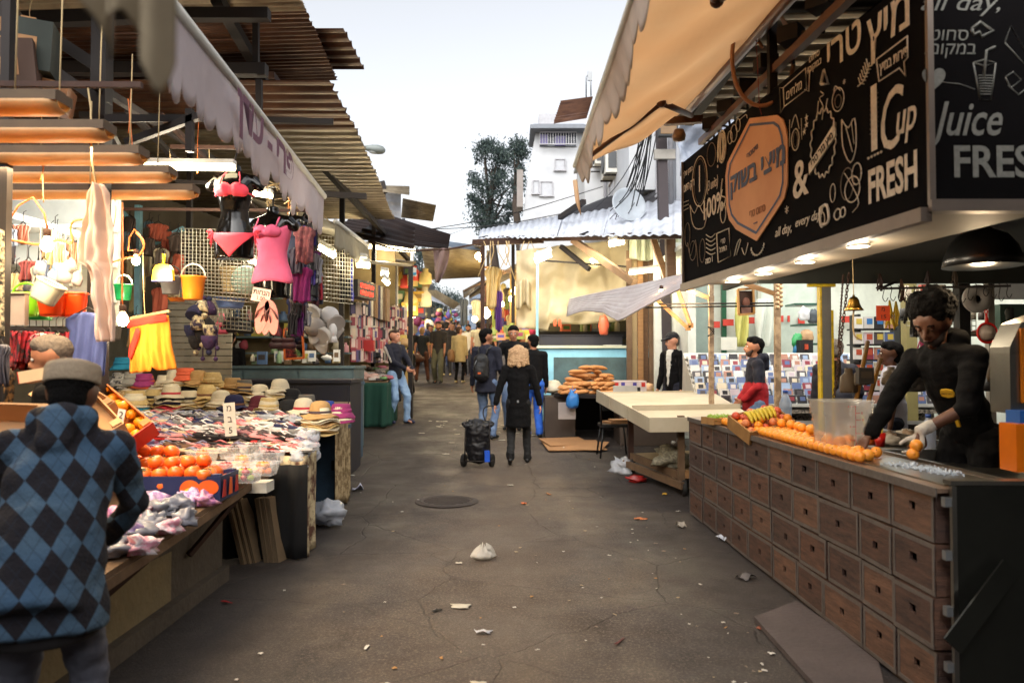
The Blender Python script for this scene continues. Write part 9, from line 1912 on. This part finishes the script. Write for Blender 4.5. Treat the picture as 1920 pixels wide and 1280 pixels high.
# man with backpack
I=person(G(912,12.4),R(-22),'dark haired man with a black backpack talking in the middle of the street',H=1.80,skin=m_skin2,topmat=j_navy,pants=m_denim,headturn=-38,hands={-1:(-.28,.05,.86),1:(.22,.22,.98)},voxel=.014,wr=.010,long=.06,fat=1.08)
def rucksack(I,label,col,lab2=None):
 T_=I['T']; k=I['k']; M=Matrix.Translation(T_.location)@T_.rotation_euler.to_matrix().to_4x4()@Matrix.Scale(k,4); P=I['P']+I['up']*.22-I['fw']*.20
 T=thing('backpack',M@(P-V((0,0,.2))),label,'backpack'); b=MB(); capsule(b,M@(P-I['up']*.10),.135*k,M@(P+I['up']*.12),.125*k,(1,0,0),.8); capsule(b,M@(P-I['fw']*.08-I['up']*.10),.10*k,M@(P-I['fw']*.08),.09*k,(1,0,0),.7); blob('pack',b,.014,[cm(col,.6)],T,2,wr=.008,ws=12)
 q=MB()
 for s in(-1,1): q.tube([M@(P+V((s*.06,.05,.18))),M@(P+V((s*.08,.06,.30))),M@(P+V((s*.10,.16,.33)))],.016,6)
 q.tube([M@(P+V((-.1,-.10,-.02))),M@(P+V((-.03,-.12,.12)))],.008,5,1); q.box((0,0,0),(.05,.01,.03),2,Matrix.Translation(M@(P-I['fw']*.165+V((.04,0,-.08))))); q.build('straps',[cm(col,.6),m_galv,cm((.8,.35,.12))],T)
rucksack(I,'black backpack on the back of the man in the middle of the street',(.06,.06,.065))
I=person(G(963,13.4),R(168),'dark haired man in black facing the camera behind the blonde woman',H=1.84,skin=m_skin2,topmat=j_blk,pants=m_denim,headturn=12,nod=12,hands={1:(.30,.30,1.12),-1:(-.2,.2,1.0)},voxel=.014)
I=person(G(1000,12.6),R(10),'man in a dark jacket and bright blue trousers hidden behind the blonde woman',H=1.70,skin=m_skin2,topmat=j_blk,pants=mat('cobalt_cotton',(.16,.38,.78),.85,bump=.2),headturn=10,nod=15,voxel=.015,fat=1.1,legw=1.15)
# tracksuit man
def stripes(c,P,up,fw,rt,arm):
 for s in(-1,1):
  a,e,w_=arm[s]
  for p,q_ in ((a,e),(e,w_)):
   d=(q_-p); t=max(0,min(1,(c-p).dot(d)/d.length_squared)); o=c-(p+d*t)
   if o.length<.075 and (o.normalized().dot(rt*s)>.90) and (o.length>.035): return 1
 return 0
I=person(G(742,14.2),R(-126),'young man in a navy tracksuit top with white stripes leaning by the green table',H=1.76,skin=m_skin,hairstyle='buzz',hair=m_hbrn,topmat=[j_navy,m_white],topfn=stripes,pants=m_denl,shoes=mat('navy_shoe',(.10,.12,.25),.6),headturn=10,hands={1:(.02,.26,1.05),-1:(-.12,.34,1.0)},elb={1:(1,-.5,-.4),-1:(-1,-.5,-.4)},feet={1:(.12,-.05,.085),-1:(-.14,.16,.085)},voxel=.013,wr=.010,legw=1.05,lean=-4)
# capped man
def vneck(c,P,up,fw,rt,arm):
 o=c-P; return 1 if (o.dot(fw)>.05 and abs(o.dot(rt))<.012+.10*max(0,(o.dot(up)-.02)) and abs(o.dot(rt))<.07 and o.dot(up)>.0) else 0
I=person(G(1262,12.0),R(125),'man in a black cap and black zip jacket beside the white topped cart',H=1.74,skin=m_skin,hairstyle='buzz',hair=m_hgrey,topmat=[j_blk,m_white],topfn=vneck,pants=j_navy,shoes=mat('white_shoe',(.72,.70,.66),.6),headturn=-28,nod=10,voxel=.0125,wr=.010,fat=1.06,hands={1:(.24,.1,.84),-1:(-.26,.08,.84)})
cap_hat(I,[mat('navy_cap',(.05,.05,.08),.8)])
q=MB(); p=I['P']+I['up']*.34+I['fw']*.135+I['rt']*-.085; q.tube([p+V((-.016,0,.0)),p+V((-.004,.0,-.008)),p+V((.022,0,.010))],[.002,.004,.001],5); q.build('chest_mark',m_white,I['T'])
# navy and red hoodie man
def navred(c,P,up,fw,rt,arm): return 0 if (c.z-P.z)>.27 else 1
I=person(V((X(1416,9.6),9.6,gz(9.6)-.02)),R(82),'bearded young man in a navy and red hoodie before the disc rack',H=1.76,skin=m_skin2,hair=m_iris,topmat=[j_navy,j_red],topfn=navred,fat=1.22,hands={1:(.15,.17,.98),-1:(-.15,.17,.98)},elb={1:(1,-.8,-.2),-1:(-1,-.8,-.2)},pants=m_denim,headturn=3,nod=-3,beard=m_hbrn,hood=True,voxel=.012,wr=.010)
I=person(V((X(1566,8.6),8.6,gz(8.6))),R(-10),'heavy person in a dark navy jacket seen behind the yellow post',H=1.72,hair=m_hgrey,topmat=mat('navy_jacket',(.10,.10,.16),.7,bump=.2),fat=1.3,voxel=.015,nod=20,hands={1:(.30,.25,1.0)})
I=person(V((X(1672,7.7),7.7,gz(7.7))),R(70),'person in a white t-shirt standing behind the hanging straps',H=1.70,skin=m_skin3,topmat=mat('white_jersey',(.76,.75,.80),.85,bump=.15),sleeve=.40,pants=j_navy,fat=1.15,voxel=.015)
I=person(V((X(430,12.2),12.2,gz(12.2)+.1)),R(20),'seller in a black t-shirt turned away behind the blue counter',H=1.66,hair=m_iris,topmat=j_blk,sleeve=.5,voxel=.016,nod=15)
# distinct people in the crowd
cr=[]
I=person(G(822,22.6),R(172),'bearded man in a black t-shirt and olive trousers walking towards the camera',H=1.84,skin=m_skin2,hair=m_hbrn,beard=m_hbrn,topmat=mat('charcoal_jersey',(.13,.11,.10),.85),sleeve=.45,pants=mat('olive_cotton',(.33,.32,.24),.85),hands={-1:(-.20,.10,.86),1:(.20,.08,.84)},feet={-1:(-.1,.15,.085),1:(.12,-.12,.09)},voxel=.016,legw=1.2); pA=I
I=person(G(791,23.2),R(8),'fair haired woman in a dark vest and brown trousers seen from behind',H=1.66,hair=m_hfair,hairstyle='short',topmat=mat('dark_vest',(.09,.11,.12),.8),sleeve=.2,pants=mat('brown_cotton',(.36,.20,.12),.85),feet={-1:(-.18,0,.085),1:(.2,0,.085)},voxel=.016); pB=I
q=lump(W(778,672,23.0),(.3,.2,.16),400,nz=.3); tag(q.build('brown_bag',cm((.30,.17,.11),.6)),'large brown bag held by the woman in the dark vest','bag')
I=person(G(861,22.8),R(-12),'woman in a loose sand coloured sweater with dark leggings seen from behind',H=1.68,hair=m_hbrn,hairstyle='bun',topmat=mat('sand_knit',(.70,.62,.44),.95,bump=.4),long=.16,fat=1.2,pants=j_blk,shoes=cm((.75,.68,.5)),voxel=.016,legw=.85,headturn=-30); pC=I
q=lump(W(846,668,22.6),(.12,.14,.22),401,nz=.2); tag(q.build('tan_bag',cm((.50,.36,.22),.6)),'tan shoulder bag beside the sand coloured sweater','bag')
I=person(G(766,19.5),R(165),'young man in a black and yellow top with his arms crossed on the left',H=1.80,skin=m_skin2,topmat=[j_blk,mat('yellow_knit',(.75,.68,.12),.85)],topfn=lambda c,P,up,fw,rt,arm:1 if .10<(c.z-P.z)<.16 else 0,pants=j_blk,hands={1:(-.05,.25,1.08),-1:(.08,.27,1.05)},elb={1:(1,-.3,-.5),-1:(-1,-.3,-.5)},voxel=.016); pD=I
def far_person(src,px,d,rz,s,label,jc,pc,hc,sk=None):
 ms={'jacket':cm(jc,.85),'shirt':cm(jc,.85),'trousers':cm(pc,.85),'hair':cm(hc,.85),'beard':cm(hc,.85)}
 if sk: ms['body']=sk
 o=dup(src['T'],loc=G(px,d),rz=R(rz),label=label,mats=ms,scale=s); return o
k_=(.09,.08,.09)
for a in [(pD,742,17.8,150,.98,'bald man in dark clothes behind the tracksuit man',(.12,.12,.14),(.1,.1,.12),(.55,.42,.34)),(pA,878,25.5,175,.98,'man in a white shirt facing the camera beyond the sweater woman',(.82,.80,.76),(.12,.12,.16),(.1,.08,.07)),
 (pB,898,24,0,1.06,'man in a cream t-shirt seen from behind beyond the backpack man',(.78,.74,.62),(.2,.22,.3),(.06,.05,.05)),(pB,916,22.5,-20,1.04,'person in black turning right next to the lit stalls',k_,k_,(.25,.14,.09)),(pC,838,25.5,10,1.03,'person in a black coat with a bag strap behind the bearded man',k_,k_,(.1,.08,.07)),
 (pA,848,27.5,178,.97,'shaven headed person facing the camera between the walkers',(.15,.13,.13),(.2,.2,.25),(.70,.52,.38)),(pD,808,27,170,.96,'person in dark blue behind the bearded man',(.16,.18,.26),k_,(.2,.14,.1)),(pA,765,26,185,.95,'person in a red top by the far left stall',(.45,.16,.14),(.2,.2,.25),(.1,.08,.07))]: far_person(*a)
rr=random.Random(19); cj=[(.15,.16,.22),(.10,.10,.11),(.40,.42,.50),(.55,.30,.28),(.30,.34,.45),(.65,.62,.58),(.20,.18,.2),(.42,.36,.30),(.28,.40,.48)]
for i in range(26):
 d=28+i*.9+rr.uniform(0,.8); px=rr.uniform(792,925)-(i*.6); far_person([pA,pB,pC,pD][i%4],px,d,rr.choice([0,10,170,185,-20]),rr.uniform(.92,1.04),'shopper in the packed crowd far down the street',cj[rr.randrange(9)],cj[rr.randrange(9)],[(.08,.07,.06),(.2,.13,.09),(.5,.38,.25)][rr.randrange(3)]); bpy.data.objects[-1]
for o in bpy.data.objects:
 if o.get('label')=='shopper in the packed crowd far down the street': o['group']='shoppers in the far crowd'
# ================= LITTER =================
def gp(px,py):
 d=8.0
 for _ in range(14): d=max(1.5,min(60,F*(CZ-gz(d))/max(5,(py-678))))
 return V((X(px,d),d,gz(d)))
def scrap(px,py,s,c,label,h=.02,seed=0,group=None,name='litter_scrap',mt=None,asp=1.0,rz=0):
 p=gp(px,py); q=MB(); rr_=random.Random(seed*7+int(px)); ph=rr_.uniform(0,6); n=10 if s>.06 else 4
 def f(u,v):
  a=noise.noise(V((u*3+seed,v*3,seed*1.7))); r_=1+.5*noise.noise(V((math.atan2(v-.5,u-.5)*1.1,seed,0)))
  x=(u-.5)*s*2*r_; y=(v-.5)*s*2*asp*r_; return V((p.x+x*math.cos(rz)-y*math.sin(rz),p.y+x*math.sin(rz)+y*math.cos(rz),p.z+.004+abs(a)*h*3))
 q.grid(f,n,n,0,.0015); return tag(q.build(name,mt or cm(c,.6)),label,'litter',group)
m_wb=mat('white_bag_plastic',(.84,.82,.78),.4,transl=.35,bump=.3)
p=gp(906,1046); q=MB(); bs_=.62
def bagf(u,v):
 a=u*2*PI; r_=(.115*(1+.45*noise.noise(V((math.cos(a)*1.5,math.sin(a)*1.5,2)))))*math.sin(max(.03,v)*PI*.93+.02)**.7; z=.13*(1-v)**1.2*(1+.5*noise.noise(V((math.cos(a)*2,math.sin(a)*2,v*3))))
 z+=.05*(max(0,1-v*3))*(1 if math.sin(a*3)>0 else 0)
 return p+V((r_*math.cos(a)*1.3,r_*math.sin(a)*.7,max(.004,z+.06*max(0,1-v*2.5)*noise.noise(V((a*2,5,0))))))*bs_
q.grid(bagf,36,12,0); tag(q.build('white_carrier_bag',m_wb),'crumpled white plastic bag lying in the middle of the street','bag')
for i,(px,py,s,c,lab,h,asp) in enumerate([(907,1180,.045,(.80,.80,.82),'small flattened white wrapper nearer than the white bag',.01,.5),(1160,1197,.05,(.35,.08,.07),'thin dark red strip on the asphalt',.004,.15),(1054,842,.045,(.85,.83,.8),'small white wrapper right of the walking woman',.02,.8),(1200,972,.06,(.85,.50,.28),'orange peel piece near the cart wheel',.012,.35),(1270,957,.03,(.8,.78,.75),'white paper bit below the cart',.006,.5),(1028,925,.05,(.75,.45,.15),'orange peel sliver right of the manhole',.006,.3),(982,943,.03,(.85,.45,.25),'tiny orange scrap below the woman',.01,.8),
 (820,1140,.035,(.06,.05,.05),'small dark blot of rubbish on the left of the street',.004,.35),(672,918,.05,(.75,.76,.85),'crinkled clear wrapper near the patterned drape',.05,1.2),(660,890,.05,(.85,.85,.83),'white card strip by the lacy drape',.004,.25),(1395,1080,.06,(.40,.38,.38),'grey crumpled rag at the foot of the crate counter',.03,.8),(1275,985,.05,(.65,.62,.58),'crumpled tissue beside the crate counter',.03,.8),(430,1125,.04,(.60,.10,.10),'small red scrap below the fruit stall wall',.004,.3),(1425,1172,.035,(.50,.25,.14),'rusty brown peel on the concrete slab',.006,.5),(690,1208,.03,(.85,.83,.8),'white strip at the lower left of the street',.003,.3),(730,1278,.04,(.85,.83,.8),'white paper at the bottom picture edge',.004,.4),(1250,898,.10,(.80,.76,.65),'pale food carton lid under the cart',.02,.4),(1245,925,.06,(.80,.62,.2),'yellow peel under the cart',.01,.4),(1353,1012,.05,(.78,.80,.85),'pale strip of plastic curled at the crate counter',.03,.3)]):
 scrap(px,py,s,c,lab,h,i,asp=asp,rz=i)
p=gp(1168,884); q=lump(p+V((0,0,.06)),(.15,.14,.10),500,nz=.9); tag(q.build('clear_wrapping',m_pl),'ball of clear plastic wrapping by the cart wheel','plastic wrapping')
p=gp(1193,902); q=lump(p+V((0,0,.03)),(.12,.07,.045),501,nz=.9); tag(q.build('red_wrapper',cm((.60,.10,.09),.4)),'crumpled red wrapper near the cart wheel','wrapper')
for i,(px,py,s) in enumerate([(665,820,.08),(660,845,.07),(625,905,.08)]): p=gp(px,py); q=lump(p+V((0,0,.03)),(s,s*.6,s*.5),510+i,nz=.9); tag(q.build('tissue_scrap',cm((.70,.68,.66),.5)),'%s crumpled bag scrap beside the drapes'%ORD[i],'litter')
rr=random.Random(71)
for i in range(105):
 py=830+450*rr.random()**.9; zone=rr.random()
 px=rr.uniform(690,1180) if zone<.4 else (1200+(py-880)*.75+rr.uniform(-190,-5) if py>900 else rr.uniform(1040,1240)) if zone<.85 else rr.uniform(430,700)
 c=[(.82,.80,.76),(.70,.62,.50),(.75,.55,.30),(.80,.78,.75),(.55,.48,.42)][rr.randrange(5)]
 scrap(px,py,rr.uniform(.005,.016),c,'tiny paper or peel scrap strewn on the asphalt',.003,i+40,'tiny scraps strewn on the asphalt',asp=rr.uniform(.25,1),rz=rr.uniform(0,3))
for i in range(40):
 py=735+90*rr.random(); px=rr.uniform(790,1010); scrap(px,py,rr.uniform(.02,.06),(.78,.75,.68),'pale paper scrap on the street beyond the trolley',.004,i+200,'pale scraps beyond the trolley',asp=.7)
